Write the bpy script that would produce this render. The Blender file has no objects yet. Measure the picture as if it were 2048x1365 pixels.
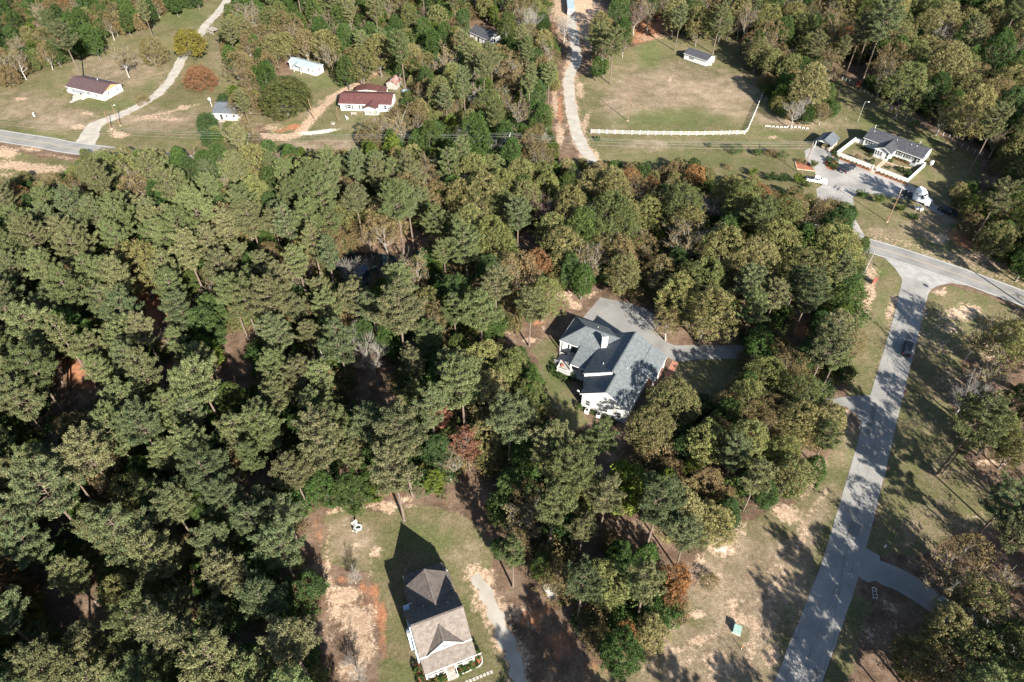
import bpy, math, random
import numpy as np
from mathutils import Vector, Matrix, noise as mnoise

random.seed(7)
rng = np.random.default_rng(7)
SC = bpy.context.scene
COL = SC.collection
PI = math.pi

# ------------------------------------------------------------------ camera
CAM_H = 109.0
cam_data = bpy.data.cameras.new("camera")
cam_data.sensor_width = 36.0
cam_data.lens = 24.0
cam_data.clip_start = 1.0
cam_data.clip_end = 6000.0
cam = bpy.data.objects.new("camera", cam_data)
COL.objects.link(cam)
cam.location = (0, 0, CAM_H)
cam.rotation_euler = (math.radians(45), 0, 0)
SC.camera = cam

# ------------------------------------------------------------------ light
SUN_AZ = math.radians(-64.5)      # direction towards the sun, counted from +X
SUN_EL = math.radians(28.0)
world = bpy.data.worlds.new("World")
SC.world = world
world.use_nodes = True
wn = world.node_tree
wn.nodes.clear()
sky = wn.nodes.new("ShaderNodeTexSky")
sky.sky_type = 'NISHITA'
sky.sun_disc = False
sky.sun_elevation = SUN_EL
sky.sun_rotation = PI / 2 - SUN_AZ
sky.altitude = 100
sky.air_density = 1.0
sky.dust_density = 0.6
bg = wn.nodes.new("ShaderNodeBackground")
bg.inputs[1].default_value = 0.064
wo = wn.nodes.new("ShaderNodeOutputWorld")
wn.links.new(sky.outputs[0], bg.inputs[0])
wn.links.new(bg.outputs[0], wo.inputs[0])

sun_data = bpy.data.lights.new("sun", 'SUN')
sun_data.energy = 5.0
sun_data.angle = math.radians(0.5)
sun_data.color = (1.0, 0.93, 0.82)
sun = bpy.data.objects.new("sun", sun_data)
COL.objects.link(sun)
sdir = Vector((math.cos(SUN_AZ) * math.cos(SUN_EL), math.sin(SUN_AZ) * math.cos(SUN_EL), math.sin(SUN_EL)))
sun.rotation_euler = sdir.to_track_quat('Z', 'Y').to_euler()
sun.location = sdir * 200

SC.view_settings.view_transform = 'Standard'
SC.view_settings.look = 'None'
SC.view_settings.gamma = 1.0
SC.view_settings.use_curve_mapping = False
SC.view_settings.exposure = 1.75
SC.cycles.max_bounces = 4
SC.cycles.diffuse_bounces = 2
SC.cycles.glossy_bounces = 2
SC.cycles.transmission_bounces = 3
SC.cycles.transparent_max_bounces = 4
SC.cycles.caustics_reflective = False
SC.cycles.caustics_refractive = False

# ------------------------------------------------------------------ survey: photo pixel (2048x1365) -> point of the ground plan
FPX = 1365.33
S2 = math.sqrt(0.5)


def P(px, py, z=0.0):
    a = (px - 1024) / FPX
    b = -(py - 682.5) / FPX
    d = (a, S2 + b * S2, -S2 + b * S2)
    t = (z - CAM_H) / d[2]
    return (a * t, d[1] * t)


def proj(x, y, z):
    z = z - CAM_H
    f = y * S2 - z * S2
    u = y * S2 + z * S2
    f = np.maximum(f, 1e-3) if isinstance(f, np.ndarray) else max(f, 1e-3)
    return 1024 + FPX * x / f, 682.5 - FPX * u / f


def PL(pts, z=0.0):
    return [P(x, y, z) for x, y in pts]
# ------------------------------------------------------------------ materials
def new_mat(name):
    m = bpy.data.materials.new(name)
    m.use_nodes = True
    nt = m.node_tree
    nt.nodes.clear()
    out = nt.nodes.new("ShaderNodeOutputMaterial")
    return m, nt, out


def nd(nt, kind, **kw):
    n = nt.nodes.new(kind)
    for k, v in kw.items():
        if k.startswith('i_'):
            key = k[2:]
            n.inputs[int(key) if key.isdigit() else key.replace('_', ' ')].default_value = v
        else:
            setattr(n, k, v)
    return n


def rgba(c, a=1.0):
    return (c[0], c[1], c[2], a)


def surf(name, c1, c2=None, scale=2.0, rough=0.8, metal=0.0, bump=0.0, bscale=20.0, spec=0.4, detail=6.0, c3=None, fine=None, stretch=None):
    """noise-mottled surface; c2 = second tone, fine=(scale, amount) adds small grain"""
    m, nt, out = new_mat(name)
    b = nd(nt, "ShaderNodeBsdfPrincipled")
    b.inputs['Roughness'].default_value = rough
    b.inputs['Metallic'].default_value = metal
    b.inputs['Specular IOR Level'].default_value = spec
    nt.links.new(b.outputs[0], out.inputs[0])
    tc = nd(nt, "ShaderNodeTexCoord")
    src = tc.outputs['Object']
    if stretch:
        mp = nd(nt, "ShaderNodeMapping")
        mp.inputs['Scale'].default_value = stretch
        nt.links.new(src, mp.inputs[0])
        src = mp.outputs[0]
    if c2 is None:
        c2 = tuple(v * 0.8 for v in c1)
    n = nd(nt, "ShaderNodeTexNoise")
    n.inputs['Scale'].default_value = scale
    n.inputs['Detail'].default_value = detail
    nt.links.new(src, n.inputs['Vector'])
    r = nd(nt, "ShaderNodeValToRGB")
    r.color_ramp.elements[0].position = 0.35
    r.color_ramp.elements[0].color = rgba(c2)
    r.color_ramp.elements[1].position = 0.62
    r.color_ramp.elements[1].color = rgba(c1)
    if c3:
        e = r.color_ramp.elements.new(0.8)
        e.color = rgba(c3)
    nt.links.new(n.outputs[0], r.inputs[0])
    col = r.outputs[0]
    if fine:
        n2 = nd(nt, "ShaderNodeTexNoise")
        n2.inputs['Scale'].default_value = fine[0]
        n2.inputs['Detail'].default_value = 2.0
        nt.links.new(src, n2.inputs['Vector'])
        mr = nd(nt, "ShaderNodeMapRange")
        mr.inputs[1].default_value = 0.3
        mr.inputs[2].default_value = 0.7
        mr.inputs[3].default_value = 1.0 - fine[1]
        mr.inputs[4].default_value = 1.0 + fine[1]
        nt.links.new(n2.outputs[0], mr.inputs[0])
        vm = nd(nt, "ShaderNodeVectorMath", operation='SCALE')
        nt.links.new(col, vm.inputs[0])
        nt.links.new(mr.outputs[0], vm.inputs['Scale'])
        col = vm.outputs[0]
    nt.links.new(col, b.inputs['Base Color'])
    if bump > 0:
        nb = nd(nt, "ShaderNodeTexNoise")
        nb.inputs['Scale'].default_value = bscale
        nb.inputs['Detail'].default_value = 4.0
        nt.links.new(src, nb.inputs['Vector'])
        bp = nd(nt, "ShaderNodeBump")
        bp.inputs['Strength'].default_value = 1.0
        bp.inputs['Distance'].default_value = bump
        nt.links.new(nb.outputs[0], bp.inputs['Height'])
        nt.links.new(bp.outputs[0], b.inputs['Normal'])
    return m


def ribbed(name, c1, c2, period=0.4, axis='X', rough=0.45, metal=0.3):
    """sheet metal: fine standing ribs as bump, faded and stained colour"""
    m = surf(name, c1, c2, scale=0.9, rough=rough, metal=metal, fine=(9.0, 0.12))
    nt = m.node_tree
    b = [n for n in nt.nodes if n.type == 'BSDF_PRINCIPLED'][0]
    tc = [n for n in nt.nodes if n.type == 'TEX_COORD'][0]
    w = nd(nt, "ShaderNodeTexWave", wave_type='BANDS', bands_direction=axis)
    w.inputs['Scale'].default_value = 0.314 / period
    nt.links.new(tc.outputs['Object'], w.inputs['Vector'])
    bp = nd(nt, "ShaderNodeBump")
    bp.inputs['Distance'].default_value = 0.05
    nt.links.new(w.outputs[0], bp.inputs['Height'])
    nt.links.new(bp.outputs[0], b.inputs['Normal'])
    return m


def glass_mat(name, c, rough=0.08):
    m, nt, out = new_mat(name)
    b = nd(nt, "ShaderNodeBsdfPrincipled")
    b.inputs['Base Color'].default_value = rgba(c)
    b.inputs['Roughness'].default_value = rough
    b.inputs['Specular IOR Level'].default_value = 0.8
    nt.links.new(b.outputs[0], out.inputs[0])
    return m


def leaf_mat(name, cols, transl=0.25, rnd=0.25):
    """foliage: one tone per tree (Object Info Random), another per clump ('tone' on the mesh)"""
    m, nt, out = new_mat(name)
    oi = nd(nt, "ShaderNodeObjectInfo")
    r = nd(nt, "ShaderNodeValToRGB")
    els = r.color_ramp.elements
    n = len(cols)
    els[0].position = 0.0
    els[0].color = rgba(cols[0])
    els[1].position = 1.0
    els[1].color = rgba(cols[-1])
    for i in range(1, n - 1):
        e = els.new(i / (n - 1))
        e.color = rgba(cols[i])
    at = nd(nt, "ShaderNodeAttribute")
    at.attribute_name = 'tone'
    # per clump shift along the ramp
    ad = nd(nt, "ShaderNodeMath", operation='MULTIPLY_ADD')
    ad.inputs[1].default_value = rnd
    nt.links.new(at.outputs['Fac'], ad.inputs[0])
    sb = nd(nt, "ShaderNodeMath", operation='SUBTRACT')
    sb.inputs[1].default_value = rnd * 0.5
    nt.links.new(oi.outputs['Random'], sb.inputs[0])
    nt.links.new(sb.outputs[0], ad.inputs[2])
    nt.links.new(ad.outputs[0], r.inputs[0])
    mr = nd(nt, "ShaderNodeMapRange")
    mr.inputs[3].default_value = 0.5
    mr.inputs[4].default_value = 1.55
    nt.links.new(at.outputs['Fac'], mr.inputs[0])
    # brightness also differs from tree to tree
    mo = nd(nt, "ShaderNodeMath", operation='MULTIPLY')
    mo.inputs[1].default_value = 7.31
    nt.links.new(oi.outputs['Random'], mo.inputs[0])
    fr = nd(nt, "ShaderNodeMath", operation='FRACT')
    nt.links.new(mo.outputs[0], fr.inputs[0])
    mr2 = nd(nt, "ShaderNodeMapRange")
    mr2.inputs[3].default_value = 0.82
    mr2.inputs[4].default_value = 1.22
    nt.links.new(fr.outputs[0], mr2.inputs[0])
    mm = nd(nt, "ShaderNodeMath", operation='MULTIPLY')
    nt.links.new(mr.outputs[0], mm.inputs[0])
    nt.links.new(mr2.outputs[0], mm.inputs[1])
    vm = nd(nt, "ShaderNodeVectorMath", operation='SCALE')
    nt.links.new(r.outputs[0], vm.inputs[0])
    nt.links.new(mm.outputs[0], vm.inputs['Scale'])
    d = nd(nt, "ShaderNodeBsdfDiffuse")
    t = nd(nt, "ShaderNodeBsdfTranslucent")
    nt.links.new(vm.outputs[0], d.inputs[0])
    nt.links.new(vm.outputs[0], t.inputs[0])
    mx = nd(nt, "ShaderNodeMixShader")
    mx.inputs[0].default_value = transl
    nt.links.new(d.outputs[0], mx.inputs[1])
    nt.links.new(t.outputs[0], mx.inputs[2])
    nt.links.new(mx.outputs[0], out.inputs[0])
    return m


# ------------------------------------------------------------------ mesh building
class MB:
    def __init__(self):
        self.v = []
        self.f = []

    def add(self, vs, fs):
        o = len(self.v)
        self.v += [tuple(p) for p in vs]
        self.f += [tuple(i + o for i in f) for f in fs]
        return self

    def box(self, x0, y0, z0, x1, y1, z1):
        x0, x1 = min(x0, x1), max(x0, x1)
        y0, y1 = min(y0, y1), max(y0, y1)
        z0, z1 = min(z0, z1), max(z0, z1)
        vs = [(x0, y0, z0), (x1, y0, z0), (x1, y1, z0), (x0, y1, z0), (x0, y0, z1), (x1, y0, z1), (x1, y1, z1), (x0, y1, z1)]
        return self.add(vs, [(0, 3, 2, 1), (4, 5, 6, 7), (0, 1, 5, 4), (1, 2, 6, 5), (2, 3, 7, 6), (3, 0, 4, 7)])

    def beam(self, a, b, w=0.1, h=None, up=(0, 0, 1)):
        """rectangular bar from a to b"""
        h = h or w
        a = Vector(a)
        b = Vector(b)
        d = (b - a).normalized()
        u = Vector(up)
        if abs(d.dot(u)) > 0.98:
            u = Vector((1, 0, 0))
        s = d.cross(u).normalized() * (w / 2)
        t = s.normalized().cross(d).normalized() * (h / 2)
        vs = [a - s - t, a + s - t, a + s + t, a - s + t, b - s - t, b + s - t, b + s + t, b - s + t]
        return self.add(vs, [(0, 3, 2, 1), (4, 5, 6, 7), (0, 1, 5, 4), (1, 2, 6, 5), (2, 3, 7, 6), (3, 0, 4, 7)])

    def tube(self, pts, rad, n=6, cap=True):
        pts = [Vector(p) for p in pts]
        if not isinstance(rad, (list, tuple)):
            rad = [rad] * len(pts)
        rings = []
        for i, p in enumerate(pts):
            if i == 0:
                d = pts[1] - p
            elif i == len(pts) - 1:
                d = p - pts[i - 1]
            else:
                d = pts[i + 1] - pts[i - 1]
            d.normalize()
            u = Vector((0, 0, 1)) if abs(d.z) < 0.95 else Vector((1, 0, 0))
            s = d.cross(u).normalized()
            t = s.cross(d).normalized()
            rings.append([p + (s * math.cos(2 * PI * k / n) + t * math.sin(2 * PI * k / n)) * rad[i] for k in range(n)])
        vs = [q for r in rings for q in r]
        fs = []
        for i in range(len(pts) - 1):
            for k in range(n):
                a = i * n + k
                b = i * n + (k + 1) % n
                fs.append((a, b, b + n, a + n))
        if cap:
            fs.append(tuple(range(n - 1, -1, -1)))
            fs.append(tuple(range((len(pts) - 1) * n, len(pts) * n)))
        return self.add(vs, fs)

    def slab(self, pts, t=0.12):
        """flat polygon (top face given) with vertical thickness t below"""
        n = len(pts)
        top = [tuple(p) for p in pts]
        bot = [(p[0], p[1], p[2] - t) for p in pts]
        fs = [tuple(range(n)), tuple(range(2 * n - 1, n - 1, -1))]
        for i in range(n):
            j = (i + 1) % n
            fs.append((i, i + n, j + n, j))
        return self.add(top + bot, fs)

    def prism_x(self, prof, x0, x1):
        """profile of (y,z) points pushed from x0 to x1"""
        n = len(prof)
        vs = [(x0, p[0], p[1]) for p in prof] + [(x1, p[0], p[1]) for p in prof]
        fs = [tuple(range(n - 1, -1, -1)), tuple(range(n, 2 * n))]
        for i in range(n):
            j = (i + 1) % n
            fs.append((i, j, j + n, i + n))
        return self.add(vs, fs)

    def prism_y(self, prof, y0, y1):
        n = len(prof)
        vs = [(p[0], y0, p[1]) for p in prof] + [(p[0], y1, p[1]) for p in prof]
        fs = [tuple(range(n)), tuple(range(2 * n - 1, n - 1, -1))]
        for i in range(n):
            j = (i + 1) % n
            fs.append((i, i + n, j + n, j))
        return self.add(vs, fs)

    def ball(self, c, r, nu=10, nv=7, sq=(1, 1, 1), jit=0.0):
        vs = [(c[0], c[1], c[2] + r * sq[2])]
        for j in range(1, nv):
            th = PI * j / nv
            for i in range(nu):
                ph = 2 * PI * i / nu
                k = 1 + random.uniform(-jit, jit)
                vs.append((c[0] + r * k * sq[0] * math.sin(th) * math.cos(ph), c[1] + r * k * sq[1] * math.sin(th) * math.sin(ph), c[2] + r * k * sq[2] * math.cos(th)))
        vs.append((c[0], c[1], c[2] - r * sq[2]))
        fs = []
        for i in range(nu):
            fs.append((0, 1 + i, 1 + (i + 1) % nu))
        for j in range(nv - 2):
            for i in range(nu):
                a = 1 + j * nu + i
                b = 1 + j * nu + (i + 1) % nu
                fs.append((a, a + nu, b + nu, b))
        last = len(vs) - 1
        for i in range(nu):
            fs.append((last, 1 + (nv - 2) * nu + (i + 1) % nu, 1 + (nv - 2) * nu + i))
        return self.add(vs, fs)

    def build(self, name, mat, parent=None, smooth=False, bevel=0.0):
        me = bpy.data.meshes.new(name)
        me.from_pydata(self.v, [], self.f)
        me.materials.append(mat)
        me.validate()
        if smooth:
            me.polygons.foreach_set('use_smooth', [True] * len(me.polygons))
        me.update()
        ob = bpy.data.objects.new(name, me)
        COL.objects.link(ob)
        if parent:
            ob.parent = parent
        if bevel:
            bv = ob.modifiers.new("b", 'BEVEL')
            bv.width = bevel
            bv.segments = 2
        return ob


def tag(o, label=None, cat=None, group=None, kind=None):
    if label:
        o['label'] = label
    if cat:
        o['category'] = cat
    if group:
        o['group'] = group
    if kind:
        o['kind'] = kind
    return o


def empty(name, loc, rz=0.0, label=None, cat=None, group=None):
    o = bpy.data.objects.new(name, None)
    o.empty_display_size = 0.5
    COL.objects.link(o)
    o.location = (loc[0], loc[1], loc[2] if len(loc) > 2 else 0.0)
    o.rotation_euler = (0, 0, rz)
    return tag(o, label, cat, group)


def copy_tree(o, loc=None, rz=None, label=None, scale=None):
    c = o.copy()
    COL.objects.link(c)
    for ch in o.children:
        d = ch.copy()
        COL.objects.link(d)
        d.parent = c
        for g in ch.children:
            e = g.copy()
            COL.objects.link(e)
            e.parent = d
    if loc is not None:
        c.location = (loc[0], loc[1], loc[2] if len(loc) > 2 else 0.0)
    if rz is not None:
        c.rotation_euler = (0, 0, rz)
    if label:
        c['label'] = label
    if scale:
        c.scale = scale if isinstance(scale, (list, tuple)) else (scale,) * 3
    return c


# ------------------------------------------------------------------ 2-D helpers
def inside(px, py, poly):
    """vectorised point in polygon"""
    px = np.asarray(px, dtype=float)
    py = np.asarray(py, dtype=float)
    r = np.zeros(px.shape, bool)
    n = len(poly)
    for i in range(n):
        x0, y0 = poly[i]
        x1, y1 = poly[(i + 1) % n]
        if y0 == y1:
            continue
        c = ((y0 > py) != (y1 > py)) & (px < (x1 - x0) * (py - y0) / (y1 - y0) + x0)
        r ^= c
    return r


def in_poly(x, y, poly):
    r = False
    n = len(poly)
    j = n - 1
    for i in range(n):
        xi, yi = poly[i]
        xj, yj = poly[j]
        if (yi > y) != (yj > y) and x < (xj - xi) * (y - yi) / (yj - yi) + xi:
            r = not r
        j = i
    return r


def smooth_line(pts, step=1.5):
    """Catmull-Rom through 2-D points, resampled"""
    P_ = [Vector(p) for p in pts]
    P_ = [P_[0] * 2 - P_[1]] + P_ + [P_[-1] * 2 - P_[-2]]
    out = []
    for i in range(1, len(P_) - 2):
        a, b, c, d = P_[i - 1:i + 3]
        n = max(2, int((c - b).length / step))
        for k in range(n):
            t = k / n
            out.append(0.5 * ((2 * b) + (c - a) * t + (2 * a - 5 * b + 4 * c - d) * t * t + (3 * b - a - 3 * c + d) * t ** 3))
    out.append(P_[-2])
    return out


def strip(name, line, width, z, mat, ragged=0.0, off=0.0, thick=0.0, parent=None, dash=None):
    """ribbon along a 2-D line; width may be a function of 0..1"""
    vs, fs = [], []
    n = len(line)
    for i, p in enumerate(line):
        d = (line[min(i + 1, n - 1)] - line[max(i - 1, 0)]).normalized()
        s = Vector((-d.y, d.x))
        w = (width(i / (n - 1)) if callable(width) else width) / 2
        a = w + ragged * mnoise.noise((p.x * 0.7, p.y * 0.7, 1.3)) + ragged * 0.5 * mnoise.noise((p.x * 2.1, p.y * 2.1, 5))
        b = w + ragged * mnoise.noise((p.x * 0.7, p.y * 0.7, 9.3)) + ragged * 0.5 * mnoise.noise((p.x * 2.1, p.y * 2.1, 8))
        c = p + s * off
        vs.append((c.x + s.x * a, c.y + s.y * a, z))
        vs.append((c.x - s.x * b, c.y - s.y * b, z))
    for i in range(n - 1):
        if dash and (i // dash) % 2:
            continue
        fs.append((2 * i, 2 * i + 1, 2 * i + 3, 2 * i + 2))
    mb = MB().add(vs, fs)
    return mb.build(name, mat, parent)
# ------------------------------------------------------------------ ground: one sheet to the horizon, with surveyed cover
def axis(lo, hi, st, far):
    a = [-far, -far * 0.5, -far * 0.25] if lo < 0 else [-far, -far * 0.4, -200, -60]
    return np.array(a + list(np.arange(lo, hi, st)) + [far * 0.25, far * 0.5, far])


gx = np.array([-4000, -2000, -1000, -500, -340] + list(np.arange(-262, 262, 0.7)) + [340, 500, 1000, 2000, 4000], dtype=float)
gy = np.array([-4000, -2000, -800, -300, -100, -20] + list(np.arange(26, 130, 0.45)) + list(np.arange(130, 345, 0.9)) + [380, 500, 900, 2000, 4000], dtype=float)
GX, GY = np.meshgrid(gx, gy)
gpx, gpy = proj(GX, GY, np.zeros_like(GX))
behind = (GY * S2 + CAM_H * S2) < 5
gpx = np.where(behind, -9999, gpx)
# ragged borders: survey lines are looked up with a small wobble
wob = np.zeros_like(GX)
wob2 = np.zeros_like(GX)
for k in range(7):
    fx, fy, ph = rng.uniform(0.15, 1.3), rng.uniform(0.15, 1.3), rng.uniform(0, 6.28)
    wob += np.sin(GX * fx + GY * fy * rng.choice([-1, 1]) + ph) / 7
    fx, fy, ph = rng.uniform(0.15, 1.3), rng.uniform(0.15, 1.3), rng.uniform(0, 6.28)
    wob2 += np.sin(GX * fx - GY * fy * rng.choice([-1, 1]) + ph) / 7
WX, WY = GX + wob * 1.4, GY + wob2 * 1.4


def blur(a, n=1):
    for _ in range(n):
        b = a.copy()
        b[1:-1, 1:-1] = (a[1:-1, 1:-1] * 4 + a[:-2, 1:-1] * 2 + a[2:, 1:-1] * 2 + a[1:-1, :-2] * 2 + a[1:-1, 2:] * 2 +
                         a[:-2, :-2] + a[2:, 2:] + a[:-2, 2:] + a[2:, :-2]) / 16
        a = b
    return a


def region(polys, wobble=True):
    X, Y = (WX, WY) if wobble else (GX, GY)
    m = np.zeros(GX.shape, bool)
    for p in polys:
        q = PL(p)
        xs = [a[0] for a in q]
        ys = [a[1] for a in q]
        sel = (X > min(xs) - 1) & (X < max(xs) + 1) & (Y > min(ys) - 1) & (Y < max(ys) + 1)
        idx = np.nonzero(sel)
        if len(idx[0]):
            r = inside(X[idx], Y[idx], q)
            m[idx] |= r
    return m.astype(float)


def blobs(lst):
    """(px, py, rx, ry, strength[, tilt deg]) in survey pixels"""
    m = np.zeros(GX.shape)
    for b in lst:
        cx, cy, rx, ry, s = b[:5]
        a = math.radians(b[5]) if len(b) > 5 else 0
        dx, dy = gpx - cx, gpy - cy
        u = (dx * math.cos(a) + dy * math.sin(a)) / rx
        v = (-dx * math.sin(a) + dy * math.cos(a)) / ry
        d = np.sqrt(u * u + v * v) + wob * 0.35
        m = np.maximum(m, s * np.clip(1.35 - d, 0, 1))
    return m


def along(lst):
    """([(px,py)..], width m, strength)"""
    m = np.zeros(GX.shape)
    for pts, w, s in lst:
        q = PL(pts)
        for (x0, y0), (x1, y1) in zip(q[:-1], q[1:]):
            L2 = (x1 - x0) ** 2 + (y1 - y0) ** 2 + 1e-6
            t = np.clip(((WX - x0) * (x1 - x0) + (WY - y0) * (y1 - y0)) / L2, 0, 1)
            d = np.hypot(WX - x0 - t * (x1 - x0), WY - y0 - t * (y1 - y0))
            m = np.maximum(m, s * np.clip(1.5 - d / (w / 2), 0, 1))
    return m


GRASS = [
    [(-80, 130), (0, 150), (150, 95), (215, 62), (300, 38), (330, 5), (440, 0), (470, 60), (520, 150), (520, 250), (470, 300), (300, 305), (185, 300), (60, 275), (-80, 262)],
    [(-80, 300), (0, 300), (110, 318), (160, 322), (160, 370), (-80, 380)],
    [(520, 240), (600, 120), (700, 100), (770, 120), (840, 180), (830, 240), (760, 330), (560, 300)],
    [(1175, 330), (1155, 250), (1150, 160), (1215, 110), (1290, 85), (1380, 60), (1480, 62), (1560, 130), (1640, 190), (1690, 150), (1760, 190), (1850, 255),
     (1960, 320), (1960, 400), (1930, 430), (1960, 480), (2100, 545), (2100, 640), (1990, 590), (1740, 500), (1600, 450), (1420, 400), (1200, 385)],
    [(1735, 500), (1800, 530), (1806, 562), (1800, 590), (1760, 740), (1745, 800), (1700, 800), (1690, 740), (1700, 600)],
    [(1690, 850), (1730, 860), (1632, 1180), (1550, 1365), (1500, 1460), (1430, 1460), (1200, 1460), (1180, 1330), (1280, 1300), (1380, 1180), (1440, 1060), (1600, 1000)],
    [(1860, 585), (1900, 570), (1990, 600), (2060, 640), (2060, 700), (1930, 720), (1900, 800), (1900, 880), (1960, 960), (2060, 980), (2060, 1060), (1900, 1060), (1840, 1110), (1735, 1110), (1770, 930), (1830, 690)],
    [(1700, 1180), (1740, 1200), (1720, 1300), (1680, 1400), (1650, 1365)],
    [(1060, 690), (1110, 670), (1125, 740), (1180, 850), (1140, 870), (1090, 820), (1075, 720)],
    [(1345, 715), (1400, 700), (1500, 700), (1520, 800), (1420, 880), (1300, 880), (1300, 820)],
    [(690, 1010), (760, 1025), (860, 1005), (930, 1030), (985, 1080), (985, 1140), (950, 1160), (985, 1230), (1030, 1400), (760, 1400), (770, 1220), (740, 1150), (650, 1120), (650, 1030)],
]
DRY = [(1500, 1180, 140, 120, 1), (1420, 1330, 160, 60, 1), (1610, 1080, 30, 120, .9, 25), (1560, 1220, 30, 140, .9, 25), (1700, 880, 20, 60, .8, 20), (60, 215, 90, 40, .6), (330, 240, 120, 25, .8), (120, 240, 90, 30, .8), (240, 140, 110, 40, .7), (440, 110, 40, 60, .4), (460, 240, 80, 40, .6), (650, 290, 90, 14, .9), (620, 235, 30, 16, .5),
       (1320, 180, 130, 60, .9), (1250, 215, 60, 50, .8), (1440, 190, 90, 50, .9), (1480, 225, 60, 20, .6), (1600, 240, 90, 25, .9), (1300, 292, 60, 18, .6), (1770, 215, 50, 12, .5),
       (1870, 430, 60, 40, .7), (1800, 460, 70, 25, .5), (1760, 470, 40, 20, .5), (1960, 520, 70, 22, .8), (1500, 1130, 120, 80, .85), (1400, 1300, 130, 60, .9), (1700, 250, 40, 10, .5),
       (700, 1080, 60, 60, .7), (930, 1110, 50, 30, .6), (700, 1200, 60, 120, .5), (1870, 1050, 60, 60, .5), (830, 1040, 100, 30, .35), (1720, 320, 30, 20, .6), (1780, 340, 40, 20, .6), (1740, 560, 25, 60, .6),
       (1655, 1000, 14, 60, .6, 20), (1600, 1150, 14, 90, .7, 25)]
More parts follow.
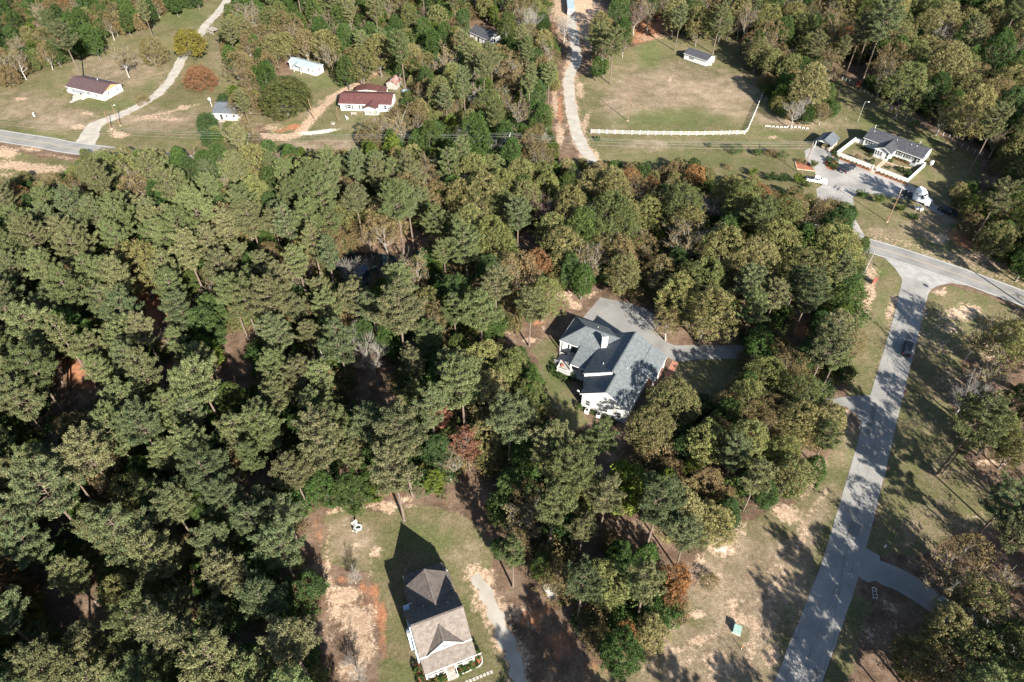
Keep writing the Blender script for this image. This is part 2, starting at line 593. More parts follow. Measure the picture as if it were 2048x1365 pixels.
SAND = [(760, 1012, 90, 14, .62), (655, 1120, 14, 90, .62), (1240, 940, 14, 30, .5), (1310, 1060, 40, 8, .55, 30), (1890, 640, 60, 30, .5), (1860, 980, 20, 60, .4), (1990, 520, 60, 12, .6, 22), (1440, 1160, 50, 30, .5), (1500, 1200, 60, 40, .42), (1400, 1320, 90, 30, .5), (1560, 1120, 20, 70, .45, 25), (1070, 1260, 40, 12, .6, 30), (1880, 690, 50, 60, .5), (1890, 800, 40, 50, .45), (600, 1060, 24, 30, .5), (640, 1150, 14, 60, .55), (700, 1060, 50, 20, .4), (740, 1150, 30, 20, .5), (905, 1030, 40, 14, .4), (95, 198, 0, 0, 0), (40, 198, 22, 5, .9), (125, 200, 22, 4, .6), (240, 270, 26, 8, 1), (225, 262, 20, 6, .8), (155, 255, 24, 8, .95), (175, 228, 30, 6, .9, 15), (365, 216, 16, 8, .95),
        (340, 240, 40, 6, .8), (300, 235, 40, 8, .85, -10), (345, 222, 90, 5, .7, -14), (8, 305, 40, 14, 1), (60, 298, 40, 6, .8, 8), (60, 335, 110, 13, 1, 5), (10, 350, 30, 5, .8), (130, 316, 50, 4, .9, 10), (5, 238, 12, 5, .6), (265, 55, 10, 6, .9),
        (215, 68, 10, 6, .9), (370, 265, 40, 4, .5, 20), (560, 275, 60, 9, .9), (640, 205, 12, 8, .7), (625, 225, 14, 18, .7, -50), (545, 255, 30, 12, .7), (740, 150, 60, 5, .5, -40), (500, 262, 30, 10, .7),
        (1150, 20, 70, 40, 1), (1165, 40, 40, 26, 1), (1150, 60, 45, 30, .9), (1180, 80, 20, 26, .9), (1110, 200, 10, 60, .8), (1120, 270, 12, 40, .85), (1160, 180, 12, 30, .8, -10), (1170, 250, 10, 50, .8, 15), (1190, 310, 12, 20, .8),
        (1300, 75, 60, 12, .6), (1340, 160, 6, 12, .8), (1310, 125, 12, 5, .5), (1235, 210, 60, 24, .42), (1310, 210, 80, 30, .38), (1440, 215, 60, 8, .4), (1385, 165, 14, 4, .6), (1545, 275, 16, 5, .95), (1580, 245, 70, 6, .5),
        (1790, 215, 30, 6, .7), (1695, 243, 6, 18, .6, -20), (1745, 210, 10, 5, .5), (1880, 480, 26, 14, .9), (1850, 470, 14, 20, .6), (1970, 520, 70, 8, .8, 20), (2010, 535, 60, 6, .8, 25), (1795, 445, 3, 3, .9), (1860, 430, 16, 4, .7), (1910, 410, 30, 6, .5),
        (1738, 590, 14, 70, .95, 8), (1742, 545, 20, 18, .8), (1790, 600, 14, 14, .95), (1780, 625, 12, 18, .95), (1882, 585, 18, 8, .95), (1845, 640, 10, 60, .7, 10), (1925, 625, 46, 24, .85), (1905, 660, 30, 16, .7), (1900, 700, 60, 20, .5, 30), (1840, 690, 8, 16, .9), (1870, 840, 20, 40, .4),
        (1990, 925, 60, 12, .8), (1980, 800, 60, 40, .6), (1900, 760, 40, 50, .55), (1880, 930, 40, 50, .5), (1950, 1050, 60, 40, .5), (1850, 1330, 60, 40, .6), (1990, 700, 50, 40, .6), (1960, 1020, 40, 20, .4), (1690, 825, 18, 10, .9), (1680, 860, 8, 30, .8, 20), (1640, 930, 24, 14, .85), (1630, 960, 16, 30, .85, 25), (1600, 990, 20, 12, .7), (1580, 1030, 26, 22, 1), (1560, 1015, 30, 20, .8),
        (1440, 1095, 46, 26, .98), (1420, 1080, 30, 18, .9), (1480, 1060, 30, 26, .7), (1520, 1130, 70, 60, .35), (1395, 1130, 16, 40, .9, 20), (1390, 1230, 36, 14, .9), (1400, 1280, 60, 10, .8, -15), (1350, 1300, 50, 10, .75), (1430, 1330, 26, 40, .95, 25),
        (1480, 1240, 30, 14, .95), (1510, 1255, 18, 26, .95), (1465, 1210, 20, 30, .8, 20), (1535, 1160, 6, 60, .9, 24), (1570, 1090, 6, 60, .9, 24), (1605, 1040, 8, 40, .8, 20), (1500, 1290, 24, 14, .8), (1545, 1310, 22, 36, .95, 25), (1455, 1350, 12, 20, .9),
        (1560, 1250, 0.1, 1, 0), (1290, 1335, 14, 8, .9), (1250, 1312, 14, 8, .85), (1260, 1345, 10, 6, .6),
        (775, 1015, 20, 15, 1), (815, 998, 20, 9, .9), (745, 1008, 18, 5, .8), (672, 1020, 36, 10, .9, -15), (715, 1090, 12, 9, .95), (750, 1105, 16, 22, .9), (645, 1092, 12, 8, .9), (658, 1130, 11, 20, 1), (662, 1165, 10, 26, 1, -30), (820, 1012, 14, 6, .8), (855, 1000, 8, 6, .7),
        (690, 1190, 44, 22, .98), (715, 1240, 46, 50, 1), (720, 1300, 40, 50, .95), (670, 1230, 22, 40, .8), (655, 1260, 20, 40, .6), (700, 1340, 40, 30, .8),
        (1130, 590, 24, 16, .98), (1150, 610, 20, 14, .9), (1180, 590, 26, 8, .85, -20), (1060, 680, 26, 8, .95), (1090, 655, 18, 10, .6), (1020, 665, 20, 8, .7), (1030, 1225, 30, 14, .9, 25), (1050, 1215, 24, 10, .8), (1010, 1210, 20, 10, .8),
        (1850, 1160, 60, 16, .6), (1980, 1170, 50, 30, .7), (2010, 1215, 40, 30, .8), (1780, 1215, 40, 16, .8, 30), (1740, 1270, 30, 40, .6), (1800, 1250, 30, 12, .6), (1200, 890, 10, 10, .7), (1250, 900, 0.1, 0.1, 0), (860, 560, 20, 14, .6), (1040, 480, 14, 10, .5), (900, 1010, 12, 30, .5)]
CLAY = [(635, 1060, 24, 70, .6), (640, 1230, 22, 80, .6), (760, 985, 90, 16, .65), (900, 1000, 40, 30, .5), (1340, 1060, 50, 20, .5, 30), (1230, 900, 20, 40, .5), (1060, 1235, 60, 40, .75), (1120, 1290, 60, 50, .7), (1180, 1340, 60, 40, .6), (1880, 760, 40, 60, .5), (1960, 870, 50, 60, .55), (1990, 1120, 60, 60, .5), (100, 315, 50, 4, .8, 8), (60, 300, 30, 4, .6), (150, 285, 0.1, 1, 0), (750, 145, 40, 10, .9, -35), (700, 165, 20, 6, .5), (590, 255, 26, 10, .9), (560, 262, 30, 10, .7), (470, 30, 30, 14, .6), (455, 25, 20, 6, .8),
        (1290, 60, 50, 30, .95), (1340, 45, 40, 30, .95), (1270, 80, 30, 12, .8), (1300, 30, 60, 20, .7), (1120, 220, 8, 60, .9), (1100, 60, 30, 30, .6), (1700, 150, 20, 10, .6), (1690, 170, 16, 6, .7), (1640, 205, 60, 10, .6, 10),
        (1930, 480, 50, 24, .9, 20), (1990, 500, 60, 14, .9, 20), (2030, 530, 40, 10, .9), (1900, 505, 90, 3, .8, 17), (1740, 620, 10, 20, .6), (650, 510, 40, 26, 1), (665, 535, 22, 20, 1), (620, 480, 30, 14, .8), (290, 560, 30, 80, .95, 15), (310, 620, 24, 70, .9, 10), (345, 730, 12, 30, .9),
        (150, 745, 30, 40, .95), (175, 770, 30, 14, .9), (860, 440, 60, 26, .7), (860, 550, 40, 30, .6), (690, 1160, 50, 10, .9), (740, 1180, 30, 20, .9), (760, 1230, 20, 60, .95), (770, 1290, 18, 60, .7), (720, 1210, 40, 10, .8), (650, 1200, 20, 16, .5), (720, 990, 60, 10, .5), (690, 1000, 30, 10, .7),
        (1520, 640, 20, 20, .8), (1600, 660, 24, 26, .95), (1410, 640, 30, 20, .5), (1010, 1180, 30, 20, .6), (1090, 690, 0.1, 1, 0), (1080, 645, 20, 12, .8), (1560, 790, 20, 30, .8), (1350, 1060, 50, 20, .7, 25), (1240, 1000, 20, 20, .6), (2020, 1200, 30, 20, .7), (1840, 640, 6, 20, .5), (1500, 1350, 10, 20, .6)]
LUSH = [(60, 268, 120, 6, .9, 6), (210, 210, 70, 14, .7), (360, 30, 70, 30, .8), (1330, 240, 140, 30, .7), (1300, 110, 30, 40, .8), (1420, 240, 60, 20, .6), (1230, 280, 80, 12, .5), (1400, 320, 160, 20, .6), (1750, 240, 60, 30, .7), (1840, 290, 60, 30, .7), (1650, 240, 60, 14, .5), (1560, 270, 60, 8, .7),
        (1760, 545, 20, 16, .9), (1765, 630, 10, 60, .8), (1110, 750, 26, 60, .8), (850, 1080, 70, 40, .7), (770, 1250, 14, 100, .7), (800, 1350, 30, 30, .8), (1700, 900, 14, 40, .7, 15), (1780, 950, 16, 60, .6, 15), (1570, 1240, 14, 80, .6, 22), (1720, 960, 30, 50, .4), (650, 165, 50, 16, .7), (770, 200, 20, 10, .8)]
WHITE = [(1440, 1100, 30, 10, .8), (640, 264, 55, 5, 1, -6), (1000, 1230, 0.1, 1, 0), (1150, 100, 14, 40, .6), (90, 330, 60, 5, .5), (1140, 85, 20, 30, .5)]

m_grass = blur(region(GRASS), 2)
m_dry = blur(blobs(DRY), 2)
m_sand = blur(blobs([b for b in SAND if b[4] > 0]), 1)
m_sand = np.maximum(m_sand, blur(along([([(172, 287), (192, 250), (239, 231), (278, 212), (315, 189), (340, 161), (354, 139), (378, 92), (412, 50), (440, 22)], 5.5, .62),
                                         ([(768, 132), (712, 167), (667, 195), (639, 220), (612, 251), (595, 273), (520, 273)], 4.5, .9),
                                         ([(1145, 110), (1138, 167), (1141, 206), (1150, 250), (1163, 290), (1190, 330)], 6.0, .8),
                                         ([(954, 1150), (972, 1191), (995, 1236), (1016, 1286), (1040, 1360)], 5.0, .8),
                                         ([(1811, 640), (1785, 740), (1766, 820)], 9.0, .45),
                                         ([(1650, 980), (1560, 1160), (1490, 1330)], 1.3, .75),
                                         ([(2040, 610), (1740, 515)], 2.0, .45),
                                         ([(2060, 566), (1880, 512), (1750, 470)], 9.2, .5)]), 1))
m_clay = blur(blobs([b for b in CLAY if b[2] > 1]), 2)
m_lush = blur(blobs(LUSH), 3)
m_white = blur(blobs([b for b in WHITE if b[2] > 1]), 1)


def add_col(me, name, r, g, b, a):
    at = me.attributes.new(name, 'FLOAT_COLOR', 'POINT')
    arr = np.stack([r.ravel(), g.ravel(), b.ravel(), a.ravel()], 1).astype(np.float32)
    at.data.foreach_set('color', arr.ravel())


nyv, nxv = GX.shape
vco = np.stack([GX.ravel(), GY.ravel(), np.zeros(GX.size)], 1).astype(np.float32)
ii = (np.arange(nyv - 1)[:, None] * nxv + np.arange(nxv - 1)[None, :]).ravel()
fq = np.stack([ii, ii + 1, ii + nxv + 1, ii + nxv], 1).astype(np.int32)


def mesh_np(name, co, quads):
    me = bpy.data.meshes.new(name)
    me.vertices.add(len(co))
    me.vertices.foreach_set('co', np.ascontiguousarray(co, dtype=np.float32).ravel())
    nq = len(quads)
    me.loops.add(nq * 4)
    me.loops.foreach_set('vertex_index', np.ascontiguousarray(quads, dtype=np.int32).ravel())
    me.polygons.add(nq)
    me.polygons.foreach_set('loop_start', np.arange(0, nq * 4, 4, dtype=np.int32))
    me.polygons.foreach_set('loop_total', np.full(nq, 4, dtype=np.int32))
    me.update(calc_edges=True)
    return me


gme = mesh_np("ground", vco, fq)
add_col(gme, "ga", m_grass, m_sand, m_clay, m_white)
add_col(gme, "gb", m_dry, m_lush, m_lush * 0, m_lush * 0)
ground = bpy.data.objects.new("ground", gme)
COL.objects.link(ground)
tag(ground, kind='structure')


def ground_mat():
    m, nt, out = new_mat("ground_cover")
    b = nd(nt, "ShaderNodeBsdfDiffuse")
    nt.links.new(b.outputs[0], out.inputs[0])
    tc = nd(nt, "ShaderNodeTexCoord")

    def noise(scale, det=5.0, rough=0.6, w=0, stretch=None):
        src = tc.outputs['Object']
        mp = nd(nt, "ShaderNodeMapping")
        mp.inputs['Location'].default_value = (w * 13.1, w * 7.7, w * 3.3)
        if stretch:
            mp.inputs['Scale'].default_value = stretch
        nt.links.new(src, mp.inputs[0])
        n = nd(nt, "ShaderNodeTexNoise")
        n.inputs['Scale'].default_value = scale
        n.inputs['Detail'].default_value = det
        n.inputs['Roughness'].default_value = rough
        nt.links.new(mp.outputs[0], n.inputs['Vector'])
        return n.outputs[0]

    def ramp(fac, pts):
        r = nd(nt, "ShaderNodeValToRGB")
        e = r.color_ramp.elements
        e[0].position, e[0].color = pts[0][0], rgba(pts[0][1])
        e[1].position, e[1].color = pts[-1][0], rgba(pts[-1][1])
        for p in pts[1:-1]:
            k = e.new(p[0])
            k.color = rgba(p[1])
        nt.links.new(fac, r.inputs[0])
        return r.outputs[0]

    def mask(att, n, amt, lo, hi):
        """att + (n-.5)*amt, squeezed between lo and hi"""
        a = nd(nt, "ShaderNodeMath", operation='MULTIPLY_ADD')
        nt.links.new(n, a.inputs[0])
        a.inputs[1].default_value = amt
        nt.links.new(att, a.inputs[2])
        r = nd(nt, "ShaderNodeMapRange", interpolation_type='SMOOTHSTEP')
        nt.links.new(a.outputs[0], r.inputs[0])
        r.inputs[1].default_value = lo + amt * 0.5
        r.inputs[2].default_value = hi + amt * 0.5
        return r.outputs[0]

    def rough_noise(a, b_, k):
        x = nd(nt, "ShaderNodeMath", operation='MULTIPLY_ADD')
        nt.links.new(b_, x.inputs[0])
        x.inputs[1].default_value = k
        nt.links.new(a, x.inputs[2])
        y = nd(nt, "ShaderNodeMath", operation='SUBTRACT')
        nt.links.new(x.outputs[0], y.inputs[0])
        y.inputs[1].default_value = k * .5
        return y.outputs[0]

    def mix(f, a, c):
        x = nd(nt, "ShaderNodeMix", data_type='RGBA')
        nt.links.new(f, x.inputs[0])
        nt.links.new(a, x.inputs[6])
        nt.links.new(c, x.inputs[7])
        return x.outputs[2]

    ga = nd(nt, "ShaderNodeAttribute")
    ga.attribute_name = 'ga'
    gb = nd(nt, "ShaderNodeAttribute")
    gb.attribute_name = 'gb'
    sa = nd(nt, "ShaderNodeSeparateColor")
    sb = nd(nt, "ShaderNodeSeparateColor")
    nt.links.new(ga.outputs['Color'], sa.inputs[0])
    nt.links.new(gb.outputs['Color'], sb.inputs[0])
    n_big = noise(0.045, 4, 0.55, 1)
    n_mid = noise(0.28, 6, 0.65, 2)
    n_sm = noise(1.3, 6, 0.7, 3)
    n_fine = noise(5.0, 4, 0.75, 4)
    n_mid2 = rough_noise(noise(0.22, 8, 0.72, 8), n_sm, .5)
    n_rag = rough_noise(n_sm, n_fine, .55)
    n_str = noise(0.9, 5, 0.7, 5, (1.0, 0.35, 1))
    litter = ramp(n_mid, [(0.3, (0.075, 0.054, 0.038)), (0.48, (0.118, 0.080, 0.056)), (0.6, (0.165, 0.118, 0.086)), (0.75, (0.095, 0.084, 0.048))])
    grass = ramp(n_mid2, [(0.3, (0.082, 0.086, 0.038)), (0.45, (0.108, 0.104, 0.050)), (0.56, (0.132, 0.113, 0.064)), (0.70, (0.168, 0.134, 0.088))])
    dry = ramp(n_mid2, [(0.3, (0.125, 0.102, 0.064)), (0.5, (0.195, 0.152, 0.105)), (0.72, (0.29, 0.228, 0.168))])
    lush = ramp(n_mid2, [(0.3, (0.072, 0.088, 0.034)), (0.7, (0.115, 0.122, 0.052))])
    sand = ramp(n_sm, [(0.3, (0.23, 0.155, 0.105)), (0.5, (0.34, 0.245, 0.172)), (0.7, (0.45, 0.355, 0.265))])
    clay = ramp(n_sm, [(0.3, (0.20, 0.088, 0.048)), (0.55, (0.30, 0.145, 0.08)), (0.75, (0.36, 0.21, 0.13))])
    white = ramp(n_sm, [(0.3, (0.42, 0.38, 0.32)), (0.7, (0.60, 0.57, 0.51))])
    g2 = mix(mask(gb.outputs['Color'] if 0 else sb.outputs[0], n_mid, 1.1, 0.1, 0.85), grass, dry)
    g2 = mix(mask(sb.outputs[1], n_mid, 0.9, 0.15, 0.85), g2, lush)
    c = mix(mask(sa.outputs[0], n_sm, 0.7, 0.32, 0.68), litter, g2)
    c = mix(mask(sa.outputs[2], n_str, 1.0, 0.45, 0.85), c, clay)
    c = mix(mask(sa.outputs[1], n_rag, 1.4, 0.44, 0.82), c, sand)
    c = mix(mask(ga.outputs['Alpha'], n_rag, 1.2, 0.45, 0.85), c, white)
    # grain
    mr = nd(nt, "ShaderNodeMapRange")
    nt.links.new(n_fine, mr.inputs[0])
    mr.inputs[1].default_value = 0.3
    mr.inputs[2].default_value = 0.7
    mr.inputs[3].default_value = 0.62
    mr.inputs[4].default_value = 1.5
    mr3 = nd(nt, "ShaderNodeMapRange")
    nt.links.new(noise(2.3, 3, 0.6, 11), mr3.inputs[0])
    mr3.inputs[1].default_value = 0.3
    mr3.inputs[2].default_value = 0.7
    mr3.inputs[3].default_value = 0.78
    mr3.inputs[4].default_value = 1.2
    mm_ = nd(nt, "ShaderNodeMath", operation='MULTIPLY')
    nt.links.new(mr.outputs[0], mm_.inputs[0])
    nt.links.new(mr3.outputs[0], mm_.inputs[1])
    vm = nd(nt, "ShaderNodeVectorMath", operation='SCALE')
    nt.links.new(c, vm.inputs[0])
    nt.links.new(mm_.outputs[0], vm.inputs['Scale'])
    mr = nd(nt, "ShaderNodeMapRange")
    nt.links.new(n_big, mr.inputs[0])
    mr.inputs[1].default_value = 0.35
    mr.inputs[2].default_value = 0.65
    mr.inputs[3].default_value = 0.85
    mr.inputs[4].default_value = 1.15
    vm2 = nd(nt, "ShaderNodeVectorMath", operation='SCALE')
    nt.links.new(vm.outputs[0], vm2.inputs[0])
    nt.links.new(mr.outputs[0], vm2.inputs['Scale'])
    nt.links.new(vm2.outputs[0], b.inputs[0])
    bp = nd(nt, "ShaderNodeBump")
    bp.inputs['Distance'].default_value = 0.10
    ad = nd(nt, "ShaderNodeMath", operation='ADD')
    nt.links.new(n_sm, ad.inputs[0])
    nt.links.new(n_fine, ad.inputs[1])
    nt.links.new(ad.outputs[0], bp.inputs['Height'])
    nt.links.new(bp.outputs[0], b.inputs['Normal'])
    return m


gme.materials.append(ground_mat())

# ------------------------------------------------------------------ roads, drives, pond
M_asphalt = surf("asphalt_worn", (0.22, 0.216, 0.204), (0.168, 0.166, 0.159), scale=0.25, rough=0.9, detail=9, fine=(5, 0.14), bump=0.01, bscale=12, spec=0.2)
M_road = surf("road_worn", (0.25, 0.243, 0.228), (0.19, 0.186, 0.177), scale=0.22, rough=0.9, detail=9, fine=(5, 0.14), bump=0.01, bscale=12, spec=0.2)
M_concrete = surf("concrete_apron", (0.31, 0.30, 0.285), (0.24, 0.235, 0.225), scale=0.6, rough=0.9, fine=(5, 0.10), spec=0.2)
M_gravel = surf("gravel_pale", (0.35, 0.325, 0.285), (0.28, 0.258, 0.222), scale=0.35, rough=0.95, detail=9, fine=(7, 0.15), spec=0.1)
M_lot = surf("lot_gravel", (0.31, 0.295, 0.275), (0.185, 0.18, 0.175), scale=0.16, rough=0.95, fine=(3.5, 0.16), bump=0.02, bscale=9, spec=0.15)
M_yellow = surf("road_paint_yellow", (0.40, 0.31, 0.15), (0.30, 0.26, 0.18), scale=3, rough=0.8)
M_white_line = surf("road_paint_white", (0.62, 0.61, 0.58), (0.42, 0.41, 0.39), scale=3, rough=0.8)


def polysheet(name, pts, z, mat, sub=True, kind='structure'):
    q = [Vector(p) for p in PL(pts)]
    q.append(q[0])
    line = []
    for a, b in zip(q[:-1], q[1:]):
        n = max(1, int((b - a).length / 1.2))
        for k in range(n):
            p = a.lerp(b, k / n)
            w = 0.16
            line.append((p.x + w * mnoise.noise((p.x * 1.1, p.y * 1.1, 3)), p.y + w * mnoise.noise((p.x * 1.1, p.y * 1.1, 7)), z))
    import mathutils.geometry as mg
    tris = mg.tessellate_polygon([[Vector(p) for p in line]])
    mb = MB().add(line, [])
    vs = [Vector(p) for p in line]
    for t in tris:
        a, b_, c = [vs[i] for i in t]
        if (b_ - a).cross(c - a).z < 0:
            t = (t[0], t[2], t[1])
        mb.f.append(tuple(t))
    o = mb.build(name, mat)
    tag(o, kind=kind)
    return o


main_line = smooth_line(PL([(-260, 228), (0, 272), (90, 286), (158, 298), (400, 325), (700, 345), (1000, 368), (1280, 392), (1430, 415), (1600, 455), (1770, 501), (1890, 540), (2001, 580), (2200, 655)]), 2.0)
main_road = strip("main_road", main_line, 6.8, 0.030, M_asphalt, ragged=0.12)
tag(main_road, kind='structure')
for o_ in (0.14, -0.14):
    strip("centre_line", main_line, 0.11, 0.038, M_yellow, off=o_, parent=main_road)
for o_ in (3.05, -3.05):
    strip("edge_line", main_line, 0.14, 0.038, M_white_line, off=o_, parent=main_road)
side_line = smooth_line(PL([(1832, 560), (1811, 655), (1785, 750), (1766, 820), (1747, 896), (1728, 968), (1697, 1080), (1680, 1140), (1640, 1250), (1597, 1363), (1560, 1470), (1515, 1620)]), 1.5)
side_road = strip("side_road", side_line, 5.9, 0.024, M_road, ragged=0.12)
tag(side_road, kind='structure')
M_crack = surf("road_crack", (0.09, 0.088, 0.085), (0.14, 0.137, 0.13), scale=2)
M_patch = surf("road_patch", (0.15, 0.148, 0.142), (0.12, 0.118, 0.113), scale=1.5, rough=.9, fine=(6, .15))
_st = random.getstate()
random.seed(77)
for ln_, hw, n_, zc, par in ((side_line, 2.6, 26, .031, side_road), (main_line, 2.9, 30, .037, main_road)):
    lo_, hi_ = (0, len(ln_) - 14) if ln_ is side_line else (int(len(ln_) * .02), len(ln_) - 14)
    for i in range(n_):
        i0 = random.randint(lo_, hi_)
        o0 = random.uniform(-hw, hw)
        pts_ = []
        for k in range(random.randint(4, 11)):
            a_, b_ = ln_[i0 + k], ln_[i0 + k + 1]
            d_ = (b_ - a_).normalized()
            o0 = max(-hw, min(hw, o0 + random.uniform(-.5, .5)))
            pts_.append(a_ + Vector((-d_.y, d_.x)) * o0)
        strip("crack", smooth_line(pts_, .6), .055, zc, M_crack, ragged=.03, parent=par)
for i0, o0, L_, w_ in ((12, 1.2, 4, 1.3), (30, -1.6, 6, .9), (48, .4, 3, 1.8), (66, 1.8, 5, 1.0), (80, -.8, 4, 1.5)):
    if i0 + L_ < len(side_line):
        strip("patch", side_line[i0:i0 + L_], w_, .028, M_patch, ragged=.05, off=o0, parent=side_road)
random.setstate(_st)
strip("centre_joint", side_line, 0.05, 0.030, M_crack, ragged=0.03, off=0.1, parent=side_road)
polysheet("concrete_apron", [(1768, 514), (1790, 537), (1803, 556), (1806, 575), (1802, 590), (1852, 605), (1857, 588), (1864, 578), (1880, 571), (1905, 567), (1940, 573), (1900, 556), (1830, 533)], 0.018, M_concrete)
polysheet("driveway_mouth", [(1600, 790), (1664, 799), (1695, 793), (1735, 792), (1755, 786), (1762, 800), (1740, 872), (1727, 860), (1722, 843), (1712, 829), (1692, 814), (1660, 806), (1590, 802)], 0.014, M_asphalt)
z1 = lambda x, y: (1040 + x * .2344, 560 + y * .2344)
polysheet("house_driveway", [z1(*p) for p in [(685, 150), (540, 320), (700, 420), (850, 520), (1100, 600), (1250, 660), (1350, 698), (1500, 682), (1870, 672), (2100, 700), (2400, 860), (2420, 820), (2150, 620), (2100, 590), (1870, 560), (1480, 560), (1320, 560), (1230, 520), (1165, 440), (1195, 370), (1130, 290), (1060, 240), (930, 200)]],
          0.016, M_asphalt)
lane = strip("wooded_driveway", smooth_line(PL([(1722, 1127), (1770, 1147), (1822, 1173), (1867, 1203), (1973, 1262), (2060, 1300)]), 1.5), 4.3, 0.012, M_road, ragged=0.25)
tag(lane, kind='structure')
polysheet("drive_flare", [(1700, 1085), (1716, 1087), (1735, 1098), (1760, 1112), (1765, 1160), (1735, 1165), (1712, 1152), (1690, 1180)], 0.010, M_road)
gr = strip("gravel_road", smooth_line(PL([(1140, -60), (1143, 40), (1150, 85), (1153, 120), (1140, 150), (1138, 175), (1141, 206), (1149, 250), (1163, 290), (1183, 322), (1215, 385)]), 1.2), 3.8, 0.012, M_gravel, ragged=0.5)
tag(gr, kind='structure')
M_dirt_track = surf("track_dirt", (0.46, 0.35, 0.25), (0.33, 0.22, 0.14), scale=0.8, rough=0.95, fine=(4, 0.2))
gr = strip("gravel_driveway", smooth_line(PL([(166, 293), (176, 278), (192, 250), (239, 231), (278, 212), (315, 189), (340, 161), (354, 139), (364, 118), (380, 92), (401, 70), (412, 50), (434, 28), (452, 5), (470, -30)]), 1.2), lambda t: 6.5 - 3.0 * min(1, t * 6), 0.010, M_gravel, ragged=0.5)
tag(gr, kind='structure')
gr = strip("house_gravel_drive", smooth_line(PL([(952, 1150), (972, 1191), (995, 1236), (1016, 1286), (1040, 1360), (1075, 1460)]), 1.0), 2.0, 0.008, M_gravel, ragged=1.0)
tag(gr, kind='structure')
z6 = lambda x, y: (1528 + x * .2784, 200 + y * .2784)
polysheet("parking_lot", [z6(*p) for p in [(290, 365), (370, 330), (480, 380), (545, 428), (800, 515), (1045, 600), (1115, 645), (1130, 700), (1300, 800), (1280, 830), (1050, 720), (850, 690), (690, 662), (640, 700), (650, 850), (730, 990), (560, 1010), (400, 790), (385, 700), (375, 640), (440, 600), (372, 545), (360, 490), (300, 430)]],
          0.010, M_lot)

# pond: dark still water
mw, nt, out = new_mat("pond_water")
b = nd(nt, "ShaderNodeBsdfPrincipled")
b.inputs['Base Color'].default_value = (0.008, 0.016, 0.022, 1)
b.inputs['Roughness'].default_value = 0.06
nt.links.new(b.outputs[0], out.inputs[0])
nz = nd(nt, "ShaderNodeTexNoise")
nz.inputs['Scale'].default_value = 1.2
bp = nd(nt, "ShaderNodeBump")
bp.inputs['Distance'].default_value = 0.02
nt.links.new(nz.outputs[0], bp.inputs['Height'])
nt.links.new(bp.outputs[0], b.inputs['Normal'])
POND = [(672, 525), (700, 505), (740, 505), (790, 512), (800, 530), (775, 552), (765, 575), (755, 600), (730, 600), (700, 590), (678, 575), (664, 550)]
polysheet("pond", POND, 0.02, mw)
# ------------------------------------------------------------------ foliage meshes
def unit(a):
    return a / np.maximum(np.linalg.norm(a, axis=-1, keepdims=True), 1e-6)


def clumps(cen, rad, K, la, lb, radial=1.0, squash=0.8, shell=0.45, up=0.25):
    """leaf-sized quads in clumps around cen; returns verts, tone per vertex"""
    M = len(cen)
    d = unit(rng.normal(size=(M, K, 3)))
    r = (shell + (1 - shell) * rng.random((M, K, 1))) * np.asarray(rad)[:, None, None]
    pos = cen[:, None, :] + d * r * np.array([1, 1, squash])
    nrm = unit(d * radial + rng.normal(size=(M, K, 3)) * 0.55 + np.array([0, 0, up]))
    t = unit(np.cross(nrm, rng.normal(size=(M, K, 3))))
    bt = np.cross(nrm, t)
    sz = rng.uniform(0.7, 1.3, (M, K, 1))
    u = t * la * sz * 0.5
    v = bt * lb * sz * 0.5
    q = np.stack([pos - u - v * 0.5, pos + u * 0.2 - v, pos + u + v * 0.3, pos - u * 0.3 + v], axis=2)
    tone = np.repeat(rng.random((M, 1)), K, 1) * 0.7 + rng.random((M, K)) * 0.3
    return q.reshape(-1, 3), np.repeat(tone.reshape(-1), 4)


def blades(cen, rad, K, wid, up=0.3):
    """needle tufts: narrow quads radiating from each centre"""
    M = len(cen)
    d = unit(rng.normal(size=(M, K, 3)) + np.array([0, 0, up]))
    L = np.asarray(rad)[:, None, None] * rng.uniform(0.75, 1.2, (M, K, 1))
    s = unit(np.cross(d, rng.normal(size=(M, K, 3)))) * wid * 0.5
    c = cen[:, None, :]
    a = c + d * L * 0.25
    e = c + d * L
    q = np.stack([a - s * 0.6, a + s * 0.6, e + s, e - s], axis=2)
    tone = np.repeat(rng.random((M, 1)), K, 1) * 0.65 + rng.random((M, K)) * 0.35
    return q.reshape(-1, 3), np.repeat(tone.reshape(-1), 4)


def leaf_mesh(name, verts, tone, mat):
    n = len(verts) // 4
    me = mesh_np(name, verts, np.arange(n * 4).reshape(n, 4))
    at = me.attributes.new('tone', 'FLOAT', 'POINT')
    at.data.foreach_set('value', tone.astype(np.float32))
    me.materials.append(mat)
    return me


def wood_mesh(name, tubes, mat):
    mb = MB()
    for pts, rad, n in tubes:
        mb.tube(pts, rad, n, cap=False)
    me = bpy.data.meshes.new(name)
    me.from_pydata(mb.v, [], mb.f)
    me.materials.append(mat)
    me.polygons.foreach_set('use_smooth', [True] * len(me.polygons))
    me.update()
    return me


R_ = random.uniform


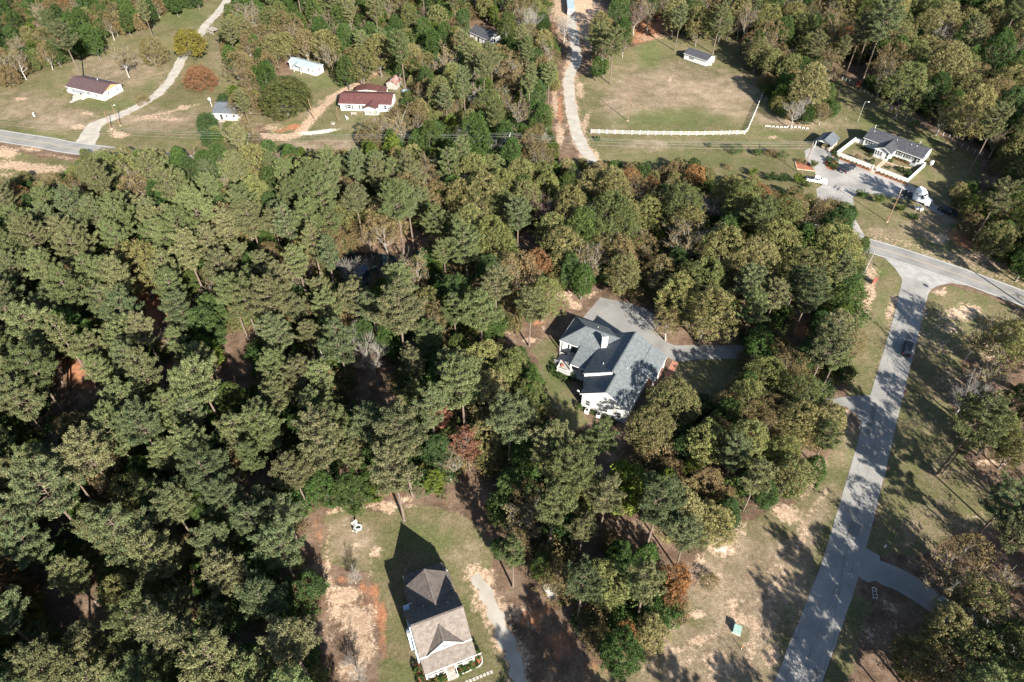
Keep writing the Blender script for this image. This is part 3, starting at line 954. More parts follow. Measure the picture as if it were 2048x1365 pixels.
def make_pine(H, R, cb=0.5, nbr=46, seed=0, dead=False, tuftk=26):
    random.seed(seed)
    lean = (R_(-.5, .5), R_(-.5, .5))
    trunk = [(lean[0] * t * t, lean[1] * t * t, H * t) for t in (0, .25, .5, .75, .97)]
    r0 = 0.011 * H + 0.03
    tubes = [(trunk, [r0, r0 * .85, r0 * .66, r0 * .4, .03], 8)]
    cen, rad = [], []
    for i in range(nbr):
        f = (i + R_(0, 1)) / nbr
        z = H * (cb + (0.97 - cb) * f)
        prof = (math.sin(PI * min(1, 0.18 + 0.82 * (1 - f))) ** 0.6 if f < 0.25 else math.sqrt(max(0.02, 1 - ((f - 0.12) / 0.9) ** 2)))
        L = R * prof * R_(0.62, 1.12)
        az = i * 2.399 + R_(-.4, .4)
        rise = L * (0.05 + 0.75 * f) * R_(.6, 1.2)
        base = Vector((lean[0] * (z / H) ** 2, lean[1] * (z / H) ** 2, z))
        tip = base + Vector((math.cos(az) * L, math.sin(az) * L, rise))
        mid = base.lerp(tip, .5) + Vector((0, 0, -0.12 * L))
        tubes.append(([base, mid, tip], [0.035 + 0.012 * L, 0.03, 0.012], 4))
        k = max(2, int(L * 1.8))
        side = Vector((-math.sin(az), math.cos(az), 0))
        for j in range(k):
            t = 0.38 + 0.62 * (j + R_(.2, .8)) / k
            w = (0.42 * L * (1.15 - t))
            for s in (-1, -.35, .35, 1) if t < 0.78 else (-.7, 0, .6):
                q = base.lerp(mid, t * 2) if t < .5 else mid.lerp(tip, t * 2 - 1)
                q = q + side * s * w * R_(.6, 1.2) + Vector((0, 0, R_(.05, .3)))
                cen.append(q[:])
                rad.append(R_(.27, .5))
                if abs(s) == 1 and random.random() < .35:
                    tubes.append(([base.lerp(tip, t * .8), q], [0.02, 0.008], 3))
    if dead:
        keep = [random.random() < .45 for _ in cen]
        cen = [c for c, k_ in zip(cen, keep) if k_]
        rad = [c for c, k_ in zip(rad, keep) if k_]
    cen.append((lean[0], lean[1], H))
    rad.append(.6)
    cen = np.array(cen)
    rad = np.array(rad)
    v1, t1 = clumps(cen, rad * 0.9, int(tuftk * 0.6), 0.25, 0.125, radial=1.3, squash=.72, shell=.62)
    v2, t2 = blades(cen, rad * 1.12, int(tuftk * 0.3), 0.075)
    return tubes, np.concatenate([v1, v2]), np.concatenate([t1, t2])


def limb_tree(H, R, base_z, seed, levels=3, spread=1.0, nl=6, fine=False, lean=0.0):
    """trunk with forking limbs; returns tubes and outer twig points"""
    random.seed(seed)
    r0 = 0.014 * H + 0.05
    fork = Vector((R_(-.3, .3) + lean * H * .3, R_(-.3, .3), base_z))
    tubes = [([(0, 0, 0), fork * 0.5 + Vector((R_(-.1, .1), 0, 0)), fork], [r0 * 1.25, r0, r0 * .85], 8)]
    tips = []

    def grow(p, d, L, r, lev):
        n = 3
        pts = [p]
        q = p
        for i in range(n):
            d = (d + Vector((R_(-.22, .22), R_(-.22, .22), R_(-.08, .2)))).normalized()
            q = q + d * L / n
            pts.append(q)
        tubes.append((pts, [r, r * .8, r * .6, r * .42], 5 if lev > 1 else 3))
        if lev == 0:
            tips.append(pts[-1][:])
            tips.append(pts[-2][:])
            return
        k = (3 if fine and lev > 2 else 4) if lev > 1 else (4 if fine else 3)
        for i in range(k):
            t = (i + 1) / k
            s = pts[min(n, 1 + int(t * (n - 1)))]
            side = Vector((R_(-1, 1), R_(-1, 1), R_(-.15, .7))).normalized()
            grow(s, (d * 0.75 + side * 0.85).normalized(), L * R_(.5, .72), r * .5, lev - 1)
        if lev < levels:
            tips.append(pts[-1][:])

    top = H - base_z
    for i in range(nl):
        az = i * 2.399 + R_(-.3, .3)
        el = R_(.45, 1.1) if i < nl - 1 else 1.5
        d = Vector((math.cos(az) * math.cos(el) * spread, math.sin(az) * math.cos(el) * spread, math.sin(el))).normalized()
        L = 0.52 * min(R / max(.35, math.cos(el)), top)
        s = fork * R_(.8, 1.0)
        grow(s, d, L, r0 * .5, levels - 1)
    return tubes, tips


def fit(tips, H, R, zlo):
    """keep crown points inside a rounded crown"""
    out = []
    for x, y, z in tips:
        f = (z - zlo) / max(.1, H - zlo)
        lim = R * (math.sqrt(max(.05, 1 - (2 * f - .8) ** 2 / 1.6)))
        k = min(1.0, lim / max(.1, math.hypot(x, y)))
        out.append((x * k, y * k, min(max(z, zlo), H)))
    return out


def make_oak(H, R, seed, base=.2, ncl=240, K=40, leaf=.29, sparse=0.0, squash=.85, crad=(.42, .85)):
    ncl, K, leaf, crad = int(ncl * 1.75), int(K * .68), leaf * .82, (crad[0] * .72, crad[1] * .78)
    tubes, tips = limb_tree(H, R, H * base, seed)
    zlo = H * (base + .05)
    pts = fit(tips, H * .97, R, zlo)
    # fill the outer shell of an uneven crown so it reads as a closed canopy
    random.seed(seed + 99)
    lob = [(R_(0, 6.28), R_(.78, 1.15)) for _ in range(7)]
    n = ncl
    for i in range(n):
        f = random.random() ** .7
        az = R_(0, 6.28)
        lb = max(w * math.exp(-(math.atan2(math.sin(az - a), math.cos(az - a)) / .6) ** 2) for a, w in lob)
        rr = R * (0.62 + .45 * lb) * math.sqrt(max(.03, 1 - (max(0, f - .3) / .72) ** 2)) * (1 if f > .3 else .75 + .8 * f)
        k = R_(.72, 1.0)
        pts.append((math.cos(az) * rr * k, math.sin(az) * rr * k, zlo + (H - zlo) * f * R_(.93, 1)))
    if sparse:
        pts = [p for p in pts if random.random() > sparse]
    cen = np.array(pts)
    rad = rng.uniform(crad[0], crad[1], len(cen)) * (R / 5.0) ** .35
    v, t = clumps(cen, rad, K, leaf, leaf * .62, radial=1.0, squash=squash, shell=.55)
    return tubes, v, t


def make_bare(H, R, seed, levels=4, thin=True):
    tubes, tips = limb_tree(H, R, H * .28, seed, levels=levels, fine=True, nl=7)
    random.seed(seed)
    extra = []
    for x, y, z in tips:
        for _ in range(1):
            d = Vector((x * .12 + R_(-.6, .6), y * .12 + R_(-.6, .6), R_(.1, .9)))
            extra.append(([(x, y, z), tuple(Vector((x, y, z)) + d)], [0.022, 0.012], 3))
    return tubes + extra, tips


def make_cedar(H, R, seed):
    random.seed(seed)
    cen, rad = [], []
    n = int(60 + 26 * H)
    for i in range(n):
        f = random.random() ** 1.2
        az = R_(0, 6.28)
        r = R * (1 - f) ** .75 * (.55 + .45 * min(1, f * 6)) * R_(.72, 1.05)
        cen.append((math.cos(az) * r, math.sin(az) * r, H * (.06 + .9 * f)))
        rad.append(R_(.38, .62))
    v, t = clumps(np.array(cen), np.array(rad), 34, .26, .15, radial=1.0, squash=1.15, shell=.4)
    return [([(0, 0, 0), (0, 0, H * .9)], [.05 + .01 * H, .02], 6)], v, t


def make_shrub(H, R, seed, K=34, n=34, leaf=.16, spiky=False):
    random.seed(seed)
    cen, rad = [], []
    for i in range(n):
        f = random.random()
        az = R_(0, 6.28)
        r = R * math.sqrt(max(.05, 1 - (f * 1.02 - .25) ** 2 / .62)) * R_(.6, .95)
        cen.append((math.cos(az) * r, math.sin(az) * r, H * (.12 + .82 * f)))
        rad.append(min(R, H) * R_(.2, .34))
    tubes = [([(0, 0, 0), (R_(-.1, .1), R_(-.1, .1), H * .6)], [.04, .02], 5)]
    if spiky:      # arching shoots from one base
        cen, rad = [], []
        for i in range(15):
            az = i * 2.4 + R_(-.3, .3)
            o = R_(.35, 1.0)
            for t in (.4, .6, .8, .97):
                cen.append((math.cos(az) * R * o * t, math.sin(az) * R * o * t, H * (1.05 - .45 * o) * (t ** .8)))
                rad.append(.24 * (1.2 - t * .5))
            tubes.append(([(0, 0, 0), (math.cos(az) * R * o * .5, math.sin(az) * R * o * .5, H * .62), (math.cos(az) * R * o, math.sin(az) * R * o, H * (1.05 - .45 * o))], [.03, .02, .01], 3))
        v, t = blades(np.array(cen), np.array(rad) * 1.7, 16, .09, up=.5)
        return tubes, v, t
    v, t = clumps(np.array(cen), np.array(rad), K, leaf, leaf * .7, radial=1.0, squash=.9, shell=.6)
    return tubes, v, t


M_bark_pine = surf("bark_pine", (0.15, 0.115, 0.092), (0.09, 0.065, 0.05), scale=6, rough=.95, fine=(14, .25), stretch=(1, 1, .25))
M_bark_grey = surf("bark_grey", (0.16, 0.145, 0.125), (0.09, 0.08, 0.07), scale=5, rough=.95, fine=(14, .2), stretch=(1, 1, .3))
M_bark_pale = surf("bark_pale", (0.30, 0.28, 0.25), (0.19, 0.175, 0.155), scale=5, rough=.9)
M_bark_red = surf("twigs_red", (0.17, 0.115, 0.095), (0.11, 0.075, 0.065), scale=5, rough=.9)
L_pine = leaf_mat("pine_needles", [(.112, .122, .052), (.080, .106, .044), (.134, .130, .062), (.064, .092, .044), (.132, .122, .064), (.096, .120, .048)], .15)
L_oak = leaf_mat("oak_leaves", [(.154, .146, .060), (.094, .114, .040), (.172, .148, .070), (.070, .096, .034), (.160, .136, .060), (.126, .138, .048)], .18)
L_green = leaf_mat("green_leaves", [(.046, .080, .026), (.058, .094, .026), (.042, .070, .028), (.074, .100, .030)], .28)
L_bright = leaf_mat("bright_leaves", [(.076, .112, .022), (.100, .124, .026), (.062, .100, .026)], .3)
L_rust = leaf_mat("rust_leaves", [(.215, .105, .042), (.165, .095, .048), (.225, .128, .052), (.150, .078, .045)], .3)
L_brown = leaf_mat("brown_leaves", [(.158, .120, .060), (.134, .112, .052), (.170, .128, .066), (.122, .096, .050)], .25)
L_dead = leaf_mat("dead_needles", [(.150, .072, .048), (.175, .088, .058)], .2)
L_red = leaf_mat("scarlet_leaves", [(.40, .060, .015), (.46, .085, .02)], .3)
L_olive_dark = leaf_mat("dark_oak_leaves", [(.062, .070, .026), (.072, .076, .028), (.052, .064, .024)], .25)

KINDS = {}          # kind -> list of (crown mesh, trunk mesh, H, R)


def reg(kind, res, lm, bm, H, R):
    tubes, v, t = res
    KINDS.setdefault(kind, []).append((leaf_mesh("crown", v, t, lm), wood_mesh("trunk", tubes, bm), H, R))


for i in range(11):
    H = 16 + (i * 37 % 7) * .8
    R = 3.5 + (i * 13 % 5) * .33
    reg('pine', make_pine(H, R, cb=.42 + .05 * (i % 4), nbr=44 + 3 * (i % 4), seed=100 + i), L_pine, M_bark_pine, H, R)
for i in range(3):
    reg('tall_pine', make_pine(19, 4.6 + i * .5, cb=.52, nbr=38, seed=140 + i, tuftk=30), L_pine, M_bark_pine, 19, 4.6 + i * .5)
for i in range(8):
    H = 11.5 + (i * 29 % 5) * .8
    R = 4.2 + (i * 17 % 5) * .42
    reg('oak', make_oak(H, R, 200 + i, ncl=230 + 12 * i, K=38), L_oak, M_bark_grey, H, R)
for i in range(4):
    H = 12 + i
    R = 3.2 + .35 * i
    reg('gum', make_oak(H, R, 240 + i, base=.15, ncl=190, K=42, leaf=.3, crad=(.55, .9)), L_green, M_bark_grey, H, R)
for i in range(4):
    reg('bushy', make_oak(6 + .8 * i, 3.2 + .3 * i, 440 + i, base=.03, ncl=190, K=36, leaf=.27, crad=(.45, .8)), (L_oak, L_green, L_oak, L_brown)[i], M_bark_grey, 6 + .8 * i, 3.2 + .3 * i)
for i in range(3):
    reg('bright', make_oak(8 + i, 2.4 + .4 * i, 260 + i, base=.12, ncl=110, K=44, leaf=.28, crad=(.5, .8)), L_bright, M_bark_grey, 8 + i, 2.4 + .4 * i)
for i in range(5):
    H = 10.5 + i * .9
    R = 4 + .35 * i
    reg('brown', make_oak(H, R, 280 + i, ncl=120, K=30, leaf=.28, sparse=.25, crad=(.55, .95)), L_brown, M_bark_pale, H, R)
for i in range(3):
    reg('rust', make_oak(8.5 + i, 3.6 + .4 * i, 300 + i, ncl=120, K=38, leaf=.28, sparse=.15), L_rust, M_bark_grey, 8.5 + i, 3.6 + .4 * i)
for i in range(4):          # half-bare hardwood: pale limbs with thin brown leaf
    H = 11 + i
    R = 4.4 + .3 * i
    tubes, tips = make_bare(H, R, 320 + i, levels=3)
    pts = np.array([p for p in tips if random.random() < .55])
    v, t = clumps(pts, rng.uniform(.5, .85, len(pts)), 16, .26, .17)
    reg('thin', (tubes, v, t), L_brown, M_bark_pale, H, R)
BARE = []
for i in range(4):
    H = 9.5 + i * 1.2
    R = 3.6 + .4 * i
    tubes, tips = make_bare(H, R, 340 + i)
    BARE.append((wood_mesh("trunk", tubes[:80], M_bark_pale), wood_mesh("crown", tubes[80:], M_bark_pale if i != 2 else M_bark_red), H, R))
KINDS['bare'] = [(c, t, H, R) for t, c, H, R in BARE]
reg('cedar', make_cedar(8.5, 2.9, 360), L_bright, M_bark_grey, 8.5, 2.9)
reg('cedar', make_cedar(7.0, 1.9, 361), L_green, M_bark_grey, 7.0, 1.9)
reg('deadpine', make_pine(12, 3.4, cb=.35, nbr=40, seed=150, dead=True), L_dead, M_bark_grey, 12, 3.4)
reg('deadpine', make_pine(11, 2.6, cb=.2, nbr=46, seed=151), L_dead, M_bark_grey, 11, 2.6)
for i in range(3):
    reg('shrub', make_shrub(2.4 + .5 * i, 1.8 + .4 * i, 380 + i, n=44, leaf=.2), L_green, M_bark_grey, 2.4 + .5 * i, 1.8 + .4 * i)
for i in range(2):
    reg('brownshrub', make_shrub(2.6, 2.3, 390 + i, n=60, leaf=.17), L_brown, M_bark_grey, 2.6, 2.3)
reg('scarlet', make_shrub(3.2, 1.4, 395, n=40, leaf=.2), L_red, M_bark_grey, 3.2, 1.4)
for i in range(2):
    reg('round', make_shrub(1.35, .78, 400 + i, K=60, n=34, leaf=.10), L_green, M_bark_grey, 1.35, .78)
for i in range(3):
    reg('spiky', make_shrub(2.3, 1.7, 410 + i, spiky=True), L_bright if i == 1 else L_green, M_bark_grey, 2.3, 1.7)
reg('hedge', make_shrub(.7, .62, 420, K=40, n=22, leaf=.09), L_olive_dark, M_bark_grey, .7, .62)
for i in range(2):
    reg('bigbrown', make_oak(9.5, 6.3, 450 + i, base=.05, ncl=380, K=34, leaf=.27, sparse=.1, crad=(.5, .9)), L_brown if i == 0 else leaf_mat("olive_brown_leaves", [(.135, .112, .052), (.12, .105, .05)], .25), M_bark_pale, 9.5, 6.3)
reg('bigrust', make_oak(8.5, 6.0, 455, base=.04, ncl=360, K=34, leaf=.27, crad=(.5, .9)), L_rust, M_bark_grey, 8.5, 6.0)
reg('bigoak', make_oak(11.5, 8.6, 430, base=.12, ncl=520, K=52, leaf=.34), L_olive_dark, M_bark_grey, 11.5, 8.6)
reg('yellowoak', make_oak(9.5, 5.4, 431, base=.15, ncl=260, K=46, leaf=.32), leaf_mat("yellow_leaves", [(.150, .128, .030), (.135, .120, .032)], .3), M_bark_grey, 9.5, 5.4)

TREE_NAME = {'bigbrown': ('autumn_tree', 'autumn tree'), 'bigrust': ('russet_tree', 'russet tree'), 'bushy': ('bushy_tree', 'bushy tree'), 'pine': ('pine_tree', 'pine'), 'tall_pine': ('tall_pine_tree', 'tall pine'), 'oak': ('oak_tree', 'oak'), 'gum': ('green_tree', 'leafy tree'), 'bright': ('sapling', 'young tree'),
             'brown': ('autumn_tree', 'autumn tree'), 'rust': ('russet_tree', 'russet tree'), 'thin': ('thinning_tree', 'thinning tree'), 'bare': ('bare_tree', 'bare tree'), 'cedar': ('cedar_tree', 'cedar'),
             'deadpine': ('dead_pine_tree', 'dead pine'), 'shrub': ('shrub', 'shrub'), 'brownshrub': ('brown_shrub', 'shrub'), 'scarlet': ('scarlet_shrub', 'scarlet shrub'), 'round': ('clipped_bush', 'bush'),
             'spiky': ('arching_shrub', 'arching shrub'), 'hedge': ('low_bush', 'low bush'), 'bigoak': ('oak_tree', 'oak'), 'yellowoak': ('oak_tree', 'oak')}
TREE_N = {}
TREES = []          # (object, kind, x, y, H)


def plant(kind, x, y, scale=1.0, var=None, label=None, group=None, rz=None, zs=None, z=0.0):
    vs = KINDS[kind]
    c, t, H, R = vs[(var if var is not None else random.randrange(len(vs))) % len(vs)]
    nm, cat = TREE_NAME[kind]
    o = bpy.data.objects.new(nm, None)
    COL.objects.link(o)
    o.location = (x, y, z)
    o.rotation_euler = (R_(-.03, .03), R_(-.03, .03), R_(0, 6.28) if rz is None else rz)
    o.scale = (scale, scale, scale * (zs or R_(.93, 1.08)))
    o['category'] = cat
    if label:
        o['label'] = label
    if group:
        o['group'] = group
    if kind not in ('hedge', 'round', 'spiky'):
        a = bpy.data.objects.new('trunk', t)
        COL.objects.link(a)
        a.parent = o
    b = bpy.data.objects.new('crown' if kind not in ('hedge', 'round', 'spiky', 'shrub', 'brownshrub', 'scarlet') else 'foliage', c)
    COL.objects.link(b)
    b.parent = o
    TREES.append((o, kind, x, y, H * scale))
    return o
# ------------------------------------------------------------------ buildings
def shingle(name, c1, c2):
    m = surf(name, c1, c2, scale=1.6, rough=.92, fine=(6.5, .22), bump=.012, bscale=9, spec=.15)
    return m


M_slate = shingle("slate_shingles", (0.122, 0.136, 0.142), (0.088, 0.100, 0.106))
M_brownsh = shingle("brown_shingles", (0.150, 0.130, 0.116), (0.108, 0.092, 0.082))
M_dark_sh = shingle("dark_shingles", (0.062, 0.064, 0.074), (0.040, 0.042, 0.050))
M_char_sh = shingle("charcoal_shingles", (0.050, 0.054, 0.066), (0.034, 0.037, 0.045))
M_bluegrey_sh = shingle("bluegrey_shingles", (0.105, 0.120, 0.135), (0.07, 0.08, 0.092))
M_red_metal = ribbed("red_metal_roof", (0.150, 0.066, 0.060), (0.115, 0.050, 0.047), .45, 'X')
M_brown_metal = ribbed("brown_metal_roof", (0.115, 0.072, 0.070), (0.095, 0.058, 0.058), .45, 'X')
M_blue_metal = ribbed("pale_blue_metal_roof", (0.36, 0.44, 0.48), (0.28, 0.36, 0.40), .4, 'X', metal=.2)
M_rusty = ribbed("rusty_metal", (0.24, 0.085, 0.06), (0.42, 0.36, 0.33), .5, 'X')
M_black_roof = surf("black_roof", (0.06, 0.062, 0.075), (0.10, 0.095, 0.10), scale=1.2, rough=.7, fine=(5, .15))
M_white = surf("white_paint", (0.60, 0.60, 0.58), (0.48, 0.48, 0.46), scale=1.5, rough=.7)
M_trim = surf("white_trim", (0.62, 0.62, 0.60), (0.50, 0.50, 0.48), scale=3, rough=.6)
M_cream = surf("cream_siding", (0.56, 0.56, 0.52), (0.46, 0.46, 0.43), scale=1.2, rough=.75, bump=.01, bscale=3, stretch=(1, 1, 8))
M_ltblue = surf("pale_blue_siding", (0.42, 0.54, 0.60), (0.37, 0.49, 0.56), scale=1.2, rough=.7, bump=.01, bscale=3, stretch=(1, 1, 8))
M_wood = surf("weathered_wood", (0.30, 0.235, 0.18), (0.20, 0.155, 0.12), scale=3, rough=.9, stretch=(.3, 3, 1), fine=(9, .2))
M_greywood = surf("grey_wood", (0.32, 0.30, 0.275), (0.20, 0.185, 0.17), scale=3, rough=.9, fine=(9, .2))
M_rawwood = surf("raw_wood_gable", (0.48, 0.25, 0.13), (0.40, 0.20, 0.10), scale=2, rough=.8)
M_brick = surf("brick_path", (0.36, 0.17, 0.115), (0.26, 0.115, 0.08), scale=4, rough=.9, fine=(8, .3))
M_brickwall = surf("brick_foundation", (0.26, 0.13, 0.095), (0.18, 0.09, 0.07), scale=5, rough=.9, fine=(10, .3))
M_mulch = surf("red_mulch", (0.30, 0.11, 0.055), (0.19, 0.07, 0.04), scale=4, rough=.95, fine=(8, .3))
M_tan = surf("tan_paving", (0.48, 0.36, 0.26), (0.38, 0.27, 0.19), scale=2, rough=.9, fine=(6, .15))
M_deck = surf("deck_boards", (0.33, 0.31, 0.285), (0.24, 0.225, 0.205), scale=2, rough=.85)
M_glass = glass_mat("window_glass", (0.035, 0.045, 0.055))
M_shutter = surf("black_shutter", (0.03, 0.03, 0.033), (0.02, 0.02, 0.022), rough=.6)
M_metal = surf("galvanised", (0.42, 0.43, 0.44), (0.32, 0.33, 0.34), rough=.45, metal=.5)
M_darkmetal = surf("dark_metal", (0.04, 0.04, 0.045), (0.03, 0.03, 0.03), rough=.5, metal=.3)
M_stone = surf("stepping_stone", (0.40, 0.38, 0.34), (0.30, 0.28, 0.25), scale=4, rough=.9)


class Beams:
    """each bar becomes an object of its own"""
    def __init__(s):
        s.l = []

    def beam(s, *a, **k):
        s.l.append((a, k))

    def build(s, name, mat, parent):
        for a, k in s.l:
            MB().beam(*a, **k).build(name, mat, parent)


class House:
    """local frame: x along, y across; everything is a child of one Empty at its corner"""
    def __init__(s, name, o, ang, label, cat='house', group=None):
        s.root = empty(name, (o[0], o[1], 0), math.radians(ang), label, cat, group)

    def mb(s, name, mat, mb, **k):
        return mb.build(name, mat, s.root, **k)

    def box(s, name, mat, *a, **k):
        return MB().box(*a).build(name, mat, s.root, **k)

    def win(s, x, y, z, w, h, face, shut=False, cross=True):
        """face: 'S','N' (x along) or 'E','W' (y along); centre at x,y,z"""
        sg = {'S': -1, 'N': 1, 'E': 1, 'W': -1}[face]
        f, g, sh = MB(), MB(), MB()

        def bx(m, a0, a1, z0, z1, d0, d1):
            if face in 'SN':
                m.box(x + a0, y + sg * d0, z + z0, x + a1, y + sg * d1, z + z1)
            else:
                m.box(x + sg * d0, y + a0, z + z0, x + sg * d1, y + a1, z + z1)
        t = .09
        bx(f, -w / 2 - t, -w / 2, -h / 2 - t, h / 2 + t, -.02, .07)
        bx(f, w / 2, w / 2 + t, -h / 2 - t, h / 2 + t, -.02, .07)
        bx(f, -w / 2, w / 2, h / 2, h / 2 + t, -.02, .07)
        bx(f, -w / 2, w / 2, -h / 2 - t, -h / 2, -.02, .09)
        if cross:
            bx(f, -w / 2, w / 2, -.03, .03, -.01, .05)
        fr = f.build('window', M_trim, s.root)
        bx(g, -w / 2, w / 2, -h / 2, h / 2, -.01, .025)
        g.build('pane', M_glass, fr)
        if shut:
            for q in (-1, 1):
                m = MB()
                c = q * (w / 2 + t + .2)
                bx(m, c - .19, c + .19, -h / 2 - t, h / 2 + t, 0, .05)
                m.build('shutter', M_shutter, s.root)

    def door(s, x, y, z, w, h, face, mat=None):
        sg = {'S': -1, 'N': 1, 'E': 1, 'W': -1}[face]
        m = MB()
        k = MB()
        if face in 'SN':
            m.box(x - w / 2, y - sg * .02, z, x + w / 2, y + sg * .06, z + h)
            k.box(x + w * .32, y + sg * .06, z + 1, x + w * .40, y + sg * .12, z + 1.1)
        else:
            m.box(x - sg * .02, y - w / 2, z, x + sg * .06, y + w / 2, z + h)
            k.box(x + sg * .06, y + w * .32, z + 1, x + sg * .12, y + w * .4, z + 1.1)
        d = m.build('door', mat or M_shutter, s.root)
        k.build('handle', M_metal, d)

    def gable(s, x0, x1, y0, y1, ze, zr, roofm, wallm, over=.35, gmat=None, axis='x', t=.16, z0=0.0, name='roof', walls=True):
        """gable block; ridge along x (or y) with the ridge in the middle"""
        if axis == 'x':
            ym = (y0 + y1) / 2
            k = (zr - ze) / (ym - y0)
            zo = ze - k * over
            r = MB()
            r.slab([(x0 - over, y0 - over, zo), (x1 + over, y0 - over, zo), (x1 + over, ym, zr), (x0 - over, ym, zr)], t)
            r.slab([(x1 + over, y1 + over, zo), (x0 - over, y1 + over, zo), (x0 - over, ym, zr), (x1 + over, ym, zr)], t)
            rf = s.mb(name, roofm, r)
            MB().beam((x0 - over, ym, zr + .02), (x1 + over, ym, zr + .02), .28, .05).build('ridge_cap', roofm, rf)
            f = Beams()
            f.beam((x0 - over, y0 - over - .03, zo - .09), (x1 + over, y0 - over - .03, zo - .09), .05, .18)
            f.beam((x0 - over, y1 + over + .03, zo - .09), (x1 + over, y1 + over + .03, zo - .09), .05, .18)
            f.build('fascia', M_trim, rf)
            if walls:
                w = MB().box(x0, y0, z0, x1, y1, ze - .12)
                s.mb('wall', wallm, w)
                for xa, xb in ((x0 + .002, x0 + .12), (x1 - .12, x1 - .002)):
                    MB().prism_x([(y0 + .02, ze - .12), (y1 - .02, ze - .12), (ym, zr - .16)], xa, xb).build('gable_wall', gmat or wallm, s.root)
        else:
            xm = (x0 + x1) / 2
            k = (zr - ze) / (xm - x0)
            zo = ze - k * over
            r = MB()
            r.slab([(x0 - over, y1 + over, zo), (x0 - over, y0 - over, zo), (xm, y0 - over, zr), (xm, y1 + over, zr)], t)
            r.slab([(x1 + over, y0 - over, zo), (x1 + over, y1 + over, zo), (xm, y1 + over, zr), (xm, y0 - over, zr)], t)
            rf = s.mb(name, roofm, r)
            MB().beam((xm, y0 - over, zr + .02), (xm, y1 + over, zr + .02), .28, .05).build('ridge_cap', roofm, rf)
            if walls:
                s.mb('wall', wallm, MB().box(x0, y0, z0, x1, y1, ze - .12))
                for ya, yb in ((y0 + .002, y0 + .12), (y1 - .12, y1 - .002)):
                    MB().prism_y([(x0 + .02, ze - .12), (x1 - .02, ze - .12), (xm, zr - .16)], ya, yb).build('gable_wall', gmat or wallm, s.root)


def rail(root, a, b, z, h=.95, post=True, name='railing', mat=None, step=.16):
    """balustrade from a to b standing on z"""
    m = MB()
    a = Vector((a[0], a[1]))
    b = Vector((b[0], b[1]))
    m.beam((a.x, a.y, z + h), (b.x, b.y, z + h), .08, .06)
    m.beam((a.x, a.y, z + .12), (b.x, b.y, z + .12), .06, .05)
    n = max(2, int((b - a).length / step))
    for i in range(1, n):
        p = a.lerp(b, i / n)
        m.box(p.x - .018, p.y - .018, z + .12, p.x + .018, p.y + .018, z + h)
    return m.build(name, mat or M_trim, root)


# ---- 1 the slate-roofed house in the middle
h = House('slate_roofed_house', (20.2, 92.5), -28.2, "large white house with slate-blue shingle roofs and a white chimney in the woods")
zp = lambda x: 7.8 - .587 * abs(x)
r = MB()
r.slab([(5.95, 13.2, zp(5.95)), (0, 13.2, 7.8), (0, -.02, 7.8), (5.95, -.02, zp(5.95))], .18)
r.slab([(5.95, -.02, zp(5.95)), (.8, -.02, zp(.8)), (.8, -5.35, zp(.8)), (5.95, -5.35, zp(5.95))], .18)
r.slab([(0, -.02, 7.8), (.8, -.02, zp(.8)), (.8, .0, zp(.8)), (0, .0, 7.8)], .18)
r1 = h.mb('roof', M_slate, r)
MB().slab([(7.5, 5.3, 3.62), (7.5, 13.2, 3.62), (3.9, 13.2, zp(3.9) + .12), (3.9, 5.3, zp(3.9) + .12)], .14).build('porch_roof', M_slate, h.root)
MB().beam((7.5, 5.27, 3.56), (3.9, 5.27, zp(3.9) + .06), .06, .2).build('rake_board', M_trim, h.root)
MB().slab([(-6.3, 13.2, zp(6.3)), (-6.3, -.02, zp(6.3)), (0, -.02, 7.8), (0, 13.2, 7.8)], .18).build('roof', M_slate, h.root)
MB().slab([(-4.5, .45, 4.1), (-4.5, -5.35, 4.1), (.8, -5.35, zp(.8)), (.8, .45, zp(.8))], .18).build('roof', M_slate, h.root)
c = Beams()
c.beam((0, -.02, 7.83), (0, 13.2, 7.83), .3, .05)
c.beam((.8, -5.35, zp(.8) + .03), (.8, 0, zp(.8) + .03), .3, .05)
c.build('ridge_cap', M_slate, r1)
# hip-roofed west wing
w = MB()
w.slab([(-14.85, 15.7, 3.6), (-10.6, 11.1, 6.2), (-2.5, 11.1, 6.2), (-5.7, 15.7, 3.6)], .16)
w.slab([(-14.85, 15.7, 3.6), (-14.85, 6.95, 3.6), (-10.6, 11.1, 6.2)], .16)
w.slab([(-14.85, 6.95, 3.6), (-5.3, 6.95, 3.6), (-2.5, 11.1, 6.2), (-10.6, 11.1, 6.2)], .16)
w.slab([(-10.0, 7.6, 4.02), (-10.0, 2.05, 3.0), (-5.3, 2.05, 3.0), (-5.3, 7.6, 4.02)], .14)
rw = h.mb('wing_roof', M_slate, w)
c = Beams()
c.beam((-10.6, 11.1, 6.23), (-2.5, 11.1, 6.23), .26, .05)
c.beam((-14.85, 15.7, 3.63), (-10.6, 11.1, 6.23), .22, .05)
c.beam((-14.85, 6.95, 3.63), (-10.6, 11.1, 6.23), .22, .05)
c.build('ridge_cap', M_slate, rw)
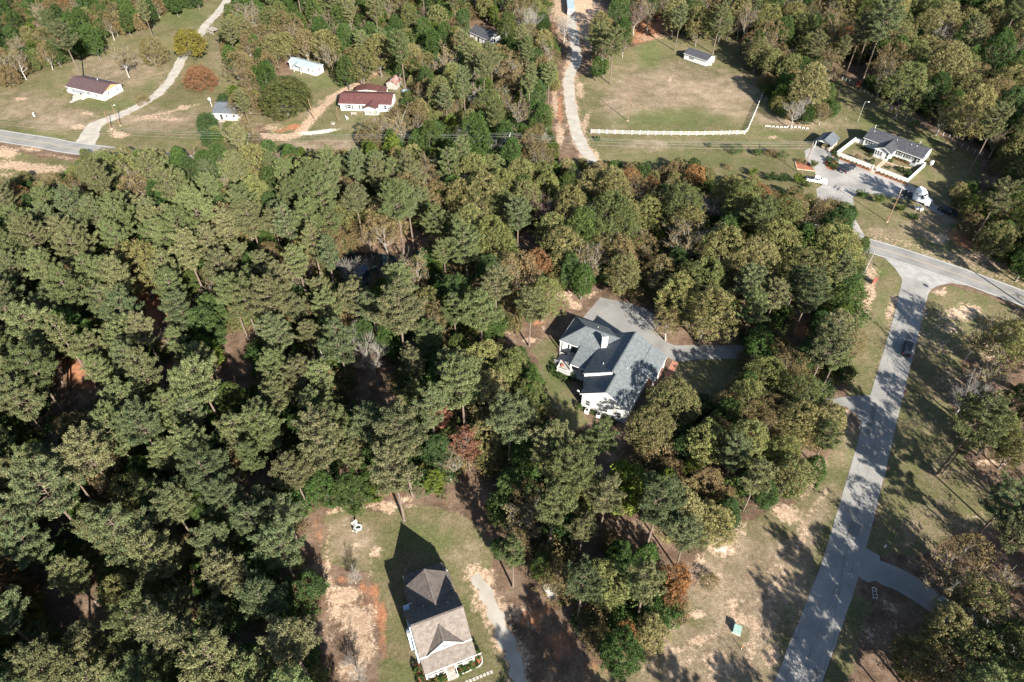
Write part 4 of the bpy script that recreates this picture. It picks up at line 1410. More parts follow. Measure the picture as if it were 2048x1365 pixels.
# walls
b = MB()
b.box(-5.9, .05, 0, 5.6, 12.9, 4.15)
b.box(-4.1, -5.0, 0, 5.6, .05, 4.0)
b.box(-14.3, 7.5, 0, -5.9, 15.2, 3.45)
h.mb('wall', M_white, b)
MB().prism_y([(-6.1, 3.98), (-.02, 3.98), (-.02, 7.6)], .02, .2).build('gable_wall', M_white, h.root)
MB().prism_y([(-4.1, 3.96), (5.6, 3.96), (5.6, 4.25), (.8, 7.12)], -5.02, -4.84).build('gable_wall', M_white, h.root)
MB().prism_y([(-5.9, 3.96), (5.6, 3.96), (5.6, 4.25), (0, 7.55)], 12.74, 12.92).build('gable_wall', M_white, h.root)
f = Beams()
f.beam((-4.5, -5.38, 3.97), (.8, -5.38, zp(.8) - .12), .05, .2, up=(0, 0, 1))
f.beam((5.95, -5.38, zp(5.95) - .12), (.8, -5.38, zp(.8) - .12), .05, .2)
f.beam((5.98, -5.35, zp(5.95) - .1), (5.98, 5.3, zp(5.95) - .1), .06, .18)
f.beam((7.53, 5.3, 3.52), (7.53, 13.2, 3.52), .06, .18)
f.beam((-14.88, 6.92, 3.5), (-10, 6.92, 3.5), .06, .16)
f.beam((-10, 2.02, 2.92), (-5.3, 2.02, 2.92), .06, .18)
f.beam((-14.88, 6.95, 3.5), (-14.88, 15.7, 3.5), .06, .16)
f.build('fascia', M_trim, r1)
# chimney
ch = MB()
ch.box(-5.65, 8.15, 4.2, -4.6, 9.0, 7.55)
chm = h.mb('chimney', M_white, ch)
MB().box(-5.72, 8.08, 7.55, -4.53, 9.07, 7.65).build('chimney_cap', M_white, chm)
MB().box(-5.4, 8.35, 7.65, -4.85, 8.8, 7.95).build('flue', M_metal, chm)
# patio deck and porch on the south-west corner
d = MB()
d.box(-12.6, .9, .55, -5.95, 7.45, .9)
dk = h.mb('deck', M_deck, d)
d = MB()
for i in range(4):
    d.box(-13.1 - .32 * i, 3.4, .70 - .2 * i, -12.62 - .32 * i, 5.9, .9 - .2 * i - .02)
d.build('stairs', M_deck, h.root)
for a, b_ in (((-12.55, .95), (-9.35, .95)), ((-12.55, .95), (-12.55, 3.3))):
    rail(h.root, a, b_, .9)
rail(h.root, (-13.0, 6.0), (-14.3, 6.0), .3, .8)
rail(h.root, (-13.0, 3.35), (-14.3, 3.35), .3, .8)
for x, y, zt in ((-9.85, 2.2, 2.86), (-7.7, 2.2, 2.86), (-5.6, 2.2, 2.86), (-14.6, 7.15, 3.45), (-12.3, 7.15, 3.45), (-10.1, 7.15, 3.45), (7.3, 5.5, 3.4), (7.3, 9.2, 3.4), (7.3, 12.9, 3.4)):
    h.box('post', M_trim, x - .11, y - .11, 0, x + .11, y + .11, zt)
h.box('porch_floor', M_brickwall, 5.62, 5.4, 0, 7.6, 13.1, .35)
for x, z in ((-2.7, 1.8), (1.1, 2.0), (4.0, 1.8)):
    h.win(x, -5.02, z, .95, 1.5, 'S')
h.win(.8, -5.02, 5.2, .7, .7, 'S')
for y in (1.5, 3.8):
    h.win(5.62, y, 1.9, .95, 1.4, 'E')
for y in (6.6, 11.6):
    h.win(5.62, y, 2.0, 1.2, 1.5, 'E')
h.door(5.62, 9.1, .35, 1.2, 2.2, 'E')
h.win(-14.3, 9.5, 1.9, 1.0, 1.3, 'W')
h.win(-14.3, 13, 1.9, 1.0, 1.3, 'W')
h.win(-8.5, 7.48, 2.0, 1.6, 1.9, 'S')
h.door(-11.6, 7.48, .9, 1.7, 2.1, 'S', M_glass)
h.win(-5.92, 4.2, 2.1, 1.5, 1.5, 'W')
for x in (-12.0, -8.2):
    h.mb('garage_door', M_white, MB().box(x - 1.3, 15.2, 0, x + 1.3, 15.25, 2.2))
for x, y, zz in ((-2.96, 2.6, zp(2.96)), (-8.5, 13.1, 5.0), (2.0, 3.2, zp(2.0))):
    h.mb('vent_pipe', M_trim, MB().tube([(x, y, zz - .1), (x, y, zz + .45)], .06, 8))
MB().tube([(-4.7, -5.0, 4.05), (-4.9, -5.15, 4.6)], .03, 6).ball((-4.95, -5.3, 4.65), .28, 10, 5, (1, .35, 1)).build('satellite_dish', M_trim, h.root)
for x, y in ((-2.38, -5.95), (.16, -5.9)):
    u = MB().box(x - .42, y - .42, .08, x + .42, y + .42, .85)
    ac = empty('air_conditioner', (0, 0), 0, ("white air-conditioning unit nearer the corner with the dish" if x < -1 else "white air-conditioning unit below the middle of the front gable"), 'air conditioner', 'air conditioners at the slate-roofed house')
    ac.parent = None
    M4 = Matrix.Translation((20.2, 92.5, 0)) @ Matrix.Rotation(math.radians(-28.2), 4, 'Z') @ Matrix.Translation((x, y, 0))
    ac.matrix_world = M4
    MB().box(-.42, -.42, .08, .42, .42, .82).build('casing', M_trim, ac, bevel=.03)
    MB().tube([(0, 0, .82), (0, 0, .86)], .3, 14).build('fan_grille', M_darkmetal, ac)
    MB().box(-.5, -.5, 0, .5, .5, .08).build('pad', M_stone, ac)


def place(o, ang, x, y):
    a = math.radians(ang)
    return (o[0] + x * math.cos(a) - y * math.sin(a), o[1] + x * math.sin(a) + y * math.cos(a))


CH = ((20.2, 92.5), -28.2)
BH = ((-14.5, 39.4), 21.3)
RH = ((110.3, 196.7), -45)
# brick walk beside the house: individual pavers of the path
bw = empty('brick_walkway', place(*CH, 8.3, 8.2) + (0,), math.radians(-28.2), "red brick walkway beside the slate-roofed house", 'walkway')
pm = None
cnt = 0
for j in range(16):
    for i in range(3):
        m = MB().box(.02, .02, 0, .46, .48, .07 + R_(0, .02))
        if pm is None:
            pm = m.build('brick', M_brick, bw)
            q = pm
        else:
            q = pm.copy()
            COL.objects.link(q)
            q.parent = bw
        q.location = (i * .48, j * .5, 0)
        q.rotation_euler = (0, 0, R_(-.02, .02))
for j in range(3):
    for i in range(4):
        q = pm.copy()
        COL.objects.link(q)
        q.parent = bw
        q.location = (-1.95 + i * .48, j * .5, 0)

# ---- 2 the pale blue house
h = House('pale_blue_house', BH[0], BH[1], "pale blue house with brown shingle roofs and a white front porch")
zs = lambda y: 8.5 - 1.19 * (1.9 - y)
zn = lambda y: 8.5 - .8 * (y - 1.9)
r = MB()
r.slab([(.3, 1.9, 8.5), (.3, -1.5, zs(-1.5)), (8.45, -1.5, zs(-1.5)), (8.45, 1.9, 8.5)], .16)
rf = h.mb('roof', M_brownsh, r)
r = MB()
r.slab([(8.45, 1.9, 8.5), (8.45, 5.9, zn(5.9)), (-.25, 5.9, zn(5.9)), (.3, 1.9, 8.5)], .16)
r.slab([(8.3, 5.9, zn(5.9)), (8.3, 7.8, zn(7.8)), (1.0, 7.8, zn(7.8)), (1.0, 5.9, zn(5.9))], .16)
h.mb('rear_slope', M_brownsh, r)
MB().beam((.3, 1.9, 8.53), (8.45, 1.9, 8.53), .3, .06).build('ridge_cap', M_brownsh, rf)
# rear block
zb = lambda x: 7.4 - .95 * abs(x - 4.75)
r = MB()
r.slab([(.9, 10.3, zb(.9)), (.9, 3.0, zb(.9)), (4.75, 3.0, 7.4), (4.75, 10.3, 7.4)], .16)
rr = h.mb('rear_roof', M_brownsh, r)
MB().slab([(8.5, 7.0, zb(8.5)), (8.5, 10.3, zb(8.5)), (4.75, 10.3, 7.4), (4.75, 3.0, 7.4), (7.0, 4.8, zb(7.0))], .16).build('rear_roof', M_brownsh, h.root)
MB().beam((4.75, 3.0, 7.43), (4.75, 10.3, 7.43), .3, .06).build('ridge_cap', M_brownsh, rr)
# low rear shed roof over the back deck
MB().slab([(1.2, 10.2, 3.9), (8.2, 10.2, 3.9), (8.0, 12.6, 3.2), (1.3, 12.6, 3.2)], .12).build('porch_roof', M_brownsh, h.root)
# front gable dormer
r = MB()
zd = 7.55
r.slab([(4.28, 1.0, zd), (1.45, -1.62, 4.55), (4.28, -1.62, zd)], .12)
r.slab([(4.28, 1.0, zd), (4.28, -1.62, zd), (7.15, -1.62, 4.55)], .12)
dr = h.mb('dormer_roof', M_brownsh, r)
MB().beam((4.28, -1.62, zd + .02), (4.28, 1.0, zd + .02), .28, .05).build('ridge_cap', M_brownsh, dr)
MB().prism_y([(1.75, 4.62), (6.85, 4.62), (4.28, 7.36)], -1.45, -1.3).build('gable_wall', M_ltblue, h.root)
h.win(4.28, -1.47, 5.7, .8, .95, 'S')
f = Beams()
f.beam((1.4, -1.66, 4.48), (4.28, -1.66, zd - .06), .06, .2)
f.beam((7.2, -1.66, 4.48), (4.28, -1.66, zd - .06), .06, .2)
f.beam((.3, -1.54, zs(-1.5) - .06), (1.75, -1.54, zs(-1.5) - .06), .06, .2)
f.beam((6.85, -1.54, zs(-1.5) - .06), (8.5, -1.54, zs(-1.5) - .06), .06, .2)
f.beam((.45, -3.53, 3.0), (8.5, -3.53, 3.0), .06, .2)
f.build('fascia', M_trim, rf)
MB().slab([(.35, -1.5, 4.32), (.45, -3.5, 3.1), (8.5, -3.5, 3.1), (8.45, -1.5, 4.32)], .12).build('porch_roof', M_brownsh, h.root)
b = MB()
b.box(.05, -.35, 0, 8.2, 7.2, 4.35)
b.box(1.3, 7.2, 0, 8.0, 10.0, 3.7)
h.mb('wall', M_ltblue, b)
for xa, xb in ((.06, .2), (8.05, 8.19)):
    MB().prism_x([(-.33, 4.3), (7.18, 4.3), (5.9, zn(5.9) - .2), (1.9, 8.25), (-.33, 5.75)], xa, xb).build('gable_wall', M_ltblue, h.root)
MB().prism_y([(1.32, 3.65), (7.98, 3.65), (7.98, 4.2), (4.75, 7.15), (1.32, 3.9)], 9.84, 9.98).build('gable_wall', M_ltblue, h.root)
MB().box(-.45, 1.9, 0, .05, 2.9, 5.7).build('chimney', M_ltblue, h.root)
MB().tube([(-.2, 2.3, 5.7), (-.2, 2.3, 6.05)], .28, 12).build('chimney_pipe', M_metal, h.root)
MB().box(-.5, 1.85, 5.6, .1, 2.95, 5.72).build('chimney_cap', M_trim, h.root)
h.win(.05, .9, 1.9, .8, 1.5, 'W')
h.win(.05, -.05 + .35, 3.6, .5, .9, 'W')
h.win(.05, 4.6, 1.9, .8, 1.4, 'W')
for y in (1.2, 4.8):
    h.win(8.2, y, 1.9, .8, 1.4, 'E')
h.win(1.7, -.36, 2.0, .9, 1.5, 'S')
h.win(6.7, -.36, 2.0, .9, 1.5, 'S')
h.door(4.3, -.36, .6, 1.0, 2.1, 'S', M_wood)
# porch
fl = empty('porch', (0, 0, 0))
fl.parent = h.root
nb = 27
pb = None
MB().box(.5, -3.3, .3, 8.1, -.37, .52).build('porch_base', M_trim, h.root)
for i in range(nb):
    x = .5 + 7.6 * i / nb
    if pb is None:
        pb = MB().box(.01, -3.3, .52, 7.6 / nb - .02, -.37, .58).build('floor_board', M_wood, fl)
        q = pb
    else:
        q = pb.copy()
        COL.objects.link(q)
    q.location = (x, 0, 0)
for x in (.62, 2.35, 3.6, 5.1, 6.35, 8.0):
    MB().box(x - .11, -3.36, .52, x + .11, -3.14, 2.95).build('column', M_trim, h.root)
for a, b_ in ((.62, 2.35), (2.35, 3.6), (5.1, 6.35), (6.35, 8.0)):
    rail(h.root, (a, -3.25), (b_, -3.25), .56, .85)
rail(h.root, (.6, -3.25), (.6, -.5), .56, .85)
rail(h.root, (8.0, -3.25), (8.0, -.5), .56, .85)
MB().beam((.5, -3.25, 2.95), (8.15, -3.25, 2.95), .16, .18).build('porch_beam', M_trim, h.root)
for i in range(4):
    MB().box(3.65, -3.62 - .3 * i, 0, 5.05, -3.32 - .3 * i, .5 - .13 * i).build('step', M_deck, h.root)
for x in (3.58, 5.12):
    MB().beam((x, -3.3, 1.4), (x, -4.4, .85), .07, .07).beam((x, -4.4, 0), (x, -4.4, .85), .09).build('stair_rail', M_trim, h.root)
MB().beam((8.1, -3.3, 2.4), (9.3, -3.5, 3.2), .05).build('flag_pole', M_trim, h.root)
MB().add([(8.7, -3.41, 2.78), (9.25, -3.5, 3.15), (9.22, -3.46, 2.5), (8.8, -3.38, 2.3)], [(0, 1, 2, 3)]).build('flag', surf("flag_cloth", (.75, .6, .62), (.5, .1, .12), scale=4), h.root)
# back deck
MB().box(6.2, 10.3, .5, 8.6, 13.0, .75).build('back_deck', M_deck, h.root)
rail(h.root, (6.4, 13.6), (8.3, 12.9), 0.2, 1.0, mat=M_darkmetal, step=.14)
rail(h.root, (8.3, 12.9), (8.7, 11.8), 0.2, 1.0, mat=M_darkmetal, step=.14)
MB().box(7.9, 10.4, .75, 8.5, 11.3, 2.6).build('deck_screen', M_trim, h.root)
for x, y in ((3.0, 5.2), (6.6, 3.9)):
    MB().tube([(x, y, zn(y) - .1), (x, y, zn(y) + .4)], .06, 8).build('vent_pipe', M_trim, h.root)
# flower bed edging and bushes
eb = empty('bed_edging', place(*BH, 5.2, -4.2) + (0,), math.radians(21.3), "white curved edging round the flower bed by the porch steps", 'edging')
pts = [(0, 0), (.9, -.05), (2.2, 0), (3.4, .05), (4.0, .4), (4.2, 1.2), (4.0, 2.0)]
for a, b_ in zip(pts[:-1], pts[1:]):
    MB().beam((a[0], a[1], .08), (b_[0], b_[1], .08), .12, .16).build('edging_stone', M_trim, eb)
bedm = MB()
ox, oy = place(*BH, 5.2, -3.4)
bedpts = [place(*BH, x, y) for x, y in ((5.2, -4.2), (6.1, -4.25), (7.4, -4.2), (8.6, -4.15), (9.2, -3.8), (9.4, -3.0), (9.2, -2.2), (8.2, -2.2), (8.2, -3.4), (5.2, -3.4))]
bedm.slab([(x, y, .03) for x, y in bedpts], .03)
tag(bedm.build('flower_bed', M_mulch), "reddish mulch bed along the right half of the blue house porch", 'flower bed')
bedm = MB()
bedm.slab([place(*BH, x, y) + (.03,) for x, y in ((-.9, -4.6), (3.5, -4.5), (3.5, -3.4), (.4, -3.4), (.1, -.4), (-.6, -.4))], .03)
tag(bedm.build('flower_bed', M_mulch), "reddish mulch bed along the left half of the blue house porch", 'flower bed')
for i, (x, y, s, lb) in enumerate([(5.73, -3.83, 1.0, "round green bush right beside the porch steps of the blue house"), (6.67, -3.78, .7, "smallest of the three bushes right of the blue house porch steps"), (7.76, -3.8, .95, "round bush at the far right of the blue house porch"),
                                   (2.84, -3.95, .9, "round bush just left of the blue house porch steps"), (1.91, -4.0, .9, "second bush left of the blue house porch steps"), (.9, -4.05, .8, "bush at the bottom left corner of the blue house porch"), (8.9, -2.5, .9, "bush at the right end of the blue house, under the flag"),
                                   (-.45, -1.5, .95, "bush against the left side of the blue house porch"), (-.4, -2.9, .9, "lower bush against the left side of the blue house porch"), (8.7, -.6, .8, "bush beside the right wall of the blue house")]):
    x2, y2 = place(*BH, x, y)
    plant('round', x2, y2, s, i % 2, lb, 'bushes round the blue house porch')
for i in range(8):
    x2, y2 = place(*BH, 10.0 - .56 * i, -5.62)
    o = MB().box(-.2, -.22, .0, .2, .22, .05).build('stepping_stone', M_stone)
    o.location = (x2, y2, .0)
    o.rotation_euler = (0, 0, math.radians(21.3 + R_(-5, 5)))
    tag(o, "square pale stepping stone, %s from the gravel drive in the row by the blue house" % ["first", "second", "third", "fourth", "fifth", "sixth", "seventh", "eighth"][i], 'stepping stone', 'stepping stones in front of the blue house')

# ---- 3 the white house with the walled yard
h = House('walled_yard_house', RH[0], RH[1], "long low white house with dark shingle roof behind a white yard wall")
h.gable(.35, 18.1, .45, 8.0, 2.75, 4.5, M_dark_sh, M_white, over=.35)
k_ = (4.5 - 2.75) / 3.78
r = MB()
zr_ = 3.95
r.slab([(5.35, 3.2, 2.75), (5.35, -4.2, 2.75), (8.0, -4.2, zr_), (8.0, 3.2, zr_)], .14)
r.slab([(10.65, -4.2, 2.75), (10.65, 3.2, 2.75), (8.0, 3.2, zr_), (8.0, -4.2, zr_)], .14)
g = h.mb('porch_roof', M_dark_sh, r)
MB().beam((8, -4.2, zr_ + .02), (8, 3.2, zr_ + .02), .26, .05).build('ridge_cap', M_dark_sh, g)
MB().box(5.7, -3.8, 0, 10.3, .44, 2.72).build('porch_wall', M_white, h.root)
MB().prism_y([(5.7, 2.72), (10.3, 2.72), (8.0, 3.78)], -3.82, -3.7).build('gable_wall', M_white, h.root)
f = Beams()
f.beam((5.35, -4.24, 2.66), (8, -4.24, zr_ - .08), .05, .18)
f.beam((10.65, -4.24, 2.66), (8, -4.24, zr_ - .08), .05, .18)
f.build('fascia', M_trim, g)
for x in (6.2, 6.95, 7.7):
    h.win(x, -3.82, 1.6, .55, 1.3, 'S')
h.door(8.7, -3.82, .2, .9, 2.1, 'S', M_trim)
h.win(9.55, -3.82, 1.5, .6, 1.8, 'S')
for y in (-2.9, -1.7):
    h.win(10.32, y, 1.6, .8, 1.3, 'E')
h.win(5.68, -2.2, 1.6, .9, 1.2, 'W')
for x in (2.1, 11.6, 14.0):
    h.win(x, .43, 1.65, .95, 1.2, 'S', shut=True)
h.win(15.7, .43, 1.7, .6, 1.0, 'S')
h.door(16.5, .43, .3, .85, 2.05, 'S')
h.win(17.5, .43, 1.6, .8, 1.1, 'S')
h.box('stoop', M_metal, 15.8, -1.0, 0, 17.6, .42, .3)
h.win(18.12, 3, 1.6, .9, 1.2, 'E')
for x, y, zz in ((1.6, 3.2, 4.1), (8.9, 3.0, 4.0), (13.2, 3.2, 4.1), (14.8, 3.3, 4.15)):
    h.mb('roof_vent', M_trim, MB().tube([(x, y, zz - .2), (x, y, zz + .25)], .09, 8))
h.mb('mast', M_trim, MB().tube([(1.0, 4.4, 4.4), (1.0, 4.4, 5.6)], .08, 8))
h.mb('mast', M_trim, MB().tube([(15.0, 4.4, 4.4), (15.0, 4.4, 5.6)], .06, 8).beam((14.7, 4.4, 5.3), (15.3, 4.4, 5.3), .05))
# yard wall
wl = empty('yard_wall', RH[0] + (0,), math.radians(-45), "low white wall enclosing the front yard of the long white house", 'wall')
tw = .28
for nm, a in (('wall_run', (-2.5, .9, 0, -.1, 1.2, 1.25)), ('wall_run', (-2.6, -11.5, 0, -2.3, .9, 1.25)), ('wall_run', (-2.3, -11.5, 0, 9.0, -11.2, 1.15)), ('wall_run', (10.4, -11.5, 0, 19.6, -11.2, 1.15)), ('wall_run', (19.3, -11.2, 0, 19.6, 1.2, 1.15)), ('wall_run', (18.1, 1.2, 0, 19.6, 1.5, 1.15))):
    m = MB()
    # hollow-looking masonry run with a slightly wider cap
    m.box(*a)
    w_ = m.build(nm, M_white, wl)
    MB().box(a[0] - .04, a[1] - .04, a[5], a[3] + .04, a[4] + .04, a[5] + .06).build('cap', M_white, w_)
for x in (9.0, 10.4):
    MB().box(x - .2, -11.6, 0, x + .2, -11.1, 1.35).build('gate_pier', M_white, wl)
# walk of tan pavers through the yard gate
wk = empty('front_walk', place(*RH, 9.3, -13.6) + (0,), math.radians(-45), "tan paved walk leading through the yard gate to the porch", 'walkway')
pv = MB().box(.02, .02, 0, .57, .57, .05).build('paver', M_tan, wk)
first = True
for j in range(16):
    for i in range(2):
        q = pv if first else pv.copy()
        if not first:
            COL.objects.link(q)
        first = False
        q.location = (i * .6 - .2, j * .6, R_(0, .012))
wk2 = empty('side_walk', place(*RH, 9.2, -4.3) + (0,), math.radians(-45), "narrow tan path crossing the walled yard to the right-hand door", 'walkway')
for j in range(13):
    q = pv.copy()
    COL.objects.link(q)
    q.parent = wk2
    q.location = (.6 * j, -1.0 * math.sin(j / 12 * PI) * .8 + j * .12, .01)
tri = MB().slab([place(*RH, x, y) + (.035,) for x, y in ((-3.2, -12.9), (9.0, -13.1), (9.0, -11.6), (-2.9, -11.6))], .03)
tag(tri.build('mulch_strip', M_mulch), "red mulch strip outside the yard wall, left of the gate", 'mulch bed', 'mulch strips')
tri = MB().slab([place(*RH, x, y) + (.035,) for x, y in ((10.4, -13.1), (20.2, -12.9), (20.2, -11.6), (10.4, -11.6))], .03)
tag(tri.build('mulch_strip', M_mulch), "red mulch strip outside the yard wall, right of the gate", 'mulch bed', 'mulch strips')
tri = MB().slab([place(*RH, x, y) + (.03,) for x, y in ((10.4, .4), (10.5, -1.0), (15.6, -1.0), (15.6, .4))], .03)
tag(tri.build('mulch_strip', M_mulch), "red mulch bed below the three-window front of the long white house", 'mulch bed', 'mulch strips')
for i in range(9):
    x2, y2 = place(*RH, -1.8 + i * 1.22 + (0 if i < 9 else 0), -12.3)
    plant('hedge', x2, y2, .85, 0, "low bush outside the yard wall left of the gate, %s from the gate" % ["ninth", "eighth", "seventh", "sixth", "fifth", "fourth", "third", "second", "first"][i], 'low bushes along the yard wall')
for i in range(7):
    x2, y2 = place(*RH, 11.4 + i * 1.3, -12.3)
    plant('hedge', x2, y2, .85, 0, "low bush outside the yard wall right of the gate, %s from the gate" % ["first", "second", "third", "fourth", "fifth", "sixth", "seventh"][i], 'low bushes along the yard wall')
for i in range(8):
    x2, y2 = place(*RH, 10.6 + i * .66, -.45)
    plant('hedge', x2, y2, .95, 0, "clipped green hedge bush under the front windows, %s from the porch" % ["first", "second", "third", "fourth", "fifth", "sixth", "seventh", "eighth"][i], 'hedge under the front windows')
for i in range(4):
    x2, y2 = place(*RH, .4 + i * 1.05, -.9 - .45 * i)
    plant('hedge', x2, y2, 1.25, 0, "green bush in the curved bed by the left window, %s from the wall" % ["first", "second", "third", "fourth"][i], 'bushes in the curved bed')
for x, y, s, k, lb in ((15.64, -6.63, 1.15, 'round', "clipped ball bush in the walled yard, left of the pair"), (17.6, -7.1, 1.35, 'round', "larger clipped ball bush at the right of the walled yard"), (7.38, -8.2, 1.1, 'round', "round bush inside the yard wall left of the gate"),
                       (3.2, -9.4, .6, 'brownshrub', "brown bare-looking shrub inside the yard wall"), (12.4, -7.5, .7, 'round', "small bush on the lawn right of the tan walk"), (14.2, -5.0, .6, 'round', "tiny yellowish bush above the pair of ball bushes"),
                       (-2.9, -12.0, 1.1, 'round', "round bush at the outer corner of the yard wall"), (11.0, -3.2, .9, 'round', "bush at the right foot of the porch"), (5.2, -4.6, .9, 'round', "bush at the left foot of the porch")):
    x2, y2 = place(*RH, x, y)
    plant(k, x2, y2, s, None, lb, 'bushes of the walled yard')

# ---- 4 carport
h = House('carport', (94.9, 195.3), -40, "open carport with blue-grey gable roof beside the gravel lot", 'carport')
h.gable(.2, 5.0, .2, 6.2, 2.5, 3.65, M_bluegrey_sh, M_white, over=.35, axis='y', walls=False)
for x in (.3, 4.9):
    for y in (.3, 3.2, 6.1):
        h.box('post', M_trim, x - .1, y - .1, 0, x + .1, y + .1, 2.4)
MB().prism_y([(.25, 2.42), (4.95, 2.42), (2.6, 3.5)], .25, .35).build('gable_wall', M_white, h.root)
h.box('half_wall', M_wood, .4, 6.0, 0, 4.8, 6.15, 2.3)
for i in range(6):
    MB().box(2.3 + i * .42, .9, .1, 2.68 + i * .42, 1.0, 1.1 + .05 * (i % 2)).build('fence_board', M_wood, h.root)
MB().box(4.75, 1.0, 0, 4.85, 5.9, 1.1).build('side_wall', M_wood, h.root)

# ---- 5 white house with brown metal roof (upper left)
h = House('brown_roofed_house', (-156.4, 232.3), -22.5, "white house with brown metal roof and front steps at the upper left")
h.gable(-.7, 15.4, .9, 9.5, 2.75, 4.45, M_brown_metal, M_white, over=.45, gmat=M_rawwood)
for x, y, z, ww in ((8.9, .88, 1.6, 1.6), (12.4, .88, 1.5, .9), (1.3, .88, 1.7, .9)):
    h.win(x, y, z, ww, 1.0, 'S')
for y in (3.4, 7.4):
    h.win(15.42, y, 1.7, .6, 1.1, 'E')
h.win(-.72, 5, 1.7, .9, 1.1, 'W')
h.door(4.8, .88, .5, .95, 2.0, 'S')
MB().slab([(2.6, .85, 2.45), (2.6, -.6, 2.1), (7.6, -.6, 2.1), (7.6, .85, 2.45)], .1).build('awning', M_metal, h.root)
for x in (2.8, 7.4):
    h.box('post', M_trim, x - .06, -.5, .5, x + .06, -.38, 2.02)
h.box('porch_floor', M_stone, 3.0, -1.4, 0, 7.8, .86, .5)
for i in range(3):
    h.box('step', M_stone, 4.0, -1.8 - .4 * i, 0, 6.2, -1.42 - .4 * i, .42 - .13 * i)
h.box('front_path', M_stone, 4.6, -4.6, 0, 5.9, -2.62, .05)
MB().beam((4.0, -1.4, 1.3), (4.0, -3.0, .9), .05).beam((4.0, -3.0, 0), (4.0, -3.0, .9), .05).build('handrail', M_darkmetal, h.root)
h.box('window_unit', M_trim, -1.9, 1.0, .1, -.9, 2.0, 1.0)
h.mb('vent_pipe', M_trim, MB().tube([(8.0, 7.0, 3.6), (8.0, 7.0, 4.2)], .12, 8))

# ---- 6 white shed in the meadow
h = House('meadow_shed', (65.7, 261.9), -44, "small white shed with dark gable roof alone in the meadow", 'shed')
h.gable(-.05, 9.85, .45, 6.1, 2.45, 3.55, M_dark_sh, M_white, over=.3)
h.win(3.3, .43, 1.4, .8, .8, 'S', shut=True)
for y in (2.2, 4.6):
    h.win(9.87, y, 1.6, .55, .7, 'E', shut=True)
h.box('skirting', M_darkmetal, -.1, .4, 0, 9.9, 6.15, .14)
MB().box(10.0, 2.2, 0, 10.7, 3.4, .3).build('step', M_stone, h.root)

# ---- 7 red metal roofed house
h = House('red_roofed_house', (-58.5, 219.8), -3, "cream house with dull red metal roofs beside the orange dirt drive")
h.gable(.2, 17.4, .35, 9.3, 2.75, 4.15, M_red_metal, M_cream, over=.45)
MB().slab([(9.0, .8, 2.6), (9.0, -2.4, 2.4), (11.3, -2.4, 3.25), (11.3, 2.2, 3.45)], .1).build('porch_roof', M_red_metal, h.root)
MB().slab([(13.7, -2.4, 2.4), (13.7, .8, 2.6), (11.3, 2.2, 3.45), (11.3, -2.4, 3.25)], .1).build('porch_roof', M_red_metal, h.root)
for x in (9.2, 11.3, 13.5):
    h.box('post', M_trim, x - .08, -2.3, 0, x + .08, -2.14, 2.35)
h.box('porch_floor', M_stone, 9.0, -2.4, 0, 13.7, .34, .25)
for x in (2.2, 4.3, 6.8):
    m = MB().box(x - .22, .28, .7, x + .22, .36, 2.2)
    h.mb('shutter', M_shutter, m)
h.win(3.25, .33, 1.5, 1.2, 1.3, 'S')
h.win(7.9, .33, 1.5, .9, 1.2, 'S')
h.door(11.2, .33, .25, .95, 2.05, 'S', M_trim)
h.win(15.6, .33, 1.5, 1.0, 1.2, 'S')
h.win(.18, 3.5, 1.5, .9, 1.1, 'W')
h.win(17.42, 5, 1.5, .9, 1.1, 'E')
h2 = House('red_roofed_outbuilding', place((-58.5, 219.8), -3, 3.3, 10.6), -4, "low outbuilding with hipped red metal roof behind the red-roofed house", 'outbuilding')
r = MB()
r.slab([(-.3, 3.8, 2.5), (-.3, -.6, 2.5), (4.2, -.6, 3.4), (3.9, 3.8, 3.4)], .1)
r.slab([(4.2, -.6, 3.4), (10.9, -.4, 2.4), (10.7, 3.4, 2.5), (3.9, 3.8, 3.4)], .1)
h2.mb('roof', M_red_metal, r)
h2.box('wall', M_cream, 0, 0, 0, 7.5, 3.3, 2.42)
for x in (9.0, 10.5):
    for y in (.0, 3.0):
        h2.box('post', M_trim, x - .08, y - .08, 0, x + .08, y + .08, 2.35)
h2.win(2.0, -.02, 1.4, .9, .9, 'S')
h3 = House('rusty_barn', place((-58.5, 219.8), -3, 12.7, 17.6), -16, "small weathered barn with striped rusty metal roof", 'barn')
h3.gable(.1, 3.8, .1, 4.6, 2.2, 3.3, M_rusty, M_greywood, over=.3, axis='y')
for i in range(9):
    MB().box(.12 + i * .41, .02, .05, .5 + i * .41, .09, 2.1).build('board', M_greywood, h3.root)

# ---- 8 mobile home with pale blue roof
h = House('mobile_home', (-80.5, 253.9), -30, "white mobile home with pale blue metal roof behind the round oak", 'mobile home')
h.gable(-2.2, 10.55, -1.65, 2.55, 2.85, 3.6, M_blue_metal, M_white, over=.3)
MB().slab([(1.0, .4, 3.3), (.8, -3.2, 2.5), (2.6, -3.2, 2.95), (2.9, .2, 3.35)], .1).build('porch_roof', M_blue_metal, h.root)
MB().slab([(4.6, -3.0, 2.5), (4.6, .4, 3.1), (2.9, .2, 3.35), (2.6, -3.2, 2.95)], .1).build('porch_roof', M_blue_metal, h.root)
for x in (1.0, 4.4):
    h.box('post', M_trim, x - .07, -3.0, 0, x + .07, -2.86, 2.45)
h.win(7.2, -1.67, 1.7, 1.0, .9, 'S')
h.win(9.4, -1.67, 1.7, .8, .8, 'S')
h.door(3.2, -1.67, .4, .9, 2.0, 'S')
h.win(10.57, .6, 1.7, 1.0, .9, 'E')

